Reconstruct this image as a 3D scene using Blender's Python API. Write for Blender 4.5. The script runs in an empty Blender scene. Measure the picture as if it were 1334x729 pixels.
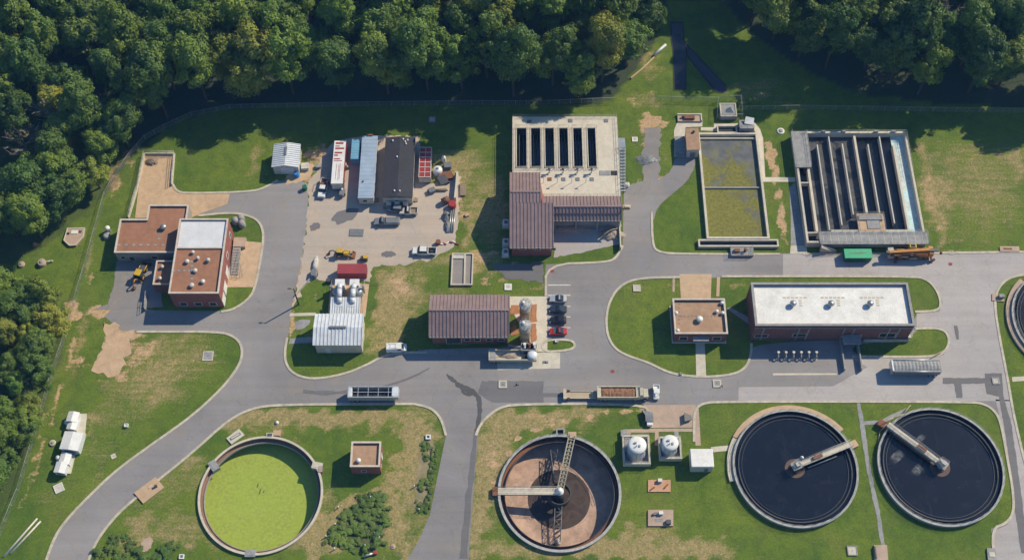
import bpy, math, random
import numpy as np
from mathutils import Vector, Matrix
from mathutils.geometry import tessellate_polygon
random.seed(7); rng = np.random.default_rng(7)
S = bpy.context.scene
C = S.collection
R = math.radians
# ------------------------------------------------------------------ camera and survey
FP, TILT, H = 1640.0, R(29.5), 260.0
ct, st = math.cos(TILT), math.sin(TILT)
CAMY = -H * math.tan(TILT)
cam = bpy.data.objects.new('camera', bpy.data.cameras.new('camera'))
C.objects.link(cam); S.camera = cam
cam.location = (0, CAMY, H); cam.rotation_euler = (TILT, 0, 0)
cam.data.sensor_width = 36; cam.data.lens = 36 * FP / 1334; cam.data.clip_end = 6000; cam.data.clip_start = 1
def P(px, py, z=0.0):
    """survey: the point at height z seen at this place of the photograph"""
    x = (px - 667) / FP; y = -(py - 364.5) / FP
    dy = y * ct + st; dz = y * st - ct
    k = (z - H) / dz
    return Vector((x * k, CAMY + dy * k, z))
def PX(px, py, z=0.0):
    p = P(px, py, z); return (p.x, p.y)
def rect(nw, se, z=0.0):
    a = P(*nw, z); b = P(*se, z)
    return a.x, b.y, b.x, a.y
def quad4(nw, ne, se, sw, z=0.0):
    """axis-aligned rectangle from four surveyed corners"""
    a, b, c, d = [P(*q, z) for q in (nw, ne, se, sw)]
    return (a.x + d.x) / 2, (c.y + d.y) / 2, (b.x + c.x) / 2, (a.y + b.y) / 2
# ------------------------------------------------------------------ materials
def newmat(name):
    m = bpy.data.materials.new(name); m.use_nodes = True
    nt = m.node_tree; nt.nodes.clear()
    out = nt.nodes.new('ShaderNodeOutputMaterial'); b = nt.nodes.new('ShaderNodeBsdfPrincipled')
    nt.links.new(b.outputs[0], out.inputs[0])
    return m, nt, b, out
class N:
    def __init__(s, nt): s.nt = nt
    def new(s, t, **k):
        n = s.nt.nodes.new(t)
        for a, v in k.items(): setattr(n, a, v)
        return n
    def link(s, a, b): s.nt.links.new(a, b)
    def pos(s): return s.new('ShaderNodeNewGeometry').outputs['Position']
    def noise(s, scale, detail=5, vec=None, rough=.6, dist=0):
        n = s.new('ShaderNodeTexNoise'); n.inputs['Scale'].default_value = scale
        n.inputs['Detail'].default_value = detail; n.inputs['Roughness'].default_value = rough
        n.inputs['Distortion'].default_value = dist
        s.link(vec if vec else s.pos(), n.inputs['Vector']); return n.outputs['Fac']
    def ramp(s, fac, a, b, ca=(0, 0, 0), cb=(1, 1, 1)):
        n = s.new('ShaderNodeValToRGB'); e = n.color_ramp.elements
        e[0].position = a; e[1].position = b; e[0].color = (*ca, 1); e[1].color = (*cb, 1)
        s.link(fac, n.inputs[0]); return n.outputs[0]
    def mix(s, fac, a, b, mode='MIX'):
        n = s.new('ShaderNodeMix', data_type='RGBA', blend_type=mode)
        for v, i in ((fac, 0), (a, 6), (b, 7)):
            if isinstance(v, (int, float)): n.inputs[i].default_value = v
            elif isinstance(v, tuple): n.inputs[i].default_value = (*v, 1)
            else: s.link(v, n.inputs[i])
        return n.outputs[2]
    def math(s, op, a, b=0.0):
        n = s.new('ShaderNodeMath', operation=op)
        for v, i in ((a, 0), (b, 1)):
            if isinstance(v, (int, float)): n.inputs[i].default_value = v
            else: s.link(v, n.inputs[i])
        return n.outputs[0]
    def bump(s, bsdf, h, strength=.3, dist=.1):
        n = s.new('ShaderNodeBump'); n.inputs['Strength'].default_value = strength; n.inputs['Distance'].default_value = dist
        s.link(h, n.inputs['Height']); s.link(n.outputs[0], bsdf.inputs['Normal'])
def mk(name, c, c2=None, scale=1.2, rough=.8, metal=0, bump=.15, stain=.35, sscale=.22, streak=None):
    """procedural weathered surface: two tones of noise, larger stains, bump"""
    m, nt, b, out = newmat(name); n = N(nt)
    c2 = c2 or tuple(x * .72 for x in c)
    f = n.noise(scale, 6)
    col = n.mix(n.ramp(f, .35, .68), c, c2)
    if stain:
        g = n.noise(sscale, 7, rough=.7, dist=.6)
        col = n.mix(n.math('MULTIPLY', n.ramp(g, .45, .72), stain), col, tuple(x * .45 for x in c), 'MIX')
    fine = n.noise(scale * 7, 3)
    col = n.mix(.35, col, n.ramp(fine, .25, .75, (.55, .55, .55), (1.2, 1.2, 1.2)), 'MULTIPLY')
    n.link(col, b.inputs['Base Color']); b.inputs['Roughness'].default_value = rough; b.inputs['Metallic'].default_value = metal
    if bump: n.bump(b, fine, bump, .05)
    return m
def mk_brick(name, c, c2, mortar=(.38, .33, .3)):
    m, nt, b, out = newmat(name); n = N(nt)
    sep = n.new('ShaderNodeSeparateXYZ'); n.link(n.pos(), sep.inputs[0])
    cmb = n.new('ShaderNodeCombineXYZ'); n.link(n.math('ADD', sep.outputs[0], sep.outputs[1]), cmb.inputs[0]); n.link(sep.outputs[2], cmb.inputs[1])
    t = n.new('ShaderNodeTexBrick'); n.link(cmb.outputs[0], t.inputs['Vector'])
    t.inputs['Scale'].default_value = 1.0; t.inputs['Brick Width'].default_value = .42; t.inputs['Row Height'].default_value = .16; t.inputs['Mortar Size'].default_value = .012
    t.inputs['Color1'].default_value = (*c, 1); t.inputs['Color2'].default_value = (*c2, 1); t.inputs['Mortar'].default_value = (*mortar, 1)
    g = n.noise(.6, 6)
    col = n.mix(.55, t.outputs[0], n.ramp(g, .3, .7, (.55, .55, .55), (1.15, 1.1, 1.1)), 'MULTIPLY')
    n.link(col, b.inputs['Base Color']); b.inputs['Roughness'].default_value = .85
    n.bump(b, t.outputs['Fac'], .3, -.02); return m
M = {}
M['kerb'] = mk('kerb_concrete', (.6, .54, .43), (.44, .39, .31), 1.1, stain=.7, sscale=.4)
M['conc'] = mk('pale_concrete', (.62, .56, .46), (.5, .46, .38), .9)
M['deck'] = mk('deck_concrete', (.66, .59, .48), (.56, .5, .41), .7, stain=.25)
M['greyconc'] = mk('grey_concrete', (.34, .34, .34), (.24, .24, .25), 1.1, stain=.5)
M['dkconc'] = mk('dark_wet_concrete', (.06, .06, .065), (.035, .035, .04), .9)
M['tanconc'] = mk('tan_concrete', (.58, .41, .26), (.48, .33, .21), .8)
M['pinkconc'] = mk('pinkish_concrete', (.5, .36, .27), (.4, .3, .24), .6)
M['orange'] = mk('orange_soil', (.45, .2, .08), (.33, .14, .06), 1.5)
M['brick'] = mk_brick('red_brick', (.30, .062, .04), (.22, .045, .032))
M['brickd'] = mk_brick('dark_red_brick', (.2, .045, .035), (.14, .035, .03))
M['wallgrey'] = mk('grey_plaster', (.36, .33, .31), (.28, .26, .25), .7)
M['wallwhite'] = mk('white_plaster', (.62, .58, .52), (.5, .47, .43), .7)
M['roofbrown'] = mk('brown_gravel_roof', (.36, .175, .1), (.29, .135, .08), .9, stain=.4)
M['rooftan'] = mk('tan_gravel_roof', (.43, .27, .17), (.34, .21, .13), .9, stain=.4)
M['roofwhite'] = mk('white_membrane', (.82, .81, .78), (.7, .68, .65), .45, stain=.35, sscale=.16)
M['rooflight'] = mk('pale_grey_membrane', (.68, .69, .72), (.6, .61, .64), .5, stain=.15)
M['coping'] = mk('pale_coping', (.62, .55, .47), (.48, .43, .38), 1.5)
M['ribbrown'] = mk('brown_standing_seam', (.30, .215, .21), (.24, .17, .168), .6, rough=.45, stain=.3)
M['ribwhite'] = mk('white_sheet_metal', (.68, .71, .75), (.56, .59, .64), .8, rough=.4, stain=.35)
M['white'] = mk('white_paint', (.78, .78, .77), (.66, .66, .65), .9, rough=.4, stain=.2)
M['dirtywhite'] = mk('dirty_white_paint', (.66, .64, .6), (.45, .41, .37), 1.4, rough=.5, stain=.5)
M['cream'] = mk('cream_siding', (.62, .55, .44), (.5, .44, .36), 1.0)
M['navyroof'] = mk('black_shingle_roof', (.03, .03, .04), (.045, .045, .055), 1.4, stain=.3)
M['blueroof'] = mk('blue_grey_sheet_roof', (.36, .45, .58), (.3, .39, .51), .5, rough=.45, stain=.25)
M['sky'] = mk('light_blue_paint', (.17, .42, .62), (.24, .45, .6), .8, rough=.45, stain=.45)
M['redpaint'] = mk('red_paint', (.38, .03, .025), (.3, .045, .04), 1.0, rough=.45)
M['redcont'] = mk('faded_red_paint', (.36, .05, .055), (.29, .055, .06), .8, rough=.5)
M['green'] = mk('bright_green_paint', (.03, .42, .2), (.035, .34, .17), .8, rough=.4, stain=.15)
M['dkgreen'] = mk('dark_green_paint', (.02, .16, .09), None, .8, rough=.5)
M['yellow'] = mk('machine_yellow', (.62, .4, .025), (.5, .32, .03), 1.5, rough=.4)
M['craneor'] = mk('crane_orange', (.55, .24, .025), (.4, .16, .03), 1.2, rough=.45, stain=.5)
M['rust'] = mk('rusty_steel', (.26, .1, .045), (.16, .07, .04), 2.0)
M['steel'] = mk('galvanised_steel', (.46, .48, .5), (.36, .38, .4), 1.5, rough=.4, metal=.6, stain=.3)
M['rail'] = mk('grey_handrail', (.42, .42, .41), (.33, .33, .33), 1.5, rough=.5, stain=.2)
M['alu'] = mk('worn_aluminium', (.62, .64, .67), (.5, .52, .55), 1.5, rough=.35, metal=.5)
M['black'] = mk('black_rubber', (.018, .018, .02), (.03, .03, .03), 3, rough=.7, stain=0)
M['dark'] = mk('dark_grey_steel', (.06, .062, .07), (.09, .09, .1), 2, rough=.55)
M['midgrey'] = mk('mid_grey_steel', (.2, .21, .23), (.14, .15, .16), 1.5, rough=.5)
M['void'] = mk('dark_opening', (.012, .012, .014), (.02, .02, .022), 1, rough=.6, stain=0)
M['wood'] = mk('weathered_timber', (.3, .23, .16), (.2, .15, .11), 2.5)
M['soil'] = mk('brown_soil_load', (.3, .15, .075), (.2, .1, .055), 2.2, bump=.6)
M['rubble'] = mk('pale_rubble', (.46, .37, .29), (.3, .25, .2), 1.5, bump=.8)
M['tan'] = mk('tan_painted_steel', (.52, .41, .28), (.43, .34, .24), 1.0, rough=.55)
M['beige'] = mk('beige_truck_paint', (.56, .52, .4), (.42, .38, .3), 1.2, rough=.5)
M['silver'] = mk('silver_car_paint', (.58, .6, .62), None, .5, rough=.3, metal=.3, stain=0, bump=0)
M['carblue'] = mk('dark_blue_car_paint', (.035, .045, .075), None, .5, rough=.3, stain=0, bump=0)
M['carblack'] = mk('black_car_paint', (.02, .02, .025), None, .5, rough=.3, stain=0, bump=0)
M['carred'] = mk('red_car_paint', (.5, .03, .04), None, .5, rough=.3, stain=0, bump=0)
M['cargrey'] = mk('grey_car_paint', (.2, .22, .26), None, .5, rough=.3, stain=0, bump=0)
M['teal'] = mk('teal_plastic', (.08, .42, .38), None, 1, rough=.5, stain=0)
M['blue'] = mk('blue_plastic', (.04, .22, .55), None, 1, rough=.5)
M['paint'] = mk('road_paint_white', (.7, .69, .66), (.5, .49, .47), 2.5, stain=.5, sscale=.8)
M['paintred'] = mk('road_paint_red', (.35, .05, .05), None, 2)
M['rustwall'] = mk('stained_tank_wall', (.33, .2, .13), (.22, .13, .09), .8, stain=.5)
M['bedfloor'] = mk('leafy_bed_floor', (.05, .09, .018), (.12, .12, .045), .5)
M['bedsoil'] = mk('bare_bed_soil', (.33, .25, .16), (.16, .17, .06), .35)
M['salmon'] = mk('salmon_concrete', (.6, .33, .2), (.5, .28, .17), 1.0)
M['feedring'] = mk('brown_feed_ring', (.15, .085, .065), (.1, .065, .055), 1.2)
M['rimgrey'] = mk('pale_grey_rim', (.47, .46, .44), (.33, .33, .33), 1.3, stain=.5, sscale=.5)
M['oldtan'] = mk('weathered_tan_steel', (.37, .33, .23), (.28, .25, .18), 1.0)
M['dirt'] = mk('pale_bare_dirt', (.57, .4, .26), (.47, .32, .2), .6, stain=.35, sscale=.3, bump=.4)
M['redroof'] = M['redpaint']
M['dkframe'] = M['dark']
def mk_glass(name, c=(.02, .028, .035)):
    m, nt, b, out = newmat(name); n = N(nt)
    col = n.mix(n.noise(1.5), c, tuple(x * 2 for x in c)); n.link(col, b.inputs['Base Color'])
    b.inputs['Roughness'].default_value = .08; return m
M['glass'] = mk_glass('window_glass'); M['lamp'] = mk('headlamp_glass', (.7, .7, .68), None, 1, rough=.2, stain=0); M['tail'] = mk('tail_lamp', (.4, .02, .02), None, 1, rough=.3, stain=0)
# ground: grass, straw, bare soil driven by a surface attribute with noisy edges
def mk_ground():
    m, nt, b, out = newmat('grass_ground'); n = N(nt)
    at = n.new('ShaderNodeAttribute', attribute_name='cover'); sp = n.new('ShaderNodeSeparateColor'); n.link(at.outputs['Color'], sp.inputs[0])
    big = n.noise(.045, 6, rough=.65); mid = n.noise(.35, 6, rough=.7, dist=.4); fine = n.noise(2.2, 5, rough=.75); vf = n.noise(7, 2)
    green = n.mix(n.ramp(big, .35, .65), (.073, .136, .008), (.14, .19, .015))
    green = n.mix(n.math('MULTIPLY', n.ramp(mid, .42, .72), .6), green, (.028, .066, .009))
    pat = n.noise(.11, 7, rough=.72, dist=.7)
    green = n.mix(n.math('MULTIPLY', n.ramp(pat, .52, .76), .38), green, (.21, .185, .06))
    straw = n.mix(n.ramp(n.noise(1.1, 6, rough=.75, dist=.8), .34, .66), (.42, .31, .15), (.16, .16, .05))
    soil = n.mix(n.ramp(n.noise(.9, 6, rough=.7), .35, .68), (.56, .38, .23), (.34, .23, .12))
    # mowing and wear streaks
    mp = n.new('ShaderNodeMapping'); mp.inputs['Scale'].default_value = (.12, 1.1, 1); mp.inputs['Rotation'].default_value = (0, 0, .12); n.link(n.pos(), mp.inputs[0])
    stk = n.noise(1.0, 4, mp.outputs[0], .6)
    edge = n.math('ADD', n.math('MULTIPLY', mid, .75), n.math('MULTIPLY', fine, .45))
    def mask(ch, lo=.5, hi=.78):
        s = n.math('ADD', sp.outputs[ch], n.math('SUBTRACT', edge, .6))
        return n.ramp(n.math('ADD', s, n.math('MULTIPLY', n.math('SUBTRACT', stk, .5), .55)), lo - .17, hi - .1)
    col = n.mix(mask(0), green, straw)
    col = n.mix(mask(1, .55, .7), col, soil)
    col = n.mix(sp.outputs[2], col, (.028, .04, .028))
    col = n.mix(.8, col, n.ramp(fine, .28, .72, (.45, .48, .5), (1.5, 1.46, 1.35)), 'MULTIPLY')
    col = n.mix(.4, col, n.ramp(vf, .3, .7, (.55, .55, .55), (1.3, 1.3, 1.3)), 'MULTIPLY')
    n.link(col, b.inputs['Base Color']); b.inputs['Roughness'].default_value = .95
    n.bump(b, fine, .5, .15); return m
M['ground'] = mk_ground()
def mk_asphalt(name, c1, c2, tint):
    m, nt, b, out = newmat(name); n = N(nt)
    big = n.noise(.035, 6, rough=.6, dist=.5); mid = n.noise(.22, 7, rough=.72, dist=.8); fine = n.noise(3.0, 4, rough=.8); spk = n.noise(11, 2)
    col = n.mix(n.ramp(big, .35, .66), c1, c2)
    col = n.mix(n.math('MULTIPLY', n.ramp(mid, .48, .75), .55), col, tint)
    col = n.mix(n.math('MULTIPLY', n.ramp(n.noise(.55, 6, dist=1.5), .62, .74), .35), col, tuple(x * .5 for x in c1))
    # long tyre-polished bands
    mp = n.new('ShaderNodeMapping'); mp.inputs['Scale'].default_value = (.02, .5, 1); n.link(n.pos(), mp.inputs[0])
    col = n.mix(.3, col, n.ramp(n.noise(1, 3, mp.outputs[0]), .35, .7, (.75, .75, .76), (1.15, 1.15, 1.14)), 'MULTIPLY')
    v = n.new('ShaderNodeTexVoronoi', feature='DISTANCE_TO_EDGE'); v.inputs['Scale'].default_value = .11
    wp = n.new('ShaderNodeVectorMath', operation='ADD'); n.link(n.pos(), wp.inputs[0])
    nn = n.new('ShaderNodeTexNoise'); nn.inputs['Scale'].default_value = .35; n.link(n.pos(), nn.inputs[0])
    sc = n.new('ShaderNodeVectorMath', operation='SCALE'); sc.inputs['Scale'].default_value = 5; n.link(nn.outputs['Color'], sc.inputs[0]); n.link(sc.outputs[0], wp.inputs[1])
    n.link(wp.outputs[0], v.inputs['Vector'])
    crack = n.math('MULTIPLY', n.ramp(v.outputs['Distance'], .004, .016, (1, 1, 1), (0, 0, 0)), .14)
    col = n.mix(crack, col, tuple(x * .35 for x in c1))
    col = n.mix(.35, col, n.ramp(fine, .25, .75, (.7, .7, .7), (1.2, 1.2, 1.2)), 'MULTIPLY')
    col = n.mix(.3, col, n.ramp(spk, .3, .7, (.7, .7, .7), (1.25, 1.25, 1.25)), 'MULTIPLY')
    n.link(col, b.inputs['Base Color']); b.inputs['Roughness'].default_value = .9; n.bump(b, spk, .25, .02); return m
M['asphalt'] = mk_asphalt('aged_asphalt', (.215, .205, .21), (.295, .28, .285), (.3, .25, .2))
M['pave'] = mk_asphalt('pale_pavement', (.37, .345, .345), (.45, .42, .41), (.36, .3, .25))
M['patch'] = mk_asphalt('dark_asphalt_patch', (.145, .14, .147), (.175, .168, .175), (.18, .16, .15))
M['tar'] = mk_asphalt('wet_tar', (.085, .083, .087), (.11, .107, .11), (.09, .085, .08))
M['gravel'] = mk_asphalt('yard_gravel', (.5, .415, .345), (.42, .36, .31), (.58, .41, .27))
M['drive'] = mk_asphalt('grey_driveway', (.22, .21, .21), (.28, .26, .25), (.36, .27, .2))
def mk_water(name, c, rough=.12, cover=None, amt=(.5, .6), scale=.25, mask=None):
    m, nt, b, out = newmat(name); n = N(nt)
    col = n.mix(n.ramp(n.noise(.4, 5), .4, .7), c, tuple(x * (1.12 if rough > .7 else 1.7) for x in c)); r = rough
    if cover:
        f = n.noise(scale, 8, rough=.72, dist=1.0); k = n.ramp(f, *amt)
        if mask:
            (ax, ay, cx, cy) = mask
            sep = n.new('ShaderNodeSeparateXYZ'); n.link(n.pos(), sep.inputs[0])
            g = n.math('ADD', n.math('MULTIPLY', n.math('SUBTRACT', sep.outputs[0], cx), ax), n.math('MULTIPLY', n.math('SUBTRACT', sep.outputs[1], cy), ay))
            k = n.ramp(n.math('ADD', f, g), *amt)
        cc = n.mix(n.ramp(n.noise(1.5, 5), .3, .7), cover, tuple(x * .55 for x in cover))
        col = n.mix(k, col, cc); rr = n.math('MULTIPLY', k, .8); n.link(n.math('ADD', rr, rough), b.inputs['Roughness'])
    else: b.inputs['Roughness'].default_value = rough
    if name == 'black_water':
        mp = n.new('ShaderNodeMapping'); mp.inputs['Scale'].default_value = (.5, .04, 1); mp.inputs['Rotation'].default_value = (0, 0, .25); n.link(n.pos(), mp.inputs[0])
        col = n.mix(n.math('MULTIPLY', n.ramp(n.noise(1, 6, mp.outputs[0], .7), .62, .72), .35), col, (.06, .065, .075))
        col = n.mix(n.math('MULTIPLY', n.ramp(n.noise(.13, 7, rough=.75, dist=1.2), .55, .72), .4), col, (.035, .035, .032))
    if name == 'duckweed_cover':
        col = n.mix(n.math('MULTIPLY', n.ramp(n.noise(.22, 8, rough=.75, dist=2.2), .56, .7), .45), col, (.17, .26, .04))
        col = n.mix(n.math('MULTIPLY', n.ramp(n.noise(.9, 8, rough=.8, dist=1), .66, .72), .6), col, (.09, .13, .03))
    n.link(col, b.inputs['Base Color'])
    n.bump(b, n.noise(2.5, 3), .05, .05); return m
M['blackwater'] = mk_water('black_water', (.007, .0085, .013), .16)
M['duckweed'] = mk_water('duckweed_cover', (.29, .37, .05), .75, (.37, .44, .085), (.3, .72), .2)
M['algae'] = mk_water('algae_water', (.075, .08, .085), .45, (.235, .225, .05), (.38, .52), .17, (-.005, -.007, 55, 26))
M['scum'] = mk_water('scummy_dark_water', (.012, .013, .016), .3, (.12, .12, .125), (.46, .53), .13)
M['turq'] = mk_water('turquoise_water', (.3, .5, .54), .25, (.72, .77, .76), (.36, .6), .25)
M['mud'] = mk_water('brown_mud', (.045, .028, .02), .35, (.075, .045, .03), (.45, .7), .3)
def mk_floor():
    m = mk('dry_tank_floor', (.57, .38, .28), (.4, .25, .185), .35, stain=.95, sscale=.25, bump=.3); return m
M['tankfloor'] = mk_floor()
def mk_foam():
    m, nt, b, out = newmat('spray_foam'); n = N(nt)
    b.inputs['Base Color'].default_value = (.5, .5, .5, 1)
    tc = n.new('ShaderNodeTexCoord'); g = n.new('ShaderNodeTexGradient', gradient_type='SPHERICAL')
    mp = n.new('ShaderNodeMapping'); mp.inputs['Location'].default_value = (-1, -1, 0); mp.inputs['Scale'].default_value = (2, 2, 0); n.link(tc.outputs['Generated'], mp.inputs[0]); n.link(mp.outputs[0], g.inputs[0])
    n.link(n.math('MULTIPLY', n.math('MULTIPLY', g.outputs['Fac'], n.ramp(n.noise(1.2, 5), .35, .75)), .55), b.inputs['Alpha'])
    return m
M['foam'] = mk_foam()
def mk_mesh():
    m, nt, b, out = newmat('chain_link'); n = N(nt)
    b.inputs['Base Color'].default_value = (.42, .44, .45, 1); b.inputs['Metallic'].default_value = .4; b.inputs['Roughness'].default_value = .5
    sep = n.new('ShaderNodeSeparateXYZ'); n.link(n.pos(), sep.inputs[0])
    s = n.math('ADD', sep.outputs[0], sep.outputs[1])
    def band(a): return n.math('GREATER_THAN', n.math('FRACT', n.math('MULTIPLY', a, 8)), .91)
    n.link(n.math('MAXIMUM', band(n.math('ADD', s, sep.outputs[2])), band(n.math('SUBTRACT', s, sep.outputs[2]))), b.inputs['Alpha']); return m
M['link'] = mk_mesh()
def mk_leaf(name, c, c2, c3):
    m, nt, b, out = newmat(name); n = N(nt)
    oi = n.new('ShaderNodeObjectInfo')
    at = n.new('ShaderNodeAttribute', attribute_name='tone'); sp = n.new('ShaderNodeSeparateColor'); n.link(at.outputs['Color'], sp.inputs[0])
    col = n.mix(oi.outputs['Random'], (.88,.9,.9), (1.1,1.1,1.1))
    col = n.mix(1.0, col, oi.outputs['Color'], 'MULTIPLY'); col = n.mix(n.math('MULTIPLY', sp.outputs[0], .45), col, c3)
    col = n.mix(.8, col, n.ramp(n.noise(.09, 3), .35, .68, (.62, .7, .75), (1.6, 1.4, 1.0)), 'MULTIPLY')
    n.link(col, b.inputs['Base Color']); b.inputs['Roughness'].default_value = .65
    tr = n.new('ShaderNodeBsdfTranslucent'); n.link(n.mix(.6, col, (.9, 1, .25), 'MULTIPLY'), tr.inputs[0])
    ms = n.new('ShaderNodeMixShader'); ms.inputs[0].default_value = .16
    n.link(b.outputs[0], ms.inputs[1]); n.link(tr.outputs[0], ms.inputs[2]); n.link(ms.outputs[0], out.inputs[0]); return m
M['leaf'] = mk_leaf('broadleaf_foliage', (.05, .115, .02), (.095, .15, .026), (.16, .23, .03))
M['leafgrey'] = mk_leaf('dry_grey_foliage', (.12, .12, .07), (.16, .15, .1), (.22, .2, .14))
M['shrub'] = mk_leaf('shrub_foliage', (.06, .14, .02), (.085, .15, .025), (.14, .22, .035))
M['bark'] = mk('bark', (.1, .075, .055), (.06, .045, .035), 2)
M['deadwood'] = mk('bleached_wood', (.36, .33, .29), (.26, .24, .21), 2)
# ------------------------------------------------------------------ mesh building
def chaikin(pts, it=2, closed=False):
    for _ in range(it):
        o = []; n = len(pts); rngn = range(n if closed else n - 1)
        if not closed: o.append(pts[0])
        for i in rngn:
            a = pts[i]; b = pts[(i + 1) % n]
            o.append((a[0] * .75 + b[0] * .25, a[1] * .75 + b[1] * .25)); o.append((a[0] * .25 + b[0] * .75, a[1] * .25 + b[1] * .75))
        if not closed: o.append(pts[-1])
        pts = o
    return pts
def area(p): return sum(p[i][0] * p[(i + 1) % len(p)][1] - p[(i + 1) % len(p)][0] * p[i][1] for i in range(len(p))) / 2
def ccw(p): return list(p) if area(p) > 0 else list(p)[::-1]
def inset(poly, d):
    poly = ccw(poly); n = len(poly); o = []
    for i in range(n):
        p0, p1, p2 = Vector(poly[i - 1][:2]), Vector(poly[i][:2]), Vector(poly[(i + 1) % n][:2])
        a = (p1 - p0).normalized(); b = (p2 - p1).normalized()
        na = Vector((-a.y, a.x)); nb = Vector((-b.y, b.x)); m = na + nb
        k = max(.35, m.length_squared / 2)
        q = p1 + m * d / (k if k > .35 else .35) if m.length > 1e-6 else p1 + na * d
        o.append((q.x, q.y))
    return o
def rpoly(x0, y0, x1, y1): return [(x0, y0), (x1, y0), (x1, y1), (x0, y1)]
def circ(cx, cy, r, n=48, a0=0): return [(cx + r * math.cos(a0 + 2 * math.pi * i / n), cy + r * math.sin(a0 + 2 * math.pi * i / n)) for i in range(n)]
class MB:
    def __init__(s): s.v = []; s.f = []; s.sm = []
    def add(s, vs, fs, smooth=False):
        b = len(s.v); s.v += [tuple(v) for v in vs]; s.f += [tuple(b + i for i in f) for f in fs]; s.sm += [smooth] * len(fs); return s
    def prism(s, poly, z0, z1, bottom=False):
        poly = ccw(poly); n = len(poly)
        vs = [(p[0], p[1], z0) for p in poly] + [(p[0], p[1], z1) for p in poly]
        fs = [(i, (i + 1) % n, n + (i + 1) % n, n + i) for i in range(n)] + [tuple(range(n, 2 * n))]
        if bottom: fs.append(tuple(range(n - 1, -1, -1)))
        return s.add(vs, fs)
    def box(s, x0, y0, z0, x1, y1, z1): return s.prism(rpoly(min(x0, x1), min(y0, y1), max(x0, x1), max(y0, y1)), z0, z1, True)
    def obox(s, cx, cy, z0, lx, ly, h, rot=0):
        c, q = math.cos(rot), math.sin(rot)
        p = [(cx + a * c - b * q, cy + a * q + b * c) for a, b in ((-lx / 2, -ly / 2), (lx / 2, -ly / 2), (lx / 2, ly / 2), (-lx / 2, ly / 2))]
        return s.prism(p, z0, z0 + h, True)
    def rbox(s, x0, y0, z0, x1, y1, z1, r=.1):
        """box with chamfered vertical and top edges"""
        def oct(i): return [(x0 + i + r, y0 + i), (x1 - i - r, y0 + i), (x1 - i, y0 + i + r), (x1 - i, y1 - i - r), (x1 - i - r, y1 - i), (x0 + i + r, y1 - i), (x0 + i, y1 - i - r), (x0 + i, y0 + i + r)]
        vs = [(a, b, z0) for a, b in oct(0)] + [(a, b, z1 - r) for a, b in oct(0)] + [(a, b, z1) for a, b in oct(r * .7)]
        fs = []
        for k in (0, 8): fs += [(k + i, k + (i + 1) % 8, k + 8 + (i + 1) % 8, k + 8 + i) for i in range(8)]
        return s.add(vs, fs + [tuple(range(16, 24)), tuple(range(7, -1, -1))])
    def ring(s, outer, inner, z0, z1):
        outer, inner = ccw(outer), ccw(inner); n = len(outer)
        vs = [(p[0], p[1], z) for z in (z0, z1) for p in outer] + [(p[0], p[1], z) for z in (z0, z1) for p in inner]
        fs = []
        for i in range(n):
            j = (i + 1) % n
            fs += [(i, j, n + j, n + i), (2 * n + j, 2 * n + i, 3 * n + i, 3 * n + j), (n + i, n + j, 3 * n + j, 3 * n + i), (j, i, 2 * n + i, 2 * n + j)]
        return s.add(vs, fs)
    def arc(s, cx, cy, r0, r1, a0, a1, z0, z1, n=40):
        o = []; i_ = []
        for k in range(n + 1):
            a = a0 + (a1 - a0) * k / n; o.append((cx + r1 * math.cos(a), cy + r1 * math.sin(a))); i_.append((cx + r0 * math.cos(a), cy + r0 * math.sin(a)))
        return s.prism(o + i_[::-1], z0, z1)
    def flat(s, outer, z, holes=()):
        loops = [[Vector((p[0], p[1], 0)) for p in l] for l in (outer, *holes)]
        tris = tessellate_polygon(loops); vs = [(v.x, v.y, z) for l in loops for v in l]; fs = []
        for t in tris:
            a, b, c = [vs[i] for i in t]
            cr = (b[0] - a[0]) * (c[1] - a[1]) - (b[1] - a[1]) * (c[0] - a[0])
            if abs(cr) > 1e-9: fs.append(tuple(t) if cr > 0 else tuple(t)[::-1])
        return s.add(vs, fs)
    def tube(s, p, q, r, n=6, r2=None, smooth=True):
        p, q = Vector(p), Vector(q); d = (q - p)
        if d.length < 1e-6: return s
        d.normalize(); u = d.orthogonal().normalized(); w = d.cross(u); r2 = r if r2 is None else r2
        vs = [p + (u * math.cos(2 * math.pi * i / n) + w * math.sin(2 * math.pi * i / n)) * r for i in range(n)] + [q + (u * math.cos(2 * math.pi * i / n) + w * math.sin(2 * math.pi * i / n)) * r2 for i in range(n)]
        s.add(vs, [(i, (i + 1) % n, n + (i + 1) % n, n + i) for i in range(n)], smooth)
        b = len(s.v) - 2 * n; s.f += [tuple(b + i for i in range(n - 1, -1, -1)), tuple(b + n + i for i in range(n))]; s.sm += [False, False]; return s
    def path(s, pts, r, n=6):
        for a, b in zip(pts[:-1], pts[1:]): s.tube(a, b, r, n)
        return s
    def lathe(s, prof, cx=0, cy=0, n=24, smooth=True):
        vs = []; fs = []
        for r, z in prof: vs += [(cx + r * math.cos(2 * math.pi * i / n), cy + r * math.sin(2 * math.pi * i / n), z) for i in range(n)]
        for k in range(len(prof) - 1): fs += [(k * n + i, k * n + (i + 1) % n, (k + 1) * n + (i + 1) % n, (k + 1) * n + i) for i in range(n)]
        s.add(vs, fs, smooth)
        b = len(s.v) - len(prof) * n; s.f += [tuple(b + (len(prof) - 1) * n + i for i in range(n))]; s.sm += [False]; return s
    def slab(s, pts, th):
        """roof panel: planar outline (counter-clockwise from above) with thickness downwards"""
        n = len(pts); vs = [tuple(p) for p in pts] + [(p[0], p[1], p[2] - th) for p in pts]
        return s.add(vs, [tuple(range(n)), tuple(range(2 * n - 1, n - 1, -1))] + [(n + i, n + (i + 1) % n, (i + 1) % n, i) for i in range(n)])
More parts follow.
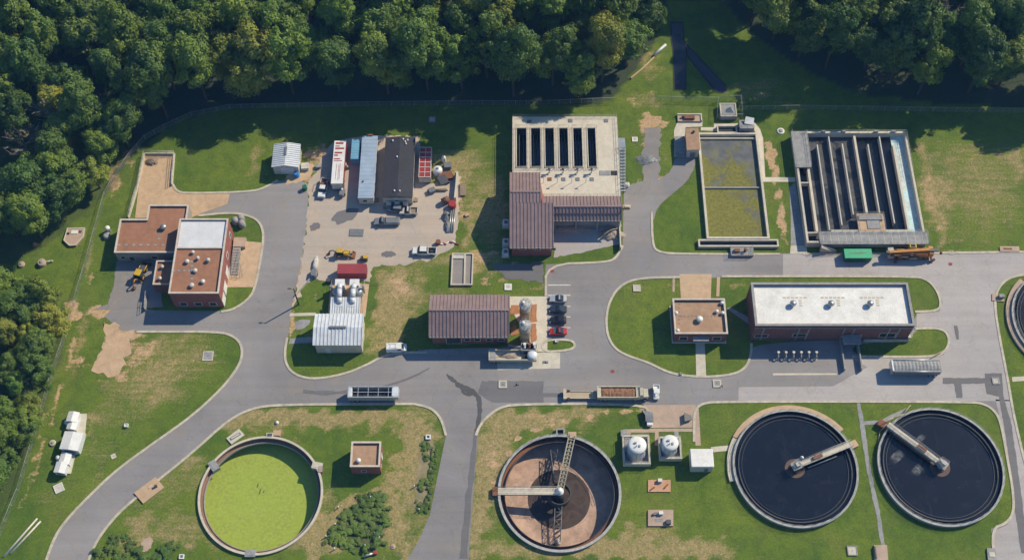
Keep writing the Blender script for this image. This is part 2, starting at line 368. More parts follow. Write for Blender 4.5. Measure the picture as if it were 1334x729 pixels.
    def loft(s, st, smooth=False):
        """car body: stations (x, z bottom, z top, half width bottom, half width top)"""
        vs = []; fs = []
        for x, zb, zt, wb, wt in st:
            zm = zb + (zt - zb) * .6; wm = wb * .97 + wt * .03
            vs += [(x, -wb, zb), (x, -wm, zm), (x, -wt, zt), (x, wt, zt), (x, wm, zm), (x, wb, zb)]
        for k in range(len(st) - 1): fs += [(k * 6 + i, (k + 1) * 6 + i, (k + 1) * 6 + (i + 1) % 6, k * 6 + (i + 1) % 6) for i in range(6)]
        b = (len(st) - 1) * 6; fs += [tuple(range(6)), tuple(b + i for i in range(5, -1, -1))]
        return s.add(vs, [f[::-1] for f in fs], smooth)
    def mound(s, cx, cy, rx, ry, h, z=0, n=18, k=5, jit=.25):
        vs = []; fs = []
        for j in range(k + 1):
            t = j / k
            for i in range(n):
                a = 2 * math.pi * i / n; q = (1 - t) * (1 + random.uniform(-jit, jit) * (1 if j else .8))
                vs.append((cx + rx * q * math.cos(a), cy + ry * q * math.sin(a), z + (h * (1 - (1 - t) ** 2) * (1 + random.uniform(-jit, jit) * .4) if j else 0)))
        for j in range(k): fs += [(j * n + i, j * n + (i + 1) % n, (j + 1) * n + (i + 1) % n, (j + 1) * n + i) for i in range(n)]
        return s.add(vs, fs)
def wloc(o):
    v = Vector((0, 0, 0))
    while o: v += o.location; o = o.parent
    return v
def part(name, mb, mat, parent=None, local=False, label=None):
    me = bpy.data.meshes.new(name); off = Vector((0, 0, 0))
    if parent and not local: off = wloc(parent)
    v = np.array(mb.v, dtype=float) - np.array(off); me.from_pydata(v.tolist(), [], mb.f); me.validate()
    if len(me.polygons) == len(mb.sm): me.polygons.foreach_set('use_smooth', mb.sm)
    me.materials.append(M[mat] if isinstance(mat, str) else mat); me.update()
    o = bpy.data.objects.new(name, me); C.objects.link(o)
    if parent: o.parent = parent
    if label: o['label'] = label
    return o
def tag(o, label, cat, group=None, kind=None):
    o['label'] = label; o['category'] = cat
    if group: o['group'] = group
    if kind: o['kind'] = kind
    return o
def thing(name, label, cat, loc, rz=0, group=None):
    o = bpy.data.objects.new(name, None); C.objects.link(o); o.empty_display_size = .5
    o.location = (loc[0], loc[1], loc[2] if len(loc) > 2 else 0); o.rotation_euler = (0, 0, rz); return tag(o, label, cat, group)
def solo(name, mb, mat, label, cat, group=None):
    """a thing that is one mesh, its origin at its base"""
    v = np.array(mb.v); c = [(v[:, 0].min() + v[:, 0].max()) / 2, (v[:, 1].min() + v[:, 1].max()) / 2, v[:, 2].min()]
    mb.v = (v - np.array(c)).tolist(); o = part(name, mb, mat); o.location = c; return tag(o, label, cat, group)
def struct(name, mb, mat):
    o = part(name, mb, mat); o['kind'] = 'structure'; return o
def clone(root, loc, rz, label, group=None):
    def cp(o, par):
        c = o.copy(); C.objects.link(c); c.parent = par
        for ch in o.children: cp(ch, c)
        return c
    r = cp(root, None); r.location = loc; r.rotation_euler = (0, 0, rz); r['label'] = label
    if group: r['group'] = group; root['group'] = group
    return r
# ------------------------------------------------------------------ world, sun
SUN_EL, SUN_AZ = R(40), R(34)       # azimuth counted from +X towards +Y
w = bpy.data.worlds.new('World'); S.world = w; w.use_nodes = True
nt = w.node_tree; bg = nt.nodes['Background']
sky = nt.nodes.new('ShaderNodeTexSky'); sky.sky_type = 'NISHITA'; sky.sun_disc = False
sky.sun_elevation = SUN_EL; sky.sun_rotation = R(90) - SUN_AZ; sky.altitude = 100; sky.air_density = 1.6; sky.dust_density = .4; sky.ozone_density = 1.2
tint = nt.nodes.new('ShaderNodeMix'); tint.data_type = 'RGBA'; tint.blend_type = 'MULTIPLY'; tint.inputs[0].default_value = 1; tint.inputs[7].default_value = (.6, .82, 1.15, 1)
nt.links.new(sky.outputs[0], tint.inputs[6]); nt.links.new(tint.outputs[2], bg.inputs[0]); bg.inputs[1].default_value = .095
sd = Vector((math.cos(SUN_EL) * math.cos(SUN_AZ), math.cos(SUN_EL) * math.sin(SUN_AZ), math.sin(SUN_EL)))
sl = bpy.data.lights.new('sun', 'SUN'); sl.energy = 5.0; sl.angle = R(.55); sl.color = (1, .91, .72)
so = bpy.data.objects.new('sun', sl); C.objects.link(so); so.rotation_euler = (-sd).to_track_quat('-Z', 'Y').to_euler(); so.location = sd * 400
def haze():
    m = bpy.data.materials.new('blue_haze'); m.use_nodes = True; n_ = m.node_tree; n_.nodes.clear()
    o = n_.nodes.new('ShaderNodeOutputMaterial'); v = n_.nodes.new('ShaderNodeVolumeScatter'); v.inputs['Color'].default_value = (.16, .42, 1, 1); v.inputs['Density'].default_value = HAZE; v.inputs['Anisotropy'].default_value = 0
    n_.links.new(v.outputs[0], o.inputs['Volume'])
    return m
HAZE = 1.3e-4
S.view_settings.view_transform = 'Standard'; S.view_settings.look = 'None'; S.view_settings.exposure = 0
# ------------------------------------------------------------------ ground
def circ_from(l, r, t, b, z):
    """tank rim from its four extreme places in the photograph"""
    L, Rr = P(l[0], l[1], z), P(r[0], r[1], z); T, B = P(t[0], t[1], z), P(b[0], b[1], z)
    return (L.x + Rr.x) / 2, (T.y + B.y) / 2, ((Rr.x - L.x) + (T.y - B.y)) / 4
GRN = circ_from((258, 644), (421, 644), (340, 568.7), (340, 722), .5)
DRY = circ_from((649, 642), (809, 642), (729, 565.6), (729, 719), .7)
CL1 = circ_from((956, 610), (1117, 610), (1037, 532.6), (1037, 688), .9)
CL2 = circ_from((1144.8, 608), (1307, 608), (1226, 531), (1226, 686), .9)
CL3 = (P(1396, 417, .9).x, P(1396, 417, .9).y, CL1[2])
def ground():
    x0, x1, y0, y1, d = -190., 190., -110., 190., 1.25
    nx = int((x1 - x0) / d) + 1; ny = int((y1 - y0) / d) + 1
    X, Y = np.meshgrid(np.linspace(x0, x1, nx), np.linspace(y0, y1, ny))
    keep = np.ones((ny - 1, nx - 1), bool)
    for cx, cy, r in (GRN, DRY):
        ins = (X - cx) ** 2 + (Y - cy) ** 2 < (r + .6) ** 2
        keep &= ~(ins[:-1, :-1] | ins[1:, :-1] | ins[:-1, 1:] | ins[1:, 1:])
    idx = np.arange(nx * ny).reshape(ny, nx)
    q = np.stack([idx[:-1, :-1], idx[:-1, 1:], idx[1:, 1:], idx[1:, :-1]], -1)[keep]
    V = [np.stack([X.ravel(), Y.ravel(), np.zeros(nx * ny)], 1)]; F = q.tolist(); base = nx * ny
    for cx, cy, r in (GRN, DRY):        # ground closing up to the tank walls
        n, k = 72, 5; a = np.linspace(0, 2 * np.pi, n, endpoint=False)
        for j in range(k):
            rr = r - .2 + (3.2) * j / (k - 1); V.append(np.stack([cx + rr * np.cos(a), cy + rr * np.sin(a), np.full(n, .012)], 1))
        for j in range(k - 1):
            for i in range(n): F.append([base + j * n + i, base + (j + 1) * n + i, base + (j + 1) * n + (i + 1) % n, base + j * n + (i + 1) % n])
        base += n * k
    B = 2500.; V.append(np.array([[x, y, 0] for x, y in ((-B, -B), (B, -B), (B, B), (-B, B), (x0, y0), (x1, y0), (x1, y1), (x0, y1))]))
    for i in range(4): F.append([base + i, base + (i + 1) % 4, base + 4 + (i + 1) % 4, base + 4 + i])
    V = np.concatenate(V); me = bpy.data.meshes.new('ground'); me.from_pydata(V.tolist(), [], F)
    col = np.zeros((len(V), 4)); col[:, 3] = 1
    # wear: channel 0 dry straw, 1 bare soil, 2 woodland floor
    blobs = [  # photo place, half sizes in photo pixels, amount, channel
        (300, 545, 60, 26, .6, 0), (420, 545, 140, 18, .75, 0), (540, 590, 28, 80, .7, 0), (510, 680, 40, 50, .55, 0), (420, 690, 60, 30, .7, 0), (250, 620, 30, 40, .35, 0),
        (230, 690, 60, 30, .4, 0), (545, 545, 22, 30, .45, 0), (400, 650, 40, 40, .4, 0), (160, 720, 60, 20, .3, 0), (280, 560, 40, 16, .3, 1), (445, 655, 26, 12, .3, 1),
        (645, 600, 24, 70, .85, 0), (690, 548, 80, 22, .8, 0), (620, 690, 16, 60, .7, 0), (760, 535, 60, 14, .5, 0), (640, 590, 10, 40, .45, 1), (700, 540, 50, 7, .4, 1),
        (660, 715, 40, 20, .6, 0), (790, 712, 120, 22, .8, 0), (900, 715, 70, 24, .65, 0), (860, 695, 60, 14, .4, 0), (970, 725, 50, 10, .3, 0),
        (510, 395, 20, 70, .75, 0), (520, 370, 18, 30, .5, 1), (545, 380, 24, 50, .45, 0), (500, 440, 30, 30, .45, 0), (590, 375, 30, 30, .3, 0), (600, 340, 60, 16, .6, 0), (640, 365, 24, 10, .45, 1),
        (590, 235, 50, 50, .5, 0), (640, 270, 30, 60, .5, 0), (610, 290, 16, 40, .55, 0), (600, 260, 10, 50, .5, 1), (620, 335, 40, 14, .5, 1),
        (1270, 240, 90, 90, .38, 0), (880, 640, 60, 40, .18, 0), (1060, 700, 90, 20, .2, 0), (200, 630, 90, 60, .3, 0), (240, 600, 30, 24, .45, 0), (185, 690, 40, 24, .5, 0), (560, 700, 20, 30, .5, 0), (200, 500, 60, 40, .45, 0), (120, 550, 40, 20, .4, 0), (590, 210, 70, 26, .42, 0), (1213, 255, 18, 50, .42, 1), (1228, 300, 20, 20, .42, 1), (1218, 260, 24, 60, .6, 0), (1320, 210, 30, 40, .45, 0), (1200, 200, 16, 30, .5, 0), (1300, 290, 50, 20, .3, 0),
        (1006, 215, 5, 40, .95, 1), (1016, 275, 5, 45, .85, 1), (1000, 195, 4, 16, .8, 1),
        (850, 160, 12, 16, 1.0, 1), (845, 190, 20, 44, .45, 1), (835, 240, 14, 10, .8, 1), (862, 240, 10, 18, .6, 1), (868, 200, 10, 40, .3, 0), (822, 132, 10, 6, .5, 1), (845, 130, 40, 10, .4, 0),
        (150, 462, 30, 36, .45, 1), (160, 432, 30, 12, .9, 1), (185, 460, 20, 20, .5, 1), (150, 490, 30, 14, .6, 1), (220, 470, 90, 50, .4, 0), (230, 480, 40, 40, .3, 1), (170, 520, 90, 60, .3, 0), (105, 470, 14, 12, .6, 1), (95, 405, 20, 10, .8, 1), (135, 404, 18, 8, .8, 1), (105, 450, 8, 70, .4, 0), (130, 580, 60, 60, .25, 0),
        (95, 460, 7, 40, .55, 1), (75, 520, 7, 50, .5, 1), (50, 580, 7, 60, .5, 1), (30, 650, 8, 50, .45, 1), (60, 640, 40, 40, .25, 0),
        (150, 230, 8, 30, .6, 1), (170, 205, 10, 14, .5, 1), (120, 330, 5, 60, .4, 0), (118, 365, 6, 20, .5, 1),
        (335, 205, 14, 26, .45, 0), (415, 205, 14, 24, .6, 1), (320, 235, 40, 10, .25, 0), (390, 232, 20, 8, .9, 1), (400, 215, 12, 10, .6, 1),
        (382, 365, 6, 50, 1.0, 1), (380, 420, 5, 30, .7, 1), (395, 345, 14, 10, .9, 1), (410, 390, 12, 10, .4, 1), (405, 435, 20, 12, .4, 0), (560, 460, 12, 4, .3, 1),
        (1090, 545, 40, 8, .2, 0), (890, 370, 30, 6, .4, 0), (830, 372, 30, 8, .3, 0), (960, 370, 20, 5, .4, 0), (1250, 330, 90, 5, .4, 0),
        *[(x, y, 11, 9, .8, 0) for x, y in ((548, 548), (536, 566), (526, 586), (518, 604), (512, 622), (500, 634), (484, 642), (466, 648), (448, 656), (434, 670), (424, 686), (417, 704), (414, 722), (511, 648), (513, 668), (512, 690), (518, 708), (526, 724))], *[(x, y, 9, 5, .75, 1) for x, y in ((836, 529), (815, 534), (790, 539), (765, 544), (740, 548), (715, 553), (695, 560), (675, 572), (658, 588), (646, 606), (640, 626), (638, 646))], (300, 690, 70, 30, .35, 0), (130, 640, 40, 30, .3, 0), (980, 120, 60, 14, .35, 0), (1000, 105, 40, 10, .3, 0), (850, 95, 20, 30, .3, 0), (845, 80, 14, 16, .5, 0), (680, 350, 20, 10, .5, 1), (700, 372, 30, 8, .35, 1)]
    gx, gy = V[:, 0], V[:, 1]
    wx = 1.3 * np.sin(gx * .55 + 1.3 * np.sin(gy * .31)) + .9 * np.sin(gy * 1.13 + gx * .4) + .6 * np.sin(gx * 1.9 - gy * 1.4)
    wy = 1.3 * np.sin(gy * .6 + 1.2 * np.sin(gx * .27) + 2) + .9 * np.sin(gx * 1.21 - gy * .5 + 1) + .6 * np.sin(gy * 2.1 + gx * 1.2)
    for px, py, rx, ry, am, ch in blobs:
        c = P(px, py); e = P(px + rx, py); t = P(px, py - ry)
        k_ = min(1, (e.x - c.x) / 3, (t.y - c.y) / 3); d2 = ((gx + wx * k_ - c.x) / (e.x - c.x)) ** 2 + ((gy + wy * k_ - c.y) / (t.y - c.y)) ** 2
        col[:, ch] = np.maximum(col[:, ch], am * np.clip(1.3 - d2 ** .5 * .95, 0, 1))
    def inside(poly):
        x, y = V[:, 0], V[:, 1]; r = np.zeros(len(V), bool); n = len(poly)
        for i in range(n):
            (ax, ay), (bx, by) = poly[i], poly[(i + 1) % n]
            if ay == by: continue
            r ^= ((ay > y) != (by > y)) & (x < (bx - ax) * (y - ay) / (by - ay) + ax)
        return r
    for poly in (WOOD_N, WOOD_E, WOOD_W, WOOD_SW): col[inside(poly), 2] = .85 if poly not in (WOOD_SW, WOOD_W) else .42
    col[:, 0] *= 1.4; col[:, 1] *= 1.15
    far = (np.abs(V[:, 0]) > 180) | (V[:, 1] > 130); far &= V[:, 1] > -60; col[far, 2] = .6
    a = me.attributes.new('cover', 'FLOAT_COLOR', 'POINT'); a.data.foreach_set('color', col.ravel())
    me.materials.append(M['ground']); o = bpy.data.objects.new('ground', me); C.objects.link(o); o['kind'] = 'structure'
WN_EDGE = [(186, 196), (208, 172), (240, 154), (280, 143), (340, 138), (420, 136), (520, 135), (620, 135), (700, 137), (775, 138), (802, 126), (817, 104), (832, 85), (848, 62), (858, 40), (868, 18), (874, -30)]
WE_EDGE = [(888, -90), (902, -50), (935, -5), (980, 45), (1030, 78), (1075, 104), (1120, 122), (1200, 132), (1260, 138), (1340, 140), (1400, 140)]
WW_EDGE = [(186, 196), (162, 216), (146, 248), (120, 270), (88, 298), (64, 318), (26, 338), (-20, 352), (-80, 362)]
WSW_EDGE = [(-60, 366), (0, 374), (48, 388), (82, 404), (88, 440), (75, 480), (62, 520), (47, 565), (30, 610), (12, 650), (-20, 700)]
def wpoly(edge, extra): return [PX(*p) for p in edge] + extra
WOOD_N = wpoly(WN_EDGE, [(40, 185), (-185, 185), (-185, 60)])
WOOD_E = wpoly(WE_EDGE, [(185, 60), (185, 185), (50, 185)])
WOOD_W = wpoly(WW_EDGE, [(-185, 10), (-185, 100)])
WOOD_SW = wpoly(WSW_EDGE, [(-185, -70), (-185, -5)])
ground()
# ------------------------------------------------------------------ roads and pavings (thin sheets, each above the one below)
def sheet(name, mat, px, z, holes=(), smooth=0, rough=0.0, straight=False):
    pts = chaikin([PX(*p) for p in px], smooth, True) if smooth else [PX(*p) for p in px]
    if rough:
        o = []
        for i in range(len(pts)):
            a, b = pts[i], pts[(i + 1) % len(pts)]; k = max(1, int(math.dist(a, b) / .8))
            for j in range(k):
                t = j / k; o.append((a[0] + (b[0] - a[0]) * t + random.gauss(0, rough), a[1] + (b[1] - a[1]) * t + random.gauss(0, rough)))
        pts = o
    hs = [[q for q in (chaikin([PX(*p) for p in h], 2, True))] for h in holes]
    return struct(name, MB().flat(pts, z, hs), mat)
K1 = [(42, 860), (52, 760), (60, 729), (72, 697), (88, 675), (112, 650), (150, 613), (200, 577), (250, 542), (288, 507), (308, 482), (316, 464), (314, 447), (303, 437), (285, 432), (205, 432), (178, 432)]
K2 = [(540, 526), (562, 531), (575, 545), (581, 567)]
K2b = [(96, 860), (108, 760), (115, 729), (124, 708), (137, 688), (160, 662), (200, 630), (250, 590), (298, 546), (330, 531), (362, 527), (480, 526)]
K3 = [(374, 440), (371, 457), (372, 473), (381, 486), (400, 493), (425, 492), (455, 485), (480, 474), (498, 464), (520, 459), (556, 459)]
K4 = [(258, 281), (300, 277), (322, 280), (338, 288), (344, 305), (340, 335), (333, 372), (326, 388), (305, 403), (288, 406)]
K5 = [(225, 240), (231, 250), (245, 252), (330, 250), (348, 243), (362, 235)]
K6 = [(620, 567), (624, 556), (632, 545), (648, 532), (670, 526), (838, 526), (846, 538), (848, 557)]
K7 = [(849, 276), (850, 318), (856, 328), (880, 331), (1016, 331)]
K7b = [(1046, 331), (1180, 330), (1345, 328)]
K8 = [(1192, 406), (1223, 405), (1226, 393), (1219, 375), (1206, 363), (1188, 360), (940, 360)]
K8b = [(886, 361), (832, 362), (809, 371), (795, 389), (789, 415), (792, 440), (803, 456), (822, 465), (845, 472), (868, 484), (889, 489), (920, 491), (954, 488), (971, 480), (978, 464), (979, 447)]
K9 = [(1192, 428), (1222, 427), (1234, 433), (1237, 448), (1228, 461), (1208, 465), (1110, 464)]
K10 = [(711, 386), (711, 344), (790, 342), (803, 336), (811, 320)]
K11 = [(904, 575), (904, 545), (906, 532), (916, 525), (935, 523), (1262, 523), (1283, 526), (1297, 536), (1304, 552), (1311, 590), (1319, 635), (1321, 665), (1312, 681), (1291, 688), (1297, 740)]
K12 = [(1350, 357), (1330, 358), (1312, 363), (1300, 375), (1295, 395), (1302, 440), (1312, 490), (1322, 550), (1345, 640)]
K13 = [(708, 443), (737, 442), (748, 445), (749, 453), (735, 457), (706, 458)]
ROAD_W = K1 + [(158, 430), (136, 412), (150, 398), (200, 404), (288, 405), (305, 402), (326, 387), (333, 371), (340, 334), (344, 305), (338, 289), (322, 281), (300, 278), (258, 282), (244, 280), (245, 253), (330, 250), (348, 243), (360, 236), (386, 233), (402, 240), (400, 290), (392, 345), (381, 395), (375, 440), (371, 457), (372, 473), (381, 486), (400, 493), (425, 492), (455, 485), (480, 474), (498, 464), (520, 459), (560, 459), (560, 531), (540, 526), (480, 526)] + K2b[::-1]
sheet('road', 'asphalt', ROAD_W, .02)
ROAD_C = [(545, 455), (640, 460), (705, 470), (711, 344), (790, 342), (803, 336), (811, 320), (813, 243), (830, 240), (858, 240), (850, 276), (850, 318), (856, 328), (880, 331), (1350, 328), (1350, 357), (1330, 358)] + K12[2:] + [(1365, 860), (1302, 860), (1299, 760)] + K11[::-1][1:10] + [(1262, 523), (935, 523), (916, 525), (906, 532), (904, 557), (848, 557), (846, 538), (838, 526), (670, 526), (648, 532), (632, 545), (624, 556), (620, 600), (613, 690), (602, 860), (490, 860), (530, 729), (545, 705), (560, 670), (570, 620), (581, 567), (575, 545), (562, 531), (540, 526)]
H1 = [(832, 362), (1188, 360), (1206, 363), (1219, 375), (1226, 393), (1223, 405), (1192, 406), (1186, 440), (979, 446), (978, 464), (971, 480), (954, 488), (920, 491), (889, 489), (868, 484), (845, 472), (822, 465), (803, 456), (792, 440), (789, 415), (795, 389), (809, 371)]
H2 = [(1112, 446), (1186, 446), (1192, 428), (1222, 427), (1234, 433), (1237, 448), (1228, 461), (1208, 465), (1110, 464)]
H3 = [(706, 443), (737, 442), (748, 445), (749, 453), (735, 457), (706, 458)]
sheet('road', 'asphalt', ROAD_C, .03, (H1, H2, H3))
PAVE = [(1020, 331), (1345, 329), (1345, 356), (1312, 362), (1299, 375), (1294, 395), (1301, 440), (1311, 490), (1316, 522), (1262, 522), (962, 522), (962, 504), (1085, 503), (1130, 478), (1108, 466), (1208, 466), (1229, 462), (1238, 449), (1235, 432), (1222, 426), (1194, 426), (1194, 408), (1224, 406), (1228, 393), (1220, 374), (1206, 362), (1188, 359), (1020, 359)]
sheet('pavement', 'pave', PAVE, .045)
sheet('pavement', 'pave', [(1297, 520), (1317, 521), (1342, 640), (1364, 860), (1303, 860), (1293, 692), (1313, 683), (1322, 666), (1320, 635), (1311, 588)], .045, rough=.05)
GRAVEL = [(402, 238), (412, 222), (420, 204), (432, 186), (456, 180), (500, 176), (545, 178), (548, 235), (556, 240), (575, 235), (590, 229), (601, 228), (599, 262), (596, 300), (591, 322), (575, 330), (560, 338), (520, 346), (484, 347), (482, 368), (440, 368), (408, 364), (396, 372), (386, 392), (381, 402), (383, 395), (392, 345), (400, 290)]
sheet('yard', 'gravel', GRAVEL, .035, rough=.25)
for q in ([(430, 285), (445, 272), (470, 270), (463, 285), (445, 292), (436, 290)], [(404, 292), (415, 289), (419, 296), (410, 301), (403, 299)], [(495, 330), (508, 326), (518, 331), (508, 336), (498, 335)]):
    sheet('yard_stain', 'patch', q, .05, smooth=2, rough=.15)
sheet('dirt_patch', 'dirt', [(132, 418), (156, 418), (154, 433), (177, 433), (171, 457), (160, 476), (149, 490), (129, 489), (120, 478), (129, 461), (139, 437)], .028, smooth=1, rough=.5)
sheet('driveway', 'drive', [(152, 341), (206, 340), (212, 400), (150, 402), (118, 404), (140, 396), (148, 372)], .05, rough=.08)
sheet('ramp_floor', 'tanconc', [(189, 202), (227, 202), (224, 242), (231, 251), (246, 253), (300, 251), (296, 266), (262, 278), (246, 285), (176, 284), (180, 250)], .06)
sheet('road_patch', 'patch', [(628, 496), (708, 496), (708, 524), (640, 524), (622, 512)], .042, rough=.06)
sheet('road_patch', 'patch', [(1228, 492), (1283, 492), (1283, 486), (1305, 486), (1307, 513), (1318, 555), (1330, 640), (1340, 720), (1330, 720), (1319, 640), (1309, 560), (1301, 516), (1285, 513), (1283, 499), (1252, 500), (1254, 518), (1246, 518), (1243, 500), (1228, 500)], .06, rough=.05)
def strip(name, mat, pw, z, rough=.1):
    pts = [PX(a, b) for a, b, _ in pw]; ws = [w_ for _, _, w_ in pw]; L = []; Rr = []; P2 = []; W2 = []
    for i in range(len(pts) - 1):
        for j in range(4): t = j / 4; P2.append((pts[i][0] * (1 - t) + pts[i + 1][0] * t, pts[i][1] * (1 - t) + pts[i + 1][1] * t)); W2.append(ws[i] * (1 - t) + ws[i + 1] * t)
    for _ in range(2): P2 = [P2[0]] + [((P2[i - 1][0] + 2 * P2[i][0] + P2[i + 1][0]) / 4, (P2[i - 1][1] + 2 * P2[i][1] + P2[i + 1][1]) / 4) for i in range(1, len(P2) - 1)] + [P2[-1]]
    for i in range(len(P2)):
        d = (Vector(P2[min(i + 1, len(P2) - 1)]) - Vector(P2[max(0, i - 1)])).normalized(); q = Vector((-d.y, d.x)); L.append(tuple(Vector(P2[i]) + q * (W2[i] / 2 + random.gauss(0, rough)))); Rr.append(tuple(Vector(P2[i]) - q * (W2[i] / 2 + random.gauss(0, rough))))
    mb = MB(); n = len(L); mb.add([(*a, z) for a in L] + [(*a, z) for a in Rr], [(n + i, n + i + 1, i + 1, i) for i in range(n - 1)]); return struct(name, mb, mat)
strip('road_stain', 'tar', [(582, 487, .3), (588, 493, .9), (593, 497, .7), (600, 503, 1.3), (609, 507, 1.5), (617, 510, 1.1), (623, 517, 1.0), (625, 530, .9), (624, 548, .9), (619, 566, .7)], .05)
strip('road_stain', 'tar', [(601, 504, .8), (604, 511, .8), (611, 514, .9), (618, 512, .5)], .051)
strip('road_stain', 'patch', [(620, 562, .8), (616, 600, 1.2), (611, 645, 1.3), (607, 690, 1.5), (603, 740, 1.6)], .052)
strip('road_stain', 'patch', [(560, 480, .5), (500, 506, .8), (440, 512, 1.0), (380, 508, .6)], .049, .2)
strip('road_stain', 'patch', [(640, 516, .6), (700, 514, 1.4), (780, 516, 1.0), (860, 518, .6)], .049, .2)
sheet('road_patch', 'patch', [(1242, 424), (1247, 424), (1249, 432), (1249, 442), (1246, 442), (1244, 434)], .06, rough=.04)  # narrow dark grey mark lying on the pale pavement
sheet('road_patch', 'drive', [(812, 243), (836, 236), (838, 200), (841, 168), (860, 166), (860, 205), (857, 240), (840, 256), (824, 262)], .036, rough=.25)
sheet('driveway', 'asphalt', [(848, 276), (845, 242), (862, 232), (875, 222), (880, 203), (907, 203), (906, 216), (895, 237), (874, 254), (856, 270), (851, 290)], .044, smooth=1)
sheet('forecourt', 'pinkconc', [(838, 527), (906, 527), (905, 556), (848, 557), (846, 539)], .05)
sheet('loading_pad', 'conc', [(648, 459), (729.6, 459), (729.6, 479.5), (648, 482)], .06)
sheet('walkway', 'deck', [(664, 386), (713, 386), (713, 455.5), (697, 456), (664, 400)], .065)
sheet('planting_bed', 'orange', [(690, 397), (699, 396), (699, 419), (690, 420)], .08, rough=.06)
sheet('planting_bed', 'orange', [(690, 422), (699, 421), (699, 444), (692, 446)], .08, rough=.06)
sheet('planting_bed', 'orange', [(665, 397), (676, 397), (678, 408), (665, 409)], .08, rough=.08)
sheet('planting_bed', 'orange', [(665, 428), (671, 423), (677, 434), (665, 438)], .08, rough=.08)
sheet('loading_pad', 'greyconc', [(553, 455), (662, 452), (662, 448), (712, 457), (640, 461), (553, 461)], .05)
sheet('walkway', 'tanconc', [(885, 357), (927, 357), (926, 390), (887, 390)], .06)
sheet('walkway', 'conc', [(906, 447), (918, 447), (920, 491), (907, 491)], .05)
sheet('path', 'tanconc', [(934, 361), (938, 361), (937, 386), (933, 386)], .05)
sheet('path', 'greyconc', [(947, 402), (951, 400), (977, 414), (978, 424), (972, 420)], .05)
sheet('path', 'pinkconc', [(876, 362), (879, 362), (879, 380), (876, 380)], .05, rough=.05)
sheet('path', 'pinkconc', [(904, 530), (910, 530), (913, 580), (906, 580)], .06)
sheet('path', 'pinkconc', [(812, 559), (848, 558), (905, 558), (905, 562), (858, 562), (858, 580), (853, 580), (853, 563), (822, 563), (821, 566), (811, 566)], .065)
sheet('path', 'conc', [(926, 582), (953, 579.5), (953, 586.5), (926, 589)], .1)
sheet('path', 'greyconc', [(1116, 523), (1120, 523), (1125, 548), (1146, 548), (1160, 540), (1180, 531), (1181, 535), (1163, 545), (1148, 552), (1126, 553), (1134, 610), (1146, 665), (1157, 735), (1151, 735), (1141, 668), (1129, 612), (1121, 560)], .05, rough=.06)
sheet('path', 'conc', [(1318, 491), (1345, 489), (1345, 495), (1319, 497)], .06)
sheet('path', 'greyconc', [(1028, 244), (1036, 238), (1049, 318), (1049, 330), (1030, 330), (1030, 280)], .05)
sheet('path', 'conc', [(1030, 320), (1050, 320), (1052, 330.5), (1029, 330.5)], .07)
sheet('path', 'deck', [(996, 231), (1036, 231), (1036, 237), (996, 237)], .06)
sheet('path', 'deck', [(976, 157), (983, 160), (990, 168), (994, 180), (997, 232), (1000, 310), (1004, 310), (995, 310), (992, 240), (988, 180), (983, 168), (976, 163)][:5] + [(998, 237), (991, 237), (987, 180), (982, 168), (975, 163)], .055)
sheet('path', 'conc', [(878, 170), (882, 160), (890, 156), (915, 156), (915, 165), (893, 166), (891, 204), (878, 205)], .055)
sheet('path', 'deck', [(913, 166), (930, 166), (930, 161), (978, 161), (978, 166), (935, 166), (935, 171), (913, 170)], .05)
sheet('path', 'greyconc', [(378, 441), (408, 438), (408, 446), (376, 448)], .05)
sheet('path', 'conc', [(378, 408), (411, 407), (411, 411), (377, 412)], .06)
sheet('path', 'greyconc', [(384, 418), (402, 416), (404, 424), (386, 428)], .04, rough=.3)
sheet('path', 'tanconc', [(431, 367), (481, 370), (476, 412), (470, 454), (478, 370), (474, 400), (428, 404)][:3] + [(474, 412), (427, 410)], .055)
sheet('forecourt', 'tanconc', [(319, 314), (341, 316), (332, 374), (294, 374), (301, 326)], .06)
sheet('yard', 'pave', [(722, 288), (809, 286), (808, 318), (722, 336)], .05, rough=.1)
sheet('yard_patch', 'tanconc', [(374, 228), (392, 222), (410, 211), (408, 226), (396, 236), (372, 242)], .042, rough=.2)
sheet('yard', 'patch', [(640, 345), (708, 343), (708, 368), (660, 364)], .03, rough=.25)
sheet('walkway', 'conc', [(700, 440), (712, 440), (712, 458), (700, 458)], .075)
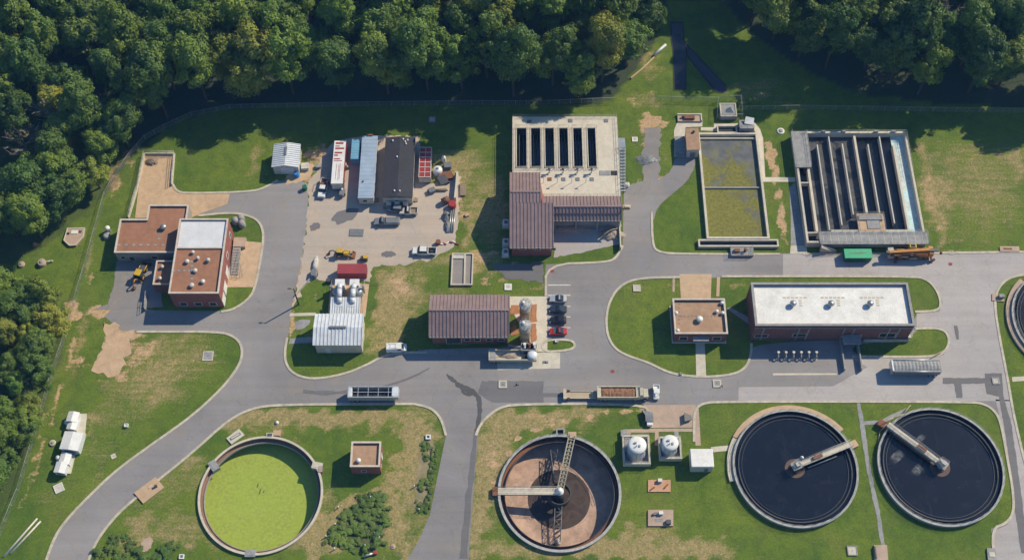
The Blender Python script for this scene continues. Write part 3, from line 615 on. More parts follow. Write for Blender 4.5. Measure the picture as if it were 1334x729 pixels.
# painted lines and marks
for i, y in enumerate((371.3, 384.6, 399, 412.6, 426.6)):
    sheet('parking_line', 'paint', [(713.5, y - .65), (743, y - .65), (743, y + .65), (713.5, y + .65)], .055)
sheet('lane_mark', 'deck', [(1007, 486), (1090, 486), (1090, 488), (1007, 488.5)], .052)
for q in ((719, 353), (798, 483.5), (1238, 344)):
    sheet('drain_cover', 'paintred', [(q[0] - 2.5, q[1] - 1.8), (q[0] + 2.5, q[1] - 1.8), (q[0] + 2.5, q[1] + 1.8), (q[0] - 2.5, q[1] + 1.8)], .06)
def kerb(px, w=.55, h=.14, smooth=2, closed=False, mat='kerb'):
    pts = chaikin([PX(*p) for p in px], smooth, closed); n = len(pts); L = []; Rr = []
    for i in range(n):
        a = Vector(pts[i - 1] if i or closed else pts[i]); b = Vector(pts[(i + 1) % n] if i < n - 1 or closed else pts[i])
        d = (b - a).normalized(); q = Vector((-d.y, d.x)) * w / 2; p = Vector(pts[i]); L.append(p + q); Rr.append(p - q)
    mb = MB(); vs = []; fs = []
    for l, r in zip(L, Rr): vs += [(l.x, l.y, 0), (l.x, l.y, h), (r.x, r.y, h), (r.x, r.y, 0)]
    for i in range(n if closed else n - 1):
        a, b = i * 4, ((i + 1) % n) * 4
        fs += [(a + k, b + k, b + k + 1, a + k + 1) for k in range(3)]
    if not closed: fs += [(3, 2, 1, 0), tuple((n - 1) * 4 + k for k in range(4))]
    return struct('kerb', mb.add(vs, fs), mat)
for k in (K1, K2b, K2, K3, K4, K5, K6, K7, K7b, K8, K8b, K9, K10, K11, K12): kerb(k)
kerb(K13, closed=True)
kerb([(480, 526), (540, 526)], smooth=0)
# ------------------------------------------------------------------ flat-roofed buildings and their details
def window(root, x, y, nx, ny, w_, z0, z1, pane='glass', name='window', frame='coping'):
    tx, ty = -ny, nx; d = .07
    def bx(mb, u0, u1, za, zb, d0, d1):
        p = [(x + tx * u + nx * d_, y + ty * u + ny * d_) for u, d_ in ((u0, d0), (u1, d0), (u1, d1), (u0, d1))]
        return mb.prism(p, za, zb, True)
    f = MB(); t = .14
    bx(f, -w_ / 2, w_ / 2, z0, z0 + t, .004, d); bx(f, -w_ / 2, w_ / 2, z1 - t, z1, .004, d)
    bx(f, -w_ / 2, -w_ / 2 + t, z0 + t, z1 - t, .004, d); bx(f, w_ / 2 - t, w_ / 2, z0 + t, z1 - t, .004, d)
    fr = part(name, f, frame, root)
    part('pane' if name == 'window' else 'panel', bx(MB(), -w_ / 2 + t, w_ / 2 - t, z0 + t, z1 - t, .004, .035), pane, fr); return fr
def vent(root, px, py, z, r=.45, h=.8, mat='alu', name='roof_vent', loc=None):
    x, y = loc or PX(px, py, z + h * .7)
    v = part(name, MB().lathe([(r * .7, z), (r * .7, z + h * .55)], x, y, 12), mat, root)
    part('vent_cap', MB().lathe([(r, z + h * .5), (r * 1.05, z + h * .7), (r * .75, z + h * .95), (.02, z + h * 1.05)], x, y, 14), mat, v); return v
def flat_building(root, poly, h, wall, roof, cope='coping', par=.45, th=.3):
    poly = ccw(poly); inn = inset(poly, th); n = len(poly); mb = MB()
    for i in range(n):
        j = (i + 1) % n
        mb.add([(*poly[i], 0), (*poly[j], 0), (*poly[j], h), (*poly[i], h)], [(0, 1, 2, 3)])
        mb.add([(*inn[i], h - par), (*inn[j], h - par), (*inn[j], h), (*inn[i], h)], [(3, 2, 1, 0)])
    w_ = part('wall', mb, wall, root)
    part('coping', MB().ring(inset(poly, -.07), inset(poly, th + .05), h + .003, h + .13), cope, root)
    return part('roof', MB().flat(inn, h - par), roof, root)
def pads(root, pxs, z, mat='greyconc', s=.5):
    mb = MB()
    for x, y in pxs:
        a = P(x, y, z); mb.box(a.x - s * .7, a.y - s / 2, z, a.x + s * .7, a.y + s / 2, z + .05)
    part('walkway_pads', mb, mat, root)
# brick pump house on the left: tall block, low wing, small annex
x0, y0, x1, y1 = quad4((237, 285), (300.5, 285), (281.5, 382), (217, 382), 6.8)
root = thing('brick_building', 'red brick building with a low brown-roofed wing and half white, half brown tall roof', 'building', ((x0 + x1) / 2, (y0 + y1) / 2))
flat_building(root, rpoly(x0, y0, x1, y1), 6.8, 'brick', 'roofbrown')
ym = P(258, 322.5, 6.4).y
part('white_roof_section', MB().prism(rpoly(x0 + .32, ym, x1 - .32, y1 - .32), 6.36, 6.5), 'rooflight', root)
part('roof_divider', MB().box(x0 + .33, ym - .35, 6.36, x1 - .33, ym - .003, 6.75), 'coping', root)
for q in ((251, 328), (257.5, 335.5), (243.5, 340), (271, 338), (254, 352), (249.5, 371), (264, 366)): vent(root, q[0], q[1], 6.36, random.uniform(.4, .62), random.uniform(.7, 1.1), 'dirtywhite')
pads(root, [(250, 341 + i * 5.5) for i in range(5)] + [(226 + i * 7, 352.5) for i in range(4)], 6.36)
xa, xb = P(147.5, 329, 4).x, P(158, 285.5, 4).x; xW = (xa + xb) / 2
xM = (P(190, 285.5, 4).x + P(195, 267, 4).x) / 2; xE = P(246, 267, 4).x; yN = P(220, 267, 4).y; yM = P(175, 285.5, 4).y; yS = P(185, 329, 4).y
x0w = x0 - .004
wing = [(xW, yS), (x0w, yS), (x0w, y1 + .004), (xE, y1 + .004), (xE, yN), (xM, yN), (xM, yM), (xW, yM)]
mbw = MB(); inn = inset(wing, .3); wg = ccw(wing)
for i in range(len(wg)):
    j = (i + 1) % len(wg)
    mbw.add([(*wg[i], 0), (*wg[j], 0), (*wg[j], 4), (*wg[i], 4)], [(0, 1, 2, 3)]); mbw.add([(*inn[i], 3.6), (*inn[j], 3.6), (*inn[j], 4), (*inn[i], 4)], [(3, 2, 1, 0)])
part('wing_wall', mbw, 'wallgrey', root); part('wing_roof', MB().flat(inn, 3.6), 'roofbrown', root)
part('wing_coping', MB().ring(inset(wing, -.07), inset(wing, .36), 4.003, 4.13), 'coping', root)
vent(root, 212.5, 295, 3.6, .75, 1.2, 'steel'); pads(root, [(155 + i * 9.5, 319) for i in range(7)] + [(208, 303), (207, 311)], 3.6)
ax0, ay0, ax1, ay1 = quad4((205, 339), (221, 339), (215, 370), (197.5, 370), 4)
ax1 = x0 - .004
ann = rpoly(ax0, ay0, ax1, min(ay1, yS - .004)); inn = inset(ann, .25); mbw = MB()
for i in range(4):
    j = (i + 1) % 4
    mbw.add([(*ann[i], 0), (*ann[j], 0), (*ann[j], 3.8), (*ann[i], 3.8)], [(0, 1, 2, 3)]); mbw.add([(*inn[i], 3.5), (*inn[j], 3.5), (*inn[j], 3.8), (*inn[i], 3.8)], [(3, 2, 1, 0)])
part('annex_wall', mbw, 'brickd', root); part('annex_roof', MB().flat(inn, 3.5), 'roofbrown', root); part('annex_coping', MB().ring(inset(ann, -.06), inset(ann, .3), 3.803, 3.92), 'coping', root)
vent(root, 211, 347, 3.5, .45, .9, 'dirtywhite'); vent(root, 208, 362, 3.5, .45, .9, 'dirtywhite')
for i, (u, wd) in enumerate(((.12, 1.2), (.4, 1.6), (.57, 2.4), (.78, 2.6), (.93, 2.4))):
    window(root, x1, y1 + (y0 - y1) * u, 1, 0, wd, .05 if i > 1 else 2.5, 2.9 if i > 1 else 4.2, 'white' if i > 1 else 'glass', 'door' if i > 1 else 'window', 'white')
for i in range(3): window(root, x0 + (x1 - x0) * (.2 + .3 * i), y0, 0, -1, 1.8, .9, 2.6)
window(root, xW + 3.5, yS, 0, -1, 1.5, .05, 2.3, 'dark', 'door'); window(root, xW + 9, yS, 0, -1, 1.6, 1.2, 2.4); window(root, xW + 1.5, yS, 0, -1, 1.2, 1.2, 2.4)
# small brick building, right of the middle
def corner_tops(root, poly, z, s=.7, mat='white'):
    for p in poly: pass
bx0, by0, bx1, by1 = quad4((877, 389), (944, 389), (948, 434.5), (878.5, 434.5), 4.4)
root = thing('brick_building', 'small square brick building with tan gravel roof and round white vents', 'building', ((bx0 + bx1) / 2, (by0 + by1) / 2))
flat_building(root, rpoly(bx0, by0, bx1, by1), 4.4, 'brickd', 'rooftan', par=.5)
vent(root, 911.5, 415, 3.9, .75, 1.1, 'white')
for q in ((934, 405), (941.5, 407), (940.5, 394), (883, 430), (881, 407)): vent(root, q[0], q[1], 3.9, .42, .8, 'white')
pads(root, [(887 + i * 5, 411.5) for i in range(11)] + [(885, 396 + 5 * i) for i in range(6)], 3.9, 'midgrey', .25)
for u in (.18, .82): window(root, bx0 + (bx1 - bx0) * u, by0, 0, -1, 2, 1.2, 2.9)
window(root, (bx0 + bx1) / 2, by0, 0, -1, 2.3, .05, 2.8, 'midgrey', 'door')
part('porch_roof', MB().box((bx0 + bx1) / 2 - 1.8, by0 - 1.2, 3.0, (bx0 + bx1) / 2 + 1.8, by0 - .004, 3.2), 'greyconc', root)
part('plinth', MB().ring(inset(rpoly(bx0, by0, bx1, by1), -.25), inset(rpoly(bx0, by0, bx1, by1), -.004), 0, .35), 'coping', root)
part('equipment_frame', MB().box(bx0 + 3.6, by1 + .01, 0, bx0 + 8.2, by1 + .7, 2.3).box(bx0 + 2.6, by1 + .02, 0, bx0 + 3.2, by1 + .5, 1.5), 'greyconc', root)
# long brick building with the white roof
wx0, wy0, wx1, wy1 = quad4((979, 369), (1182, 367.5), (1192, 424), (983.5, 424), 7.2)
root = thing('brick_building', 'long dark red brick building with a big white flat roof', 'building', ((wx0 + wx1) / 2, (wy0 + wy1) / 2))
flat_building(root, rpoly(wx0, wy0, wx1, wy1), 7.2, 'brickd', 'roofwhite', 'greyconc', par=.6, th=.45)
for px_ in (1033.5, 1083, 1134):
    v = vent(root, px_, 394.5, 6.6, .75, 1.3, 'steel')
    mb = MB(); c = P(px_, 394.5, 6.6)
    for i in range(-2, 4): mb.box(c.x + i * .95 - .35, c.y + 1.2, 6.6, c.x + i * .95 + .35, c.y + 1.6, 6.64)
    for i in range(3): mb.box(c.x + 1.3, c.y + .5 - i * .65, 6.6, c.x + 2.0, c.y + .9 - i * .65, 6.64)
    part('walkway_pads', mb, 'cream', root)
for i in range(7):
    x = wx0 + (wx1 - wx0) * (i + .5) / 7 + (2.4 if i % 2 else -.5); part('downpipe', MB().box(x, wy0 - .12, .3, x + .3, wy0 - .004, 6.1), 'greyconc', root)
part('belt_course', MB().box(wx0 - .05, wy0 - .2, 6.15, wx1 + .05, wy0 - .125, 6.45), 'greyconc', root)
for u, kind in ((.06, 0), (.3, 1), (.86, 2)): window(root, wx0 + (wx1 - wx0) * u, wy0, 0, -1, (3.2, 3.2, 3.8)[kind], (1.5, 1.8, 1.5)[kind], (3.0, 3.4, 3.6)[kind], 'glass')
window(root, wx0 + 24, wy0, 0, -1, 2.4, .05, 2.7, 'dark', 'door')
cx = P(1104, 440, 0).x
part('entrance_canopy', MB().box(cx - 2.1, wy0 - 2.6, 2.9, cx + 2.1, wy0 - .21, 3.15), 'greyconc', root)
part('entrance_wall', MB().box(cx - 2.1, wy0 - 8, 0, cx - 1.8, wy0 - .21, 1.3).box(cx + 1.8, wy0 - 8, 0, cx + 2.1, wy0 - .21, 1.3), 'greyconc', root)
part('plinth', MB().box(wx0 + 26, wy0 - .5, 0, wx1 + .4, wy0 - .21, .9).box(wx1 + .004, wy0 - .2, 0, wx1 + .6, wy0 + 3, 1.6), 'conc', root)
# little brick kiosk by the green tank
qx0, qy0, qx1, qy1 = quad4((458.5, 575), (497, 575), (494, 607.5), (456, 607.5), 4.4)
root = thing('brick_kiosk', 'small red brick kiosk with flat tan roof beside the green round tank', 'building', ((qx0 + qx1) / 2, (qy0 + qy1) / 2))
flat_building(root, rpoly(qx0, qy0, qx1, qy1), 4.4, 'brick', 'rooftan', par=.45)
vent(root, 467, 599, 3.95, .5, .9, 'white'); window(root, qx1, qy0 + 3.6, 1, 0, 1.1, .05, 2.3, 'white', 'door', 'white'); window(root, qx1, qy0 + 1.2, 1, 0, .8, 1.2, 2.2, 'glass'); window(root, (qx0 + qx1) / 2 - .5, qy0, 0, -1, 1.2, 1.2, 2.3)
# white cube building
cx0, cy0, cx1, cy1 = quad4((899.8, 584), (929, 584), (929.8, 608), (899.4, 608), 3.2)
root = thing('white_hut', 'small white cube-shaped hut with plain white roof beside the footbridge path', 'hut', ((cx0 + cx1) / 2, (cy0 + cy1) / 2))
part('wall', MB().prism(rpoly(cx0 + .12, cy0 + .12, cx1 - .12, cy1 - .12), 0, 3.0), 'wallwhite', root)
part('roof', MB().rbox(cx0, cy0, 3.003, cx1, cy1, 3.3, .15), 'roofwhite', root)
window(root, (cx0 + cx1) / 2 + 1, cy0 + .12, 0, -1, 1.1, .05, 2.2, 'midgrey', 'door')
# small pavilion on the algae basin
px0, py0, px1, py1 = quad4((893, 167), (910, 167), (912, 195), (894.5, 195), 3.6)
root = thing('pump_pavilion', 'small white-walled pump pavilion with a sloping tan roof on the basin corner', 'hut', ((px0 + px1) / 2, (py0 + py1) / 2))
part('wall', MB().prism(rpoly(px0 + .2, py0 + .2, px1 - .2, py1 - .2), 0, 3.3), 'wallwhite', root)
part('roof', MB().slab([(px0, py0, 3.45), (px1, py0, 3.65), (px1, py1, 3.75), (px0, py1, 3.55)], .18), 'rooftan', root)
vent(root, 904, 171, 3.6, .35, .6, 'dark'); window(root, (px0 + px1) / 2, py0 + .2, 0, -1, 1.6, .05, 2.4, 'midgrey', 'door'); window(root, px0 + .2, (py0 + py1) / 2, -1, 0, 1.6, 1, 2.2)
part('side_stair', MB().box(px0 - 2.4, py0 + 1, 0, px0 + .1, py1 - .5, .9).box(px0 - 2.4, py0 + .2, 0, px0 + .1, py0 + .98, .45), 'greyconc', root)
# ------------------------------------------------------------------ ribbed metal roofs
def ribs(pa, pb, pc, pd, step=.8, w_=.2, h=.13):
    """standing seams running from edge pa-pb (eave) to edge pd-pc (ridge)"""
    a, b, c, d = [Vector(p) for p in (pa, pb, pc, pd)]; n = max(2, int((b - a).length / step)); mb = MB(); nrm = (b - a).cross(d - a).normalized()
    if nrm.z < 0: nrm = -nrm
    u = (b - a).normalized() * w_ / 2
    for i in range(n + 1):
        p = a.lerp(b, i / n); q = d.lerp(c, i / n)
        vs = [p - u, p + u, q + u, q - u]; mb.add([v + nrm * .002 for v in vs] + [v + nrm * h for v in vs], [(4, 5, 6, 7), (0, 1, 5, 4), (2, 3, 7, 6), (1, 2, 6, 5), (3, 0, 4, 7)])
    return mb
def roof_panel(root, pts, mat, th=.18, step=.8, name='roof_panel'):
    o = part(name, MB().slab(pts, th), mat, root)
    if step: part('seam', ribs(*pts, step=step), mat, o)
    return o
def gable_walls(x0, y0, x1, y1, ze, zr, axis):
    mb = MB()
    if axis == 'x':
        ym = (y0 + y1) / 2
        return mb.add([(x0, y0, 0), (x1, y0, 0), (x1, y1, 0), (x0, y1, 0), (x0, y0, ze), (x1, y0, ze), (x1, y1, ze), (x0, y1, ze), (x0, ym, zr), (x1, ym, zr)], [(0, 1, 5, 4), (2, 3, 7, 6), (1, 2, 6, 9, 5), (3, 0, 4, 8, 7)])
    xm = (x0 + x1) / 2
    return mb.add([(x0, y0, 0), (x1, y0, 0), (x1, y1, 0), (x0, y1, 0), (x0, y0, ze), (x1, y0, ze), (x1, y1, ze), (x0, y1, ze), (xm, y0, zr), (xm, y1, zr)], [(3, 0, 4, 7), (1, 2, 6, 5), (0, 1, 5, 8, 4), (2, 3, 7, 9, 6)])
# dewatering building under the single brown gable
gx0, gy0, gx1, gy1 = quad4((561, 383.7), (663.2, 383.7), (663.2, 438.5), (559, 438.5), 5.2)
gx1 = P(663, 410, 5.6).x; gm = (gy0 + gy1) / 2; zr = 7.9
root = thing('gabled_building', 'brick building with a brown ribbed gable roof beside two tan silos', 'building', ((gx0 + gx1) / 2, gm))
part('wall', gable_walls(gx0 + .5, gy0 + .9, gx1 - .3, gy1 - .6, 5.15, 7.5, 'x'), 'brick', root)
roof_panel(root, [(gx0, gy0, 5.2), (gx1, gy0, 5.2), (gx1, gm, zr), (gx0, gm, zr)], 'ribbrown')
roof_panel(root, [(gx1, gy1, 5.2), (gx0, gy1, 5.2), (gx0, gm + .003, zr), (gx1, gm + .003, zr)], 'ribbrown')
part('ridge_cap', MB().box(gx0, gm - .2, zr + .03, gx1, gm + .2, zr + .12), 'ribbrown', root)
part('gutter', MB().box(gx0, gy0 - .14, 4.98, gx1, gy0 - .004, 5.14), 'coping', root)
for i, u in enumerate((.3, .47, .6, .75, .9)):
    x = gx0 + (gx1 - gx0) * u
    if i == 0: window(root, x, gy0 + .9, 0, -1, 3.6, .05, 3.4, 'dark', 'door')
    else: window(root, x, gy0 + .9, 0, -1, 1.5, 1.3, 2.7)
# white metal shed
sx0, sy0, sx1, sy1 = quad4((412, 408.5), (474, 408.5), (471.5, 449.5), (407, 449.5), 4.6)
root = thing('metal_shed', 'white ribbed metal shed with a low gable next to the pale duct plant', 'shed', ((sx0 + sx1) / 2, (sy0 + sy1) / 2))
sm = (sy0 + sy1) / 2; zr = 5.6
part('wall', gable_walls(sx0 + .3, sy0 + .35, sx1 - .25, sy1 - .3, 4.5, 5.35, 'x'), 'cream', root)
roof_panel(root, [(sx0, sy0, 4.6), (sx1, sy0, 4.6), (sx1, sm, zr), (sx0, sm, zr)], 'ribwhite', .12, .8)
roof_panel(root, [(sx1, sy1, 4.6), (sx0, sy1, 4.6), (sx0, sm + .003, zr), (sx1, sm + .003, zr)], 'ribwhite', .12, .8)
part('ridge_vent', MB().box((sx0 + sx1) / 2 - 2, sm - .25, zr + .02, (sx0 + sx1) / 2 + 1.8, sm + .25, zr + .3), 'midgrey', root)
window(root, sx0 + 3, sy0 + .35, 0, -1, 1.2, .05, 2.2, 'white', 'door', 'white'); window(root, sx1 - .25, sm, 1, 0, 2.2, .05, 2.6, 'dirtywhite', 'door', 'white')
# little white shed at the top left
tx0, ty0, tx1, ty1 = quad4((357.5, 188.5), (392, 188.5), (388.5, 217.5), (353, 217.5), 3.4)
root = thing('metal_shed', 'small white ribbed metal shed alone on the lawn by the yard entrance', 'shed', ((tx0 + tx1) / 2, (ty0 + ty1) / 2))
xm = (tx0 + tx1) / 2; zr = 4.2
part('wall', gable_walls(tx0 + .2, ty0 + .25, tx1 - .2, ty1 - .2, 3.35, 4.05, 'y'), 'dirtywhite', root)
roof_panel(root, [(tx0, ty1, 3.4), (tx0, ty0, 3.4), (xm, ty0, zr), (xm, ty1, zr)], 'ribwhite', .1, .6)
roof_panel(root, [(tx1, ty0, 3.4), (tx1, ty1, 3.4), (xm + .003, ty1, zr), (xm + .003, ty0, zr)], 'ribwhite', .1, .6)
part('ridge_vent', MB().box(xm - .22, (ty0 + ty1) / 2 - .4, zr + .02, xm + .22, (ty0 + ty1) / 2 + 2.2, zr + .25), 'midgrey', root)
window(root, xm + .3, ty0 + .25, 0, -1, 3.2, .05, 2.6, 'ribwhite', 'door', 'white'); window(root, tx1 - .2, ty0 + 2.4, 1, 0, 1, .05, 2.1, 'white', 'door', 'white')
# filter building: deck with six basins, brown L-shaped roof, open bay
def railing(root, pts, z, name='railing', h=1.05, closed=False, mat='rail', step=2.0, r=.035):
    mb = MB(); pp = list(pts) + ([pts[0]] if closed else [])
    for a, b in zip(pp[:-1], pp[1:]):
        for k in (.5, 1): mb.tube((*a, z + h * k), (*b, z + h * k), r, 4)
        n = max(1, int(math.dist(a, b) / step))
        for i in range(n + 1):
            t = i / n; x = a[0] + (b[0] - a[0]) * t; y = a[1] + (b[1] - a[1]) * t; mb.tube((x, y, z), (x, y, z + h), r, 4)
    return part(name, mb, mat, root)
zd = 4.2
dx0, dy0, dx1, dy1 = quad4((668, 152), (803.5, 152), (809.5, 256), (667, 256), zd)
root = thing('filter_building', 'large concrete basin building with six dark tanks and a brown ribbed L-shaped roof', 'building', ((dx0 + dx1) / 2, (dy0 + dy1) / 2))
bays = [rect((a, 167.5), (b, 218), zd) for a, b in ((673.2, 685.6), (691.8, 703.8), (710, 722), (728.4, 740.4), (746.6, 759), (765.2, 777))]
part('wall', MB().prism(rpoly(dx0, dy0, dx1, dy1), 0, zd - .5), 'deck', root) if False else None
mb = MB(); d_ = rpoly(dx0, dy0, dx1, dy1)
for i in range(4): mb.add([(*d_[i], 0), (*d_[(i + 1) % 4], 0), (*d_[(i + 1) % 4], zd), (*d_[i], zd)], [(0, 1, 2, 3)])
part('wall', mb, 'conc', root)
part('deck', MB().flat(d_, zd, [rpoly(*b) for b in bays]), 'deck', root)
for b in bays:
    q = rpoly(*b); mb = MB()
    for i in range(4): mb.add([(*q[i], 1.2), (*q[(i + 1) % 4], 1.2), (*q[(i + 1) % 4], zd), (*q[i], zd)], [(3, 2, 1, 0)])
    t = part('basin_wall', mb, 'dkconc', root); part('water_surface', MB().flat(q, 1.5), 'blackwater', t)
    part('coaming', MB().ring(inset(q, -.22), inset(q, -.003), zd + .003, zd + .2), 'conc', t)
    railing(t, inset(q, -.35), zd, closed=True, step=1.6)
    part('weir_trough', MB().box(b[0] + .55, b[1] + .3, 2.3, b[0] + .75, b[3] - .3, 2.8).box(b[2] - .75, b[1] + .3, 2.3, b[2] - .55, b[3] - .3, 2.8), 'dark', t)
railing(root, inset(rpoly(dx0, dy0, dx1, dy1), .15), zd, 'deck_railing', closed=True, step=1.8)
for px_, py_ in ((689.5, 158.5), (743, 157.5), (789.5, 157.5)): part('deck_hatch', MB().rbox(*(lambda a: (a.x - .55, a.y - .5, zd + .003, a.x + .55, a.y + .5, zd + .12))(P(px_, py_, zd)), .04), 'midgrey', root)
for i, px_ in enumerate((716, 734, 752.5, 771)):
    a = P(px_, 233.5, zd); part('deck_hatch', MB().rbox(a.x - .5, a.y - .5, zd + .003, a.x + .5, a.y + .5, zd + .12, .04), 'rust' if i == 0 else 'midgrey', root)
    c = P(px_ - .5, 225, zd)
    v = part('valve_actuator', MB().tube((c.x, c.y, zd), (c.x, c.y, zd + 1.3), .14, 8).tube((c.x - .8, c.y + .1, zd + 1.1), (c.x + .8, c.y + .1, zd + 1.1), .16, 8).lathe([(.3, zd + 1.2), (.33, zd + 1.5), (.1, zd + 1.7)], c.x, c.y, 12), 'steel', root)
    part('handwheel', MB().lathe([(.34, zd + 1.75), (.36, zd + 1.82), (.05, zd + 1.84)], c.x, c.y, 12), 'dark', v)
    l = P(px_ - 8, 238, zd); part('lamp_post', MB().tube((l.x, l.y, zd), (l.x, l.y, zd + 2.6), .06, 6).obox(l.x + .25, l.y, zd + 2.55, .7, .25, .15), 'steel', root)
a = rect((781, 222.5), (795, 228.5), zd); part('deck_hatch', MB().box(a[0], a[1], zd + .003, a[2], a[3], zd + .1), 'greyconc', root)
a = rect((795.5, 222.5), (804.5, 228.5), zd); part('deck_opening', MB().box(a[0], a[1], zd + .003, a[2], a[3], zd + .05), 'void', root)
a = rect((800, 196), (813.5, 241), 3.0); st_ = part('stair', MB(), 'rail', root) if False else None
mb = MB(); n_ = 14
for i in range(n_):
    yy = a[3] - (a[3] - a[1]) * i / n_; mb.box(dx1 + .15, yy - (a[3] - a[1]) / n_, max(.1, zd - .25 - zd * i / n_), dx1 + 1.6, yy - .02, max(.2, zd - .1 - zd * i / n_))
s_ = part('stair', mb, 'steel', root)
mb = MB()
for xx in (dx1 + .13, dx1 + 1.62): mb.tube((xx, a[3], zd + 1), (xx, a[1], 1.1), .04, 4).tube((xx, a[3], zd + .5), (xx, a[1], .6), .04, 4).tube((xx, a[1], 0), (xx, a[1], 1.1), .04, 4).tube((xx, a[3], 0), (xx, a[3], zd + 1), .06, 4)
part('handrail', mb, 'rail', s_)
part('stair_landing', MB().box(dx1 + .004, a[3] + .02, zd - .25, dx1 + 1.7, a[3] + 3, zd - .05), 'steel', root)
# roofs: long west wing (saltbox) and east wing with its own ridge
def RP(px_, py_, z): p = P(px_, py_, z); return (p.x, p.y, p.z)
zw, ze_, zn = 9.4, 5.0, 5.6
xw0 = P(664.4, 322.5, ze_).x; xw1 = P(721, 322.5, ze_).x; xn1 = P(703.3, 224.5, zn).x
yN_, yR, yS_ = P(684, 224.5, zn).y, P(684, 249.5, zw).y, P(684, 322.5, ze_).y
ze2, zr2, zn2 = 4.9, 6.9, 5.1
yeN, yeR, yeS = P(760, 255.3, zn2).y, P(760, 268.6, zr2).y, P(760, 286.8, ze2).y
xe1 = P(809.8, 280, ze2).x
zat = lambda y: ze_ + (zw - ze_) * (y - yS_) / (yR - yS_)
roof_panel(root, [(xn1, yN_, zn), (xw0, yN_, zn), (xw0, yR, zw), (xn1, yR, zw)], 'ribbrown')
roof_panel(root, [(xw0, yeR, zat(yeR)), (xn1, yeR, zat(yeR)), (xn1, yR - .003, zw), (xw0, yR - .003, zw)], 'ribbrown')
roof_panel(root, [(xw0, yS_, ze_), (xw1, yS_, ze_), (xw1, yeR - .003, zat(yeR)), (xw0, yeR - .003, zat(yeR))], 'ribbrown')
roof_panel(root, [(xe1, yeN, zn2), (xn1 + .003, yeN, zn2), (xn1 + .003, yeR, zr2), (xe1, yeR, zr2)], 'ribbrown')
roof_panel(root, [(xw1 + .003, yeS, ze2), (xe1, yeS, ze2), (xe1, yeR - .003, zr2), (xw1 + .003, yeR - .003, zr2)], 'ribbrown')
part('ridge_cap', MB().box(xw0, yR - .2, zw + .03, xn1, yR + .2, zw + .12).box(xn1 + .01, yeR - .2, zr2 + .03, xe1, yeR + .2, zr2 + .12), 'ribbrown', root)
part('gutter', MB().box(xw0, yS_ - .14, 4.8, xw1, yS_ - .004, 4.94).box(xw1 + .2, yeS - .14, 4.7, xe1, yeS - .004, 4.84), 'coping', root)
# west wing follows its roof from the floor to the underside
mb = MB(); xa_, xb_ = xw0 + .4, xw1 - .35
prof = [(yS_ + .7, 0), (yS_ + .7, ze_ + .12), (yR, zw - .22), (yN_ - .3, zn + .05 - .22), (yN_ - .3, 0)]
mb.add([(xa_, y_, z_) for y_, z_ in prof] + [(min(xb_, xn1 - .2) if y_ > yeR else xb_, y_, z_) for y_, z_ in prof], [(0, 4, 3, 2, 1), (5, 6, 7, 8, 9), (0, 1, 6, 5), (3, 4, 9, 8)])
part('brick_wall', mb, 'brick', root)
mb = MB(); prof = [(yeR - 1.5, 0), (yeR - 1.5, zr2 - .75), (yeR, zr2 - .22), (yeN - .1, zn2 - .2), (yeN - .1, 0)]
mb.add([(xn1 - .2, y_, z_) for y_, z_ in prof] + [(xe1 - .35, y_, z_) for y_, z_ in prof], [(0, 4, 3, 2, 1), (5, 6, 7, 8, 9), (0, 1, 6, 5), (3, 4, 9, 8)])
part('brick_wall', mb, 'wallgrey', root)
for i in range(4): x_ = xw1 + .5 + (xe1 - xw1 - 1.0) * i / 3; part('column', MB().box(x_ - .2, yeS + .3, 0, x_ + .2, yeS + .7, 4.75), 'wallgrey', root)
for i in range(3): window(root, xw0 + 3 + i * 3.6, yS_ + .7, 0, -1, 1.4, 2.7, 3.9)
window(root, xw1 - .35, yS_ + 6, 1, 0, 2.4, .05, 3, 'midgrey', 'door')
part('side_wall', MB().box(xe1 - .4, yeS - 5.5, 0, xe1 - .1, yeS + .2, 1.6), 'conc', root)
# ------------------------------------------------------------------ round tanks
def deck_bridge(root, a, b, z, w_, mat='conc', rails=True, beam=True, name='bridge', railmat='rail', planks=False):
    a, b = Vector(a), Vector(b); d = (b - a).normalized(); q = Vector((-d.y, d.x)) * w_ / 2
    pr = [a + q, a - q, b - q, b + q]; mb = MB()
    if planks:      # open lattice deck: two stringers and cross members
        for s in (1, -1): mb.prism([a + q * s, a + q * s * .72, b + q * s * .72, b + q * s], z - .3, z, True)
        L = (b - a).length; k = int(L / .9)
        for i in range(k + 1):
            c = a + d * (L * i / k); mb.prism([c + q * .72, c - q * .72, c - q * .72 + d * .22, c + q * .72 + d * .22], z - .15, z - .04, True)
        mb.prism([a + q * .3, a - q * .3, b - q * .3, b + q * .3], z - .22, z - .18, True)
    else: mb.prism(pr, z - .25, z, True)
    o = part(name, mb, mat, root)
    if beam:
        m2 = MB()
        for s in (.8, -.8): m2.prism([a + q * s, a + q * (s - .15), b + q * (s - .15), b + q * s], z - .75, z - .31, True)
        part('girder', m2, 'rail', o)
    if rails:
        for s in (1, -1): railing(o, [tuple(a + q * s), tuple(b + q * s)], z, 'handrail', step=1.7)
    return o
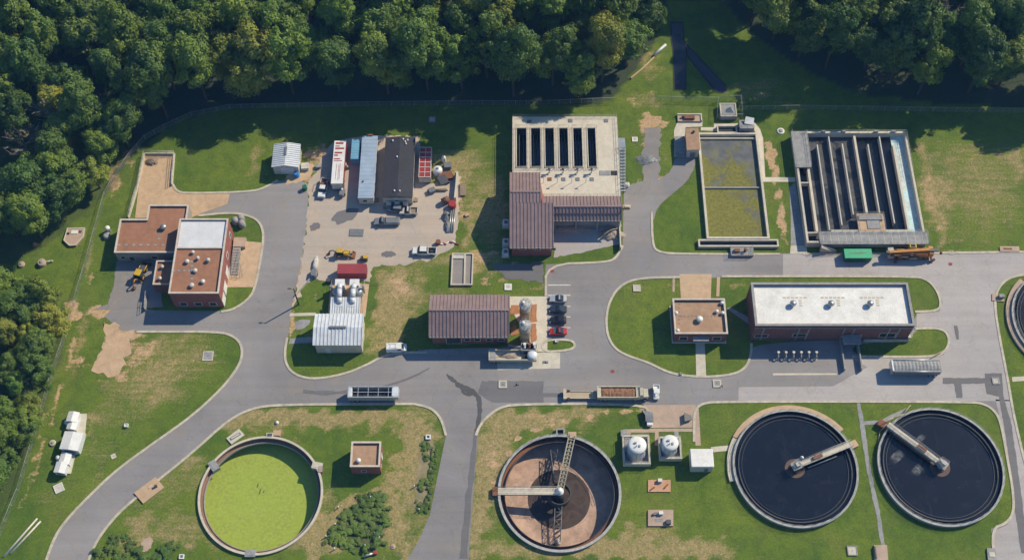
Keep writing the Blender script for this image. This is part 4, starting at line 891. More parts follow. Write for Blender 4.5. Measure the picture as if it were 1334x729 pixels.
def tank(name, label, cat, g, rim, zb, wall='conc', th=.45, n=96, inner='dkconc'):
    cx, cy, r = g; root = thing(name, label, cat, (cx, cy)); o, i = circ(cx, cy, r, n), circ(cx, cy, r - th, n); mb = MB(); m2 = MB(); m3 = MB()
    for k in range(n):
        j = (k + 1) % n
        mb.add([(*o[k], min(0, -.3)), (*o[j], min(0, -.3)), (*o[j], rim), (*o[k], rim)], [(0, 1, 2, 3)], True)
        m2.add([(*i[k], zb), (*i[j], zb), (*i[j], rim), (*i[k], rim)], [(3, 2, 1, 0)], True)
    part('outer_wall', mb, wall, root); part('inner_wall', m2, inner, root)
    part('rim', MB().ring(circ(cx, cy, r + .06, n), circ(cx, cy, r - th - .05, n), rim + .003, rim + .12), 'rimgrey' if wall == 'greyconc' else wall, root); return root
# clarifiers full of black water
def clarifier(g, label, bridge_from, far, foam=()):
    cx, cy, r = g; root = tank('clarifier_tank', label, 'clarifier', g, .9, .1, 'greyconc', .36)
    part('water_surface', MB().flat(circ(cx, cy, r - .37, 96), .22), 'blackwater', root)
    l = part('launder', MB().ring(circ(cx, cy, r - 1.2, 96), circ(cx, cy, r - 1.42, 96), .15, .62), 'dkframe', root)
    mb = MB()
    for k in range(192):
        a = 2 * math.pi * k / 192; mb.obox(cx + (r - 1.31) * math.cos(a), cy + (r - 1.31) * math.sin(a), .623, .12, .22, .1, a + math.pi / 2)
    part('weir_plate', mb, 'dark', l)
    part('scum_baffle', MB().ring(circ(cx, cy, r - 2.0, 96), circ(cx, cy, r - 2.07, 96), .15, .42), 'dark', root)
    railing(root, circ(cx, cy, r - .2, 40), 1.02, 'rim_railing', closed=True, step=4, h=1.0)
    ring_ = part('feed_well', MB().ring(circ(cx, cy, 2.2, 40), circ(cx, cy, 1.2, 40), .15, .3), 'feedring', root)
    part('inner_ring', MB().ring(circ(cx, cy, 1.19, 32), circ(cx, cy, .8, 32), .15, .75), 'dkconc', ring_)
    part('centre_column', MB().lathe([(.7, .1), (.7, 1.6)], cx, cy, 20), 'greyconc', root)
    b = deck_bridge(root, bridge_from, (cx, cy), 1.95, 1.25, 'conc')
    d = (Vector((cx, cy)) - Vector(bridge_from)).normalized(); ang = math.atan2(d.y, d.x)
    dm = part('drive_unit', MB().obox(cx, cy, 1.96, 2.2, 1.9, .25, ang).obox(cx + .2, cy, 2.21, 1.0, .9, .8, ang).lathe([(.35, 2.2), (.35, 3.0), (.1, 3.1)], cx - d.x * .6, cy - d.y * .6, 12), 'rail', root)
    railing(dm, [(cx + 1.3 * math.cos(ang + k) , cy + 1.3 * math.sin(ang + k)) for k in (.8, -.8, -2.35, 2.35)], 2.21, 'handrail', closed=True)
    m = Vector(bridge_from).lerp(Vector((cx, cy)), .62)
    part('scum_trough', MB().obox(m.x, m.y, 1.97, 2.2, .7, .5, ang), 'rust', b)
    part('scum_pipe', MB().tube((*(Vector(bridge_from) + d * 4 + Vector((-d.y, d.x)) * 1.1), .9), (*(Vector((cx, cy)) - d * 2.5 + Vector((-d.y, d.x)) * 1.1), .9), .12, 8), 'steel', b)
    for fx, fy, s in foam:
        c = P(fx, fy, .2); part('spray_foam', MB().flat([(c.x + u * .9 - v * .2, c.y + u * .75 + v * .35) for u, v in circ(0, 0, s * 1.15, 20)], .26 + .01 * s), 'foam', root)
    return root
c1 = CL1; b1 = P(1109, 577.5, 1.9)
r1 = clarifier(CL1, 'round clarifier of black water with a tan kerb path around its upper side', (b1.x, b1.y), None)
part('side_path', MB().arc(c1[0], c1[1], c1[2] + .07, c1[2] + 1.3, R(38), R(150), 0, .5), 'tanconc', r1)
part('side_path', MB().arc(c1[0], c1[1], c1[2] + .07, c1[2] + 1.2, R(151), R(192), 0, .55), 'conc', r1)
part('steps', MB().obox(b1.x + .6, b1.y + .25, 0, 2.2, 1.6, .9, .45), 'tanconc', r1)
part('marker_ball', MB().lathe([(.05, .3), (.35, .45), (.42, .7), (.3, .95), (.03, 1.1)], P(1044.6, 596, .5).x, P(1044.6, 596, .5).y, 14), 'white', r1)
b2 = P(1157, 552, 1.9)
r2 = clarifier(CL2, 'round clarifier of black water with spray foam, right of the grey footpath', (b2.x, b2.y), None, [(1169, 594, 2.2), (1196, 611, 2.0), (1199, 571, 1.4)])
mb = MB()
mb.path([(b2.x - .3, b2.y + .8, 2.4), (b2.x + 1.5, b2.y + 1.6, 1.6), (b2.x + 4, b2.y + 2.8, 1.1), (b2.x + 6, b2.y + 5, 1.0)], .09, 6).path([(b2.x - .5, b2.y - .2, 2.2), (b2.x - 1.6, b2.y - 1.2, .4), (b2.x - 2.3, b2.y - 3.6, .12)], .09, 6)
part('hose', mb, 'tan', r2)
part('steps', MB().obox(b2.x - .9, b2.y + .4, 0, 2.0, 1.6, 1.2, -.6), 'rust', r2)
# third clarifier, mostly beyond the right edge
b3 = (CL3[0] + CL3[2] - .5, CL3[1] + 2)
r3 = clarifier(CL3, 'dark clarifier cut off by the right edge of the view', b3, None)
part('side_path', MB().arc(CL3[0], CL3[1], CL3[2] + .07, CL3[2] + 1.2, R(130), R(232), 0, .5), 'pinkconc', r3)
# green tank
gx, gy, gr = GRN
rg = tank('duckweed_tank', 'round concrete tank filled with bright lime green duckweed', 'tank', GRN, .55, -3.4, 'conc', .38, inner='rustwall')
part('water_surface', MB().flat(circ(gx, gy, gr - .39, 96), -2.75), 'duckweed', rg)
part('walk_ledge', MB().ring(circ(gx, gy, gr - .4, 96), circ(gx, gy, gr - 1.0, 96), -.75, -.5), 'rustwall', rg)
part('ledge_lip', MB().ring(circ(gx, gy, gr - 1.01, 96), circ(gx, gy, gr - 1.16, 96), -.95, -.3), 'greyconc', rg)
for q, s, rr, mt in (((351.5, 566.5), 1.5, 0, 'dark'), ((278.5, 606), 2.4, -.95, 'greyconc'), ((413, 606), 2.2, -.2, 'conc'), ((326, 720), 2.2, 0, 'greyconc')):
    a = P(*q, .5); b = part('rim_box', MB().obox(a.x, a.y, -.6, s, s * .7, 1.3, rr), 'conc' if mt == 'dark' else mt, rg)
    part('box_lid', MB().obox(a.x, a.y, .703, s * .7, s * .45, .06, rr), mt, b)
a = P(361, 565, 0); part('side_box', MB().obox(a.x, a.y, 0, 1.5, 1.2, .7), 'tanconc', rg); a = P(418, 612, 0); part('side_box', MB().obox(a.x, a.y, 0, .9, 1.4, .8), 'brick', rg)
for q, l_ in (((335, 634), .9), ((343, 641), .5), ((338, 643), 1.2)):
    a = P(*q, -2.7); part('floating_branch', MB().tube((a.x, a.y, -2.7), (a.x + .2, a.y + l_, -2.66), .07, 5), 'bark', rg)
# drained tank
tx, ty, tr = DRY; zf = -3.3
rd = tank('drained_tank', 'round drained tank with brown sloping floor, two walkway bridges and a scraper arm', 'tank', DRY, .75, zf - .1, 'greyconc', .45, inner='dkconc')
part('tank_floor', MB().lathe([(tr - .5, zf), (tr * .52, zf - .55)], tx, ty, 96), 'tankfloor', rd)
part('mud', MB().flat(circ(tx, ty, tr * .515, 64), zf - .545), 'mud', rd)
l = part('launder', MB().ring(circ(tx, ty, tr - .47, 96), circ(tx, ty, tr - 1.35, 96), -.75, -.55), 'rust', rd)
part('weir_plate', MB().ring(circ(tx, ty, tr - 1.36, 96), circ(tx, ty, tr - 1.48, 96), -.9, .05), 'dark', l)
c3 = P(729, 640, .9); hub = Vector((tx, ty))
part('centre_column', MB().lathe([(1.0, zf - .55), (.9, .9)], tx, ty, 20), 'dkconc', rd)
fw = part('feed_well', MB().ring(circ(tx, ty, 2.5, 40), circ(tx, ty, 2.35, 40), -2.4, -.1), 'dark', rd)
a = P(745.5, 567, .9)
deck_bridge(rd, (a.x, a.y), (tx + .2, ty + .6), .95, 1.5, 'oldtan', planks=True, beam=False, name='lattice_bridge')
part('bridge_landing', MB().obox(a.x, a.y + .2, 0, 1.8, 1.4, .95), 'tanconc', rd)
a = P(651, 640, .9)
deck_bridge(rd, (a.x - .4, ty + .1), (tx, ty + .1), 1.0, 1.5, 'deck', beam=True, name='white_bridge')
part('bridge_landing', MB().obox(a.x - .8, ty + .1, 0, 1.5, 1.9, .95), 'rust', rd)
part('drive_unit', MB().lathe([(.9, 1.0), (.9, 1.3), (.5, 1.5), (.5, 2.0), (.1, 2.1)], tx, ty, 18), 'white', rd)
# lattice scraper arm hanging above the floor
def truss(root, a, b, w_, h_, name, mat):
    a, b = Vector(a), Vector(b); d = (b - a); L = d.length; d.normalize(); q = Vector((-d.y, d.x, 0)).normalized() * w_ / 2; up = Vector((0, 0, h_)); mb = MB(); k = max(3, int(L / 1.5))
    for s in (1, -1):
        for u in (0, 1): mb.tube(a + q * s + up * u, b + q * s + up * u, .09, 5)
    for i in range(k):
        p = a.lerp(b, i / k); r_ = a.lerp(b, (i + 1) / k); s = 1 if i % 2 else -1
        mb.tube(p + q * s + up, r_ - q * s + up, .06, 4).tube(p + q * s, p + q * s + up, .06, 4).tube(p - q * s, p - q * s + up, .06, 4).tube(p + q + up, p - q + up, .06, 4).tube(p + q * s, r_ + q * s + up, .05, 4).tube(p - q * s, r_ - q * s + up, .05, 4)
    return part(name, mb, mat, root)
e = P(725, 708, zf + 1); t_ = truss(rd, (tx - .2, ty - 2.2, zf + 1.0), (e.x, e.y, zf + .9), 1.5, 1.3, 'scraper_arm', 'midgrey')
mb = MB()
for i in range(7):
    p = Vector((tx, ty - 2.5, zf)).lerp(Vector((e.x, e.y, zf)), (i + .5) / 7); mb.obox(p.x, p.y, zf - .25, 1.6, .1, .9, .6)
part('scraper_blade', mb, 'dark', t_)
part('counterweight', MB().lathe([(.1, zf + .2), (.65, zf + .5), (.7, zf + 1.1), (.3, zf + 1.5), (.05, zf + 1.6)], e.x + .3, e.y + .4, 14), 'dirtywhite', t_)
truss(rd, (tx - .2, ty + 2.2, zf + 1.0), (tx - 1.0, ty + 10.5, zf + .9), 1.5, 1.3, 'scraper_arm', 'midgrey')
a = P(730, 563, .4); q = rpoly(a.x - .95, a.y - .9, a.x + .95, a.y + .8)
part('inlet_box', MB().ring(q, inset(q, .3), -.1, .9), 'greyconc', rd); part('inlet_floor', MB().flat(inset(q, .3), .1), 'void', rd)
railing(rd, circ(tx, ty, tr - .2, 40)[1:19], .88, 'rim_railing', step=4)
# ------------------------------------------------------------------ rectangular basins
bw0, bs0, be0, bn0 = quad4((911.5, 173), (987, 173), (1002.5, 311), (917.5, 311), 1.0)
root = thing('algae_basin', 'rectangular open basin with yellow-green algae floating on grey water', 'basin', ((bw0 + be0) / 2, (bs0 + bn0) / 2))
o_ = rpoly(bw0, bs0, be0, bn0); i_ = inset(o_, .55)
part('wall', MB().ring(o_, i_, 0, 1.1), 'conc', root)
part('water_surface', MB().flat(i_, .12), 'algae', root)
yd = P(953, 244, .5).y; part('divider', MB().box(bw0 + .56, yd - .18, 0, be0 - .56, yd + .18, .5), 'wallgrey', root)
yq = P(950, 180, .6).y; part('baffle', MB().box(bw0 + .56, yq - .15, 0, be0 - .56, yq + .15, .6), 'conc', root)
a = rect((909, 307), (1015, 321), .9); q = rpoly(*a); s0 = bs0 - .01
q = rpoly(a[0], a[1], a[2], s0); part('outlet_trough', MB().ring(q, inset(q, .4), 0, .9), 'conc', root); part('trough_water', MB().flat(inset(q, .4), .25), 'blackwater', root)
a = rect((951, 317), (981.5, 331), .8); sy_ = q[0][1] - .01
v = part('outlet_box', MB().box(a[0], sy_ - 2.4, 0, a[2], sy_, .75), 'greyconc', root)
railing(v, [(a[0] + .1, sy_ - .1), (a[0] + .1, sy_ - 2.3), (a[2] - .1, sy_ - 2.3), (a[2] - .1, sy_ - .1)], .75, 'handrail', step=1.4)
part('gate_gear', MB().lathe([(.3, .75), (.3, 1.5), (.5, 1.55), (.5, 1.65), (.05, 1.7)], (a[0] + a[2]) / 2 + .8, sy_ - 1.2, 12).obox((a[0] + a[2]) / 2 - 1.2, sy_ - 1.2, .75, 1.3, .8, .6), 'rust', v)
a = rect((934, 165), (961, 173.5), 1.0); q = rpoly(a[0], bn0 + .01, a[2], bn0 + 2.4); part('inlet_chamber', MB().ring(q, inset(q, .3), 0, 1.0), 'conc', root); part('chamber_water', MB().flat(inset(q, .3), .3), 'void', root)
# inlet gate house with its white cover
a = P(971, 168); root = thing('gate_house', 'grey gate box with a tilted white cover at the basin corner', 'gate box', (a.x, a.y))
part('box', MB().box(a.x - 1.8, a.y - 1.2, 0, a.x + 1.9, a.y + 1.4, 1.9), 'greyconc', root)
part('cover', MB().slab([(a.x - .6, a.y + .1, 2.2), (a.x + 1.7, a.y - .2, 2.0), (a.x + 2.0, a.y + 1.5, 2.6), (a.x - .2, a.y + 1.7, 3.0)], .12).box(a.x - .3, a.y + .3, 1.9, a.x + 1.5, a.y + 1.3, 2.05), 'white', root)
railing(root, [(a.x - 1.7, a.y - 1.1), (a.x + 1.8, a.y - 1.1)], 1.9, 'handrail', step=1.3)
# screening slab left of the basin
a = rect((881, 150), (915, 166)); root = thing('inlet_slab', 'low concrete inlet slab with a dark machine near the pavilion', 'slab', ((a[0] + a[2]) / 2, a[1]))
part('slab', MB().box(a[0] + .2, a[1] + 1.6, 0, a[2], a[3], .5), 'pinkconc', root)
part('machine', MB().obox(a[0] + 3.2, a[3] - 1.3, .5, 2.6, 1.0, .6).tube((a[0] + 1.2, a[3] - 1.2, .9), (a[0] + 3, a[3] - 1.2, .9), .25, 10), 'rust', root)
part('curb', MB().box(a[0] + .2, a[3] - .35, .503, a[2], a[3] - .003, .75).box(a[2] - .3, a[1] + 1.7, .503, a[2] - .003, a[3] - .36, .75), 'conc', root)
# aeration basin
aw, as_, ae, an = quad4((1033, 173), (1180.5, 171), (1207, 316), (1050, 316), 2.1); T = 2.1
root = thing('aeration_basin', 'large rectangular aeration basin with long dark channels and one turquoise lane', 'basin', ((aw + ae) / 2, (as_ + an) / 2))
o_ = rpoly(aw, as_, ae, an); i_ = inset(o_, .5)
part('wall', MB().ring(o_, i_, 0, T), 'conc', root)
K = 210 / 765
def ZX(zx, zy): return (1020 + zx * K, 150 + zy * K)
def xat(a, b): return (PX(*ZX(*a), T)[0] + PX(*ZX(*b), T)[0]) / 2
def yat(zy): return P(1115, 150 + zy * K, T).y
walls = [((118, 255), (166, 550), .6), ((163, 140), (222, 545), .28), ((215, 100), (283, 520), .28), ((280, 135), (337, 470), .28), ((337, 97), (400, 462), .55), ((403, 137), (460, 462), .28), ((457, 100), (531, 512), .28), ((520, 142), (603, 550), .5)]
xs = []
for a, b, w_ in walls:
    x = xat(a, b); y1_ = yat(a[1]); y0_ = yat(b[1]); xs.append(x)
    y1_ = min(y1_, an - .52); 
    part('partition_wall', MB().box(x - w_ / 2, max(y0_, as_ + .52), .2, x + w_ / 2, y1_, T - .05), 'deck' if w_ > .45 else 'wallwhite', root)
ins = inset(o_, .5)
part('water_surface', MB().flat(rpoly(aw + .5, as_ + .5, xs[0], an - .5), .5), 'blackwater', root)
part('water_surface', MB().flat(rpoly(xs[0] + .01, as_ + .5, xs[4], an - .5), .55), 'scum', root)
part('water_surface', MB().flat(rpoly(xs[4] + .01, as_ + .5, xs[7], an - .5), .5), 'blackwater', root)
part('turquoise_water', MB().flat(rpoly(xs[7] + .01, as_ + .5, ae - .5, an - .5), .75), 'turq', root)
a = (aw + .51, yat(250), xat((120, 80), (125, 250)), an - .51)
d = part('platform', MB().box(aw - .35, a[1], T + .003, a[2], an + .05, T + .3), 'greyconc', root); railing(d, [(aw - .2, a[1] + .1), (a[2] - .1, a[1] + .1), (a[2] - .1, an - .1)], T + .3, step=1.8)
railing(d, [(aw - .2, a[1] + .1), (aw - .2, an)], T + .3, step=1.8)
yw = yat(555); ys2 = as_ - .55
d = part('walkway', MB().box(xat((165, 555), (178, 610)), ys2, T + .004, ae + .35, yw, T + .28), 'greyconc', root)
xw = xat((165, 555), (178, 610)); railing(d, [(xw + .1, ys2 + .1), (ae + .25, ys2 + .1), (ae + .25, yw - .1), (xw + .1, yw - .1)], T + .28, closed=True, step=1.8)
for i in range(14): x = xw + (ae - xw) * (i + .5) / 14; part('panel_joint', MB().box(x - .05, ys2 + .15, T + .283, x + .05, yw - .15, T + .3), 'conc', d)
a = rect(ZX(347, 470), ZX(488, 556), T)
d = part('centre_platform', MB().box(a[0], yw + .005, T - .3, a[2], a[3], T + .25), 'tanconc', root); railing(d, [(a[0] + .1, yw + .1), (a[0] + .1, a[3] - .1), (a[2] - .1, a[3] - .1), (a[2] - .1, yw + .1)], T + .25, step=1.5)
part('motor_slab', MB().box(a[0] + 2.2, yw + .8, T + .253, a[0] + 5.2, yw + 3.6, T + .4).box(a[0] + .4, a[3] - 1.9, T + .253, a[2] - .4, a[3] - .5, T + .6), 'greyconc', d)
part('walk_edge', MB().box(a[2] + .01, yw + .004, T - .1, xs[7] - .35, yw + .7, T + .1).box(xs[1] + .3, yw + .004, T - .1, a[0] - .01, yw + .6, T + .1), 'conc', root)
yb = yat(318); part('cross_wall', MB().box(aw + .51, yb - .15, .2, xs[0] - .4, yb + .15, T - .15), 'conc', root)
yb = yat(556); part('cross_wall', MB().box(aw + .51, yb - .15, .2, xw - .02, yb + .15, T - .02), 'conc', root)
part('wall_cap', MB().box(aw, an - .5, T + .002, ae, an + .12, T + .2), 'conc', root)
for zx in (190, 285, 440, 522): x = P(*ZX(zx, 85), T).x; part('gate_post', MB().box(x - .5, an - .4, T + .2, x + .5, an, T + .75), 'greyconc', root)
railing(root, [(xs[0], an - .25), (ae - .2, an - .25), (ae - .2, yat(270))], T + .2, step=2.2)
d = part('stair', MB(), 'conc', root) if False else None
mb = MB()
for i in range(9): mb.box(xw + .3 + i * .42, ys2 - 1.0, 0, xw + .3 + (i + 1) * .42 - .01, ys2 - .01, T * (1 - i / 9))
s_ = part('stair', mb, 'conc', root); part('handrail', MB().tube((xw + .3, ys2 - 1.0, T + .95), (xw + 4.1, ys2 - 1.0, .95), .04, 4).tube((xw + 4.1, ys2 - 1, 0), (xw + 4.1, ys2 - 1, .95), .04, 4).tube((xw + 2.2, ys2 - 1, .8), (xw + 2.2, ys2 - 1, 1.95), .04, 4), 'rail', s_)
# ------------------------------------------------------------------ boxed gas towers by the forecourt
def gas_tower(nw, se, top, r, h, label, grp=None):
    a = rect(nw, se, 1.6); root = thing('domed_vessel', label, 'vessel', ((a[0] + a[2]) / 2, (a[1] + a[3]) / 2))
    q = rpoly(*a); part('chamber_wall', MB().ring(q, inset(q, .4), 0, 1.6), 'conc', root); part('chamber_floor', MB().flat(inset(q, .4), .25), 'greyconc', root)
    c = P(*top, h); x, y = c.x, c.y
    b = part('vessel_body', MB().lathe([(r * 1.15, .25), (r * 1.12, .7), (r * .95, 1.2), (r * .95, h - .3), (r, h - .2), (r, h)], x, y, 28), 'ribwhite', root)
    part('vessel_lid', MB().lathe([(r * 1.02, h + .003), (r * 1.02, h + .18), (r * .7, h + .3), (.05, h + .42)], x, y, 28), 'white', b)
    part('lid_fitting', MB().obox(x - .35, y + .4, h + .25, .5, .35, .45).obox(x + .5, y - .3, h + .2, .35, .5, .4).tube((x - .2, y - .4, h + .2), (x - .2, y - .4, h + .9), .12, 8), 'steel', b)
    rg_ = MB()
    for i in range(8):
        t = 2 * math.pi * i / 8; rg_.tube((x + r * 1.12 * math.cos(t), y + r * 1.12 * math.sin(t), .4), (x + r * .98 * math.cos(t), y + r * .98 * math.sin(t), h - .3), .07, 5)
    part('stiffener', rg_, 'steel', b)
    railing(root, inset(q, .2), 1.6, closed=True, step=1.6); return root, a
r_, a = gas_tower((810.5, 566), (848, 604), (830, 579.5), 2.0, 4.2, 'white domed vessel in the larger square concrete chamber, left of its twin')
part('stair', MB().box(a[0] - .2, a[3] + .01, 0, a[0] + 1.2, a[3] + 1.5, .8).box(a[0] + .5, a[1] + 3, .3, a[0] + 1.7, a[3] - .5, 1.55), 'greyconc', r_)
r_, a = gas_tower((857.5, 568), (889, 597), (873, 576.5), 1.8, 4.0, 'white domed vessel in the smaller square concrete chamber, nearest the forecourt')
part('stair', MB().box(a[2] - 1.4, a[3] - 2.0, .3, a[2] - .45, a[3] + 1.2, 1.55), 'greyconc', r_)
# ------------------------------------------------------------------ odour scrubber with bent ducts behind the metal shed
a = rect((431, 368), (476, 408)); root = thing('duct_plant', 'pale metal duct plant with two bent ducts on a concrete pad behind the metal shed', 'scrubber', ((a[0] + a[2]) / 2, (a[1] + a[3]) / 2))
b = rect((433, 389), (467, 407), 2.4); part('housing', MB().prism(rpoly(b[0], sy1 + .6, b[2], b[3]), .05, 2.4), 'cream', root)
roof_panel(root, [(b[0] - .2, sy1 + .5, 2.45), (b[2] + .2, sy1 + .5, 2.45), (b[2] + .2, b[3] + .2, 2.8), (b[0] - .2, b[3] + .2, 2.8)], 'ribwhite', .1, .55)
for px_, s in ((441, 1), (464, -1)):
    c = P(px_ + 2 * s, 377, 2.0)
    v = part('fan_drum', MB().lathe([(1.15, .05), (1.2, .4), (1.2, 1.9), (.9, 2.3), (.5, 2.45)], c.x - 1.2 * s * .6, c.y - .4, 20), 'steel', root)
    part('duct', MB().path([(c.x, c.y + .9, 2.2), (c.x, c.y + .6, 3.2), (c.x + .1 * s, c.y - .8, 3.5), (c.x + .15 * s, c.y - 2.8, 3.3), (c.x + .2 * s, c.y - 4.0, 2.6)], .62, 12).obox(c.x, c.y + 1.3, .05, 2.0, 1.5, 3.0), 'ribwhite', root)
    part('duct_flange', MB().obox(c.x, c.y + 1.3, 3.05, 2.25, 1.75, .14), 'white', root); part('duct_flange', MB().obox(c.x + .2 * s, c.y - 4.2, 2.5, 1.5, 1.2, .25), 'white', root)
    part('stack', MB().tube((c.x - 2.0 * s, c.y + .3, .1), (c.x - 2.0 * s, c.y + .3, 3.4), .3, 10), 'steel', root)
railing(root, [(a[0] + .3, sy1 + 1), (a[0] + .3, a[3]), ], .05, step=2); railing(root, [(a[2] - .6, sy1 + 1), (a[2] - .6, a[3])], .05, step=2)
# ------------------------------------------------------------------ silos and loading hopper
def silo(px_, py_, label):
    c = P(px_, py_, 0); x, y = c.x, c.y; h = 6.6; root = thing('silo', label, 'silo', (x, y))
    b = part('body', MB().lathe([(.5, 1.2), (1.3, 2.2), (1.3, h)], x, y, 28), 'tan', root)
    part('hoop', MB().ring(circ(x, y, 1.36, 28), circ(x, y, 1.29, 28), 4.6, 4.75), 'rust', b)
    t = part('roof_cone', MB().lathe([(1.42, h), (1.42, h + .2), (.45, h + .8), (.1, h + .85)], x, y, 28, False), 'rail', root)
    part('roof_hatch', MB().lathe([(.38, h + .7), (.38, h + 1.15), (.05, h + 1.25)], x - .5, y + .25, 12), 'white', t)
    railing(t, circ(x, y, 1.33, 10), h + .1, closed=True, step=3)
    for i in range(4): t_ = R(45 + 90 * i); part('leg', MB().tube((x + 1.22 * math.cos(t_), y + 1.22 * math.sin(t_), .06), (x + 1.22 * math.cos(t_), y + 1.22 * math.sin(t_), 3), .14, 6), 'tan', root)
    part('ladder', MB().tube((x + 1.42, y - .25, .1), (x + 1.42, y - .25, h + .6), .05, 4).tube((x + 1.42, y + .25, .1), (x + 1.42, y + .25, h + .6), .05, 4), 'steel', root)
    part('skirt', MB().lathe([(1.2, .06), (1.2, 1.6)], x, y, 20), 'tan', root)
silo(684, 415, 'upper one of the two tan steel silos with grey domed top, beside the gabled roof')
silo(684, 441, 'lower one of the two tan steel silos, nearest the loading hopper')
a = rect((679, 446), (698.5, 456), 2.6); root = thing('loading_hopper', 'dark open steel hopper frame with white machinery between silos and loading pad', 'hopper', ((a[0] + a[2]) / 2, (a[1] + a[3]) / 2))
q = rpoly(*a); part('frame', MB().ring(q, inset(q, .2), 1.5, 2.6), 'greyconc', root); part('bin', MB().flat(inset(q, .2), 1.7), 'void', root)
for x_ in (a[0], a[2]):
    for y_ in (a[1], a[3]): part('leg', MB().box(x_ - .15, y_ - .15, .06, x_ + .15, y_ + .15, 1.5), 'dark', root)
for i in range(3): part('screw_motor', MB().tube((a[0] + .8 + i * 1.1, a[1] + .4, 2.7), (a[0] + .8 + i * 1.1, a[3] - .4, 2.9), .22, 8).obox(a[0] + .8 + i * 1.1, a[3] - .6, 2.5, .6, .6, .7), ('white', 'rust', 'white')[i], root)
c = P(668, 452, 1.5); part('chute', MB().tube((a[0] + .2, (a[1] + a[3]) / 2, 2.4), (c.x - .6, c.y + .2, .8), .3, 8).tube((a[0] - .3, a[1] + .3, .06), (a[0] - .3, a[1] + .3, 2.6), .12, 6), 'steel', root)
# ------------------------------------------------------------------ vehicles
def wheels(root, xs_, w_, r, rim='steel', wid=.28, double=False):
    for x in xs_:
        for s in (1, -1):
            y = s * (w_ / 2 - wid / 2); t = part('wheel', MB().tube((x, y - wid / 2, r), (x, y + wid / 2, r), r, 18, smooth=False), 'black', root, True)
            part('rim', MB().tube((x, y + s * (wid / 2 - .02), r), (x, y + s * (wid / 2 + .02), r), r * .6, 12, smooth=False), rim, t, True)
def lights(root, xf, xr, w_, z):
    for s in (1, -1):
        part('headlight', MB().box(xf - .05, s * w_ * .37 - .17, z, xf + .025, s * w_ * .37 + .17, z + .16), 'lamp', root, True)
        part('taillight', MB().box(xr - .025, s * w_ * .4 - .1, z + .05, xr + .05, s * w_ * .4 + .1, z + .3), 'tail', root, True)
def car(label, px, py, head, col, L=4.5, kind='sedan', group=None):
    W = 1.8; c = P(px, py); root = thing('parked_car', label, 'car', (c.x, c.y, .05), R(head), group); h = L / 2
    part('body', MB().loft([(h, .45, .62, .62, .55), (h - .12, .3, .72, .8, .72), (h - 1.1, .25, .9, .9, .8), (0, .22, .95, .9, .85), (-h + .8, .25, .98, .9, .82), (-h + .1, .3, .9, .82, .75), (-h, .45, .75, .7, .65)]), col, root, True)
    if kind == 'sedan': st_ = [(h - 1.3, .9, .93, .78, .72), (h - 2.05, .9, 1.42, .8, .6), (-h + 1.5, .9, 1.42, .8, .6), (-h + .75, .92, .98, .78, .7)]; ra = (h - 2.1, -h + 1.55)
    else: st_ = [(h - 1.2, .9, .93, .78, .72), (h - 1.9, .9, 1.55, .8, .64), (-h + .6, .9, 1.55, .8, .64), (-h + .12, .9, 1.0, .78, .72)]; ra = (h - 1.95, -h + .6)
    part('windows', MB().loft(st_), 'glass', root, True)
    z = st_[1][2]; part('roof', MB().rbox(ra[1], -.6, z - .02, ra[0], .6, z + .05, .04), col, root, True)
    wheels(root, (h - .85, -h + .85), W, .33); lights(root, h - .02, -h + .02, W, .6); 
    for s in (1, -1): part('mirror', MB().box(h - 1.6, s * .9, .95, h - 1.45, s * 1.05, 1.1), col, root, True)
    return root
def pickup(label, px, py, head, col, L=5.7, bed='dark', cab=1.9, name='pickup_truck', load=None):
    W = 1.95; c = P(px, py); root = thing(name, label, 'pickup', (c.x, c.y, .05), R(head)); h = L / 2
    part('body', MB().loft([(h, .5, .8, .75, .7), (h - .15, .4, .98, .9, .84), (h - 1.4, .38, 1.08, .97, .88), (h - 1.5 - cab, .38, 1.08, .97, .9)]), col, root, True)
    xb = h - 1.5 - cab
    part('windows', MB().loft([(h - 1.25, 1.0, 1.08, .86, .82), (h - 1.85, 1.0, 1.72, .88, .7), (xb + .25, 1.0, 1.72, .88, .7), (xb + .02, 1.0, 1.1, .86, .82)]), 'glass', root, True)
    part('roof', MB().rbox(xb + .25, -.69, 1.7, h - 1.85, .69, 1.79, .05), col, root, True)
    q = rpoly(-h, -W / 2 + .02, xb - .06, W / 2 - .02)
    part('cargo_bed', MB().ring(q, inset(q, .1), .5, 1.15).flat(inset(q, .1), .72), col, root, True); part('bed_liner', MB().flat(inset(q, .11), .735), bed, root, True)
    part('bumper', MB().box(h - .02, -.85, .42, h + .1, .85, .6).box(-h - .12, -.85, .42, -h + .02, .85, .6), 'steel', root, True)
    wheels(root, (h - .95, -h + 1.1), W, .39); lights(root, h - .03, -h, W, .78)
    for s in (1, -1): part('mirror', MB().box(h - 1.75, s * .96, 1.1, h - 1.55, s * 1.15, 1.35), 'black', root, True)
    if load == 'rack':
        part('ladder_rack', MB().path([(-h + .1, -.8, 1.15), (-h + .1, -.8, 2.0), (xb, -.8, 2.0)], .05, 5).path([(-h + .1, .8, 1.15), (-h + .1, .8, 2.0), (xb, .8, 2.0)], .05, 5).tube((-h + .1, -.8, 2), (-h + .1, .8, 2), .05, 5), 'rust', root, True)
        part('tool_box', MB().box(xb - .8, -.85, .74, xb - .15, .85, 1.3), 'rust', root, True)
    if load == 'wheel': part('spare_wheel', MB().lathe([(.2, .8), (.36, .82), (.38, .95), (.2, 1.0)], -.2 - h / 2, .1, 16), 'black', root, True)
    return root
pickup('white crew-cab pickup with dark bed parked alone at the yard edge near the slab', 553, 329, 178, 'white', 5.8, 'carblack', 2.2, load='wheel')
pickup('white work pickup with rusty rack, beside the red and white trailer', 421.5, 247, -96, 'white', 5.6, 'dark', 1.8, load='rack')
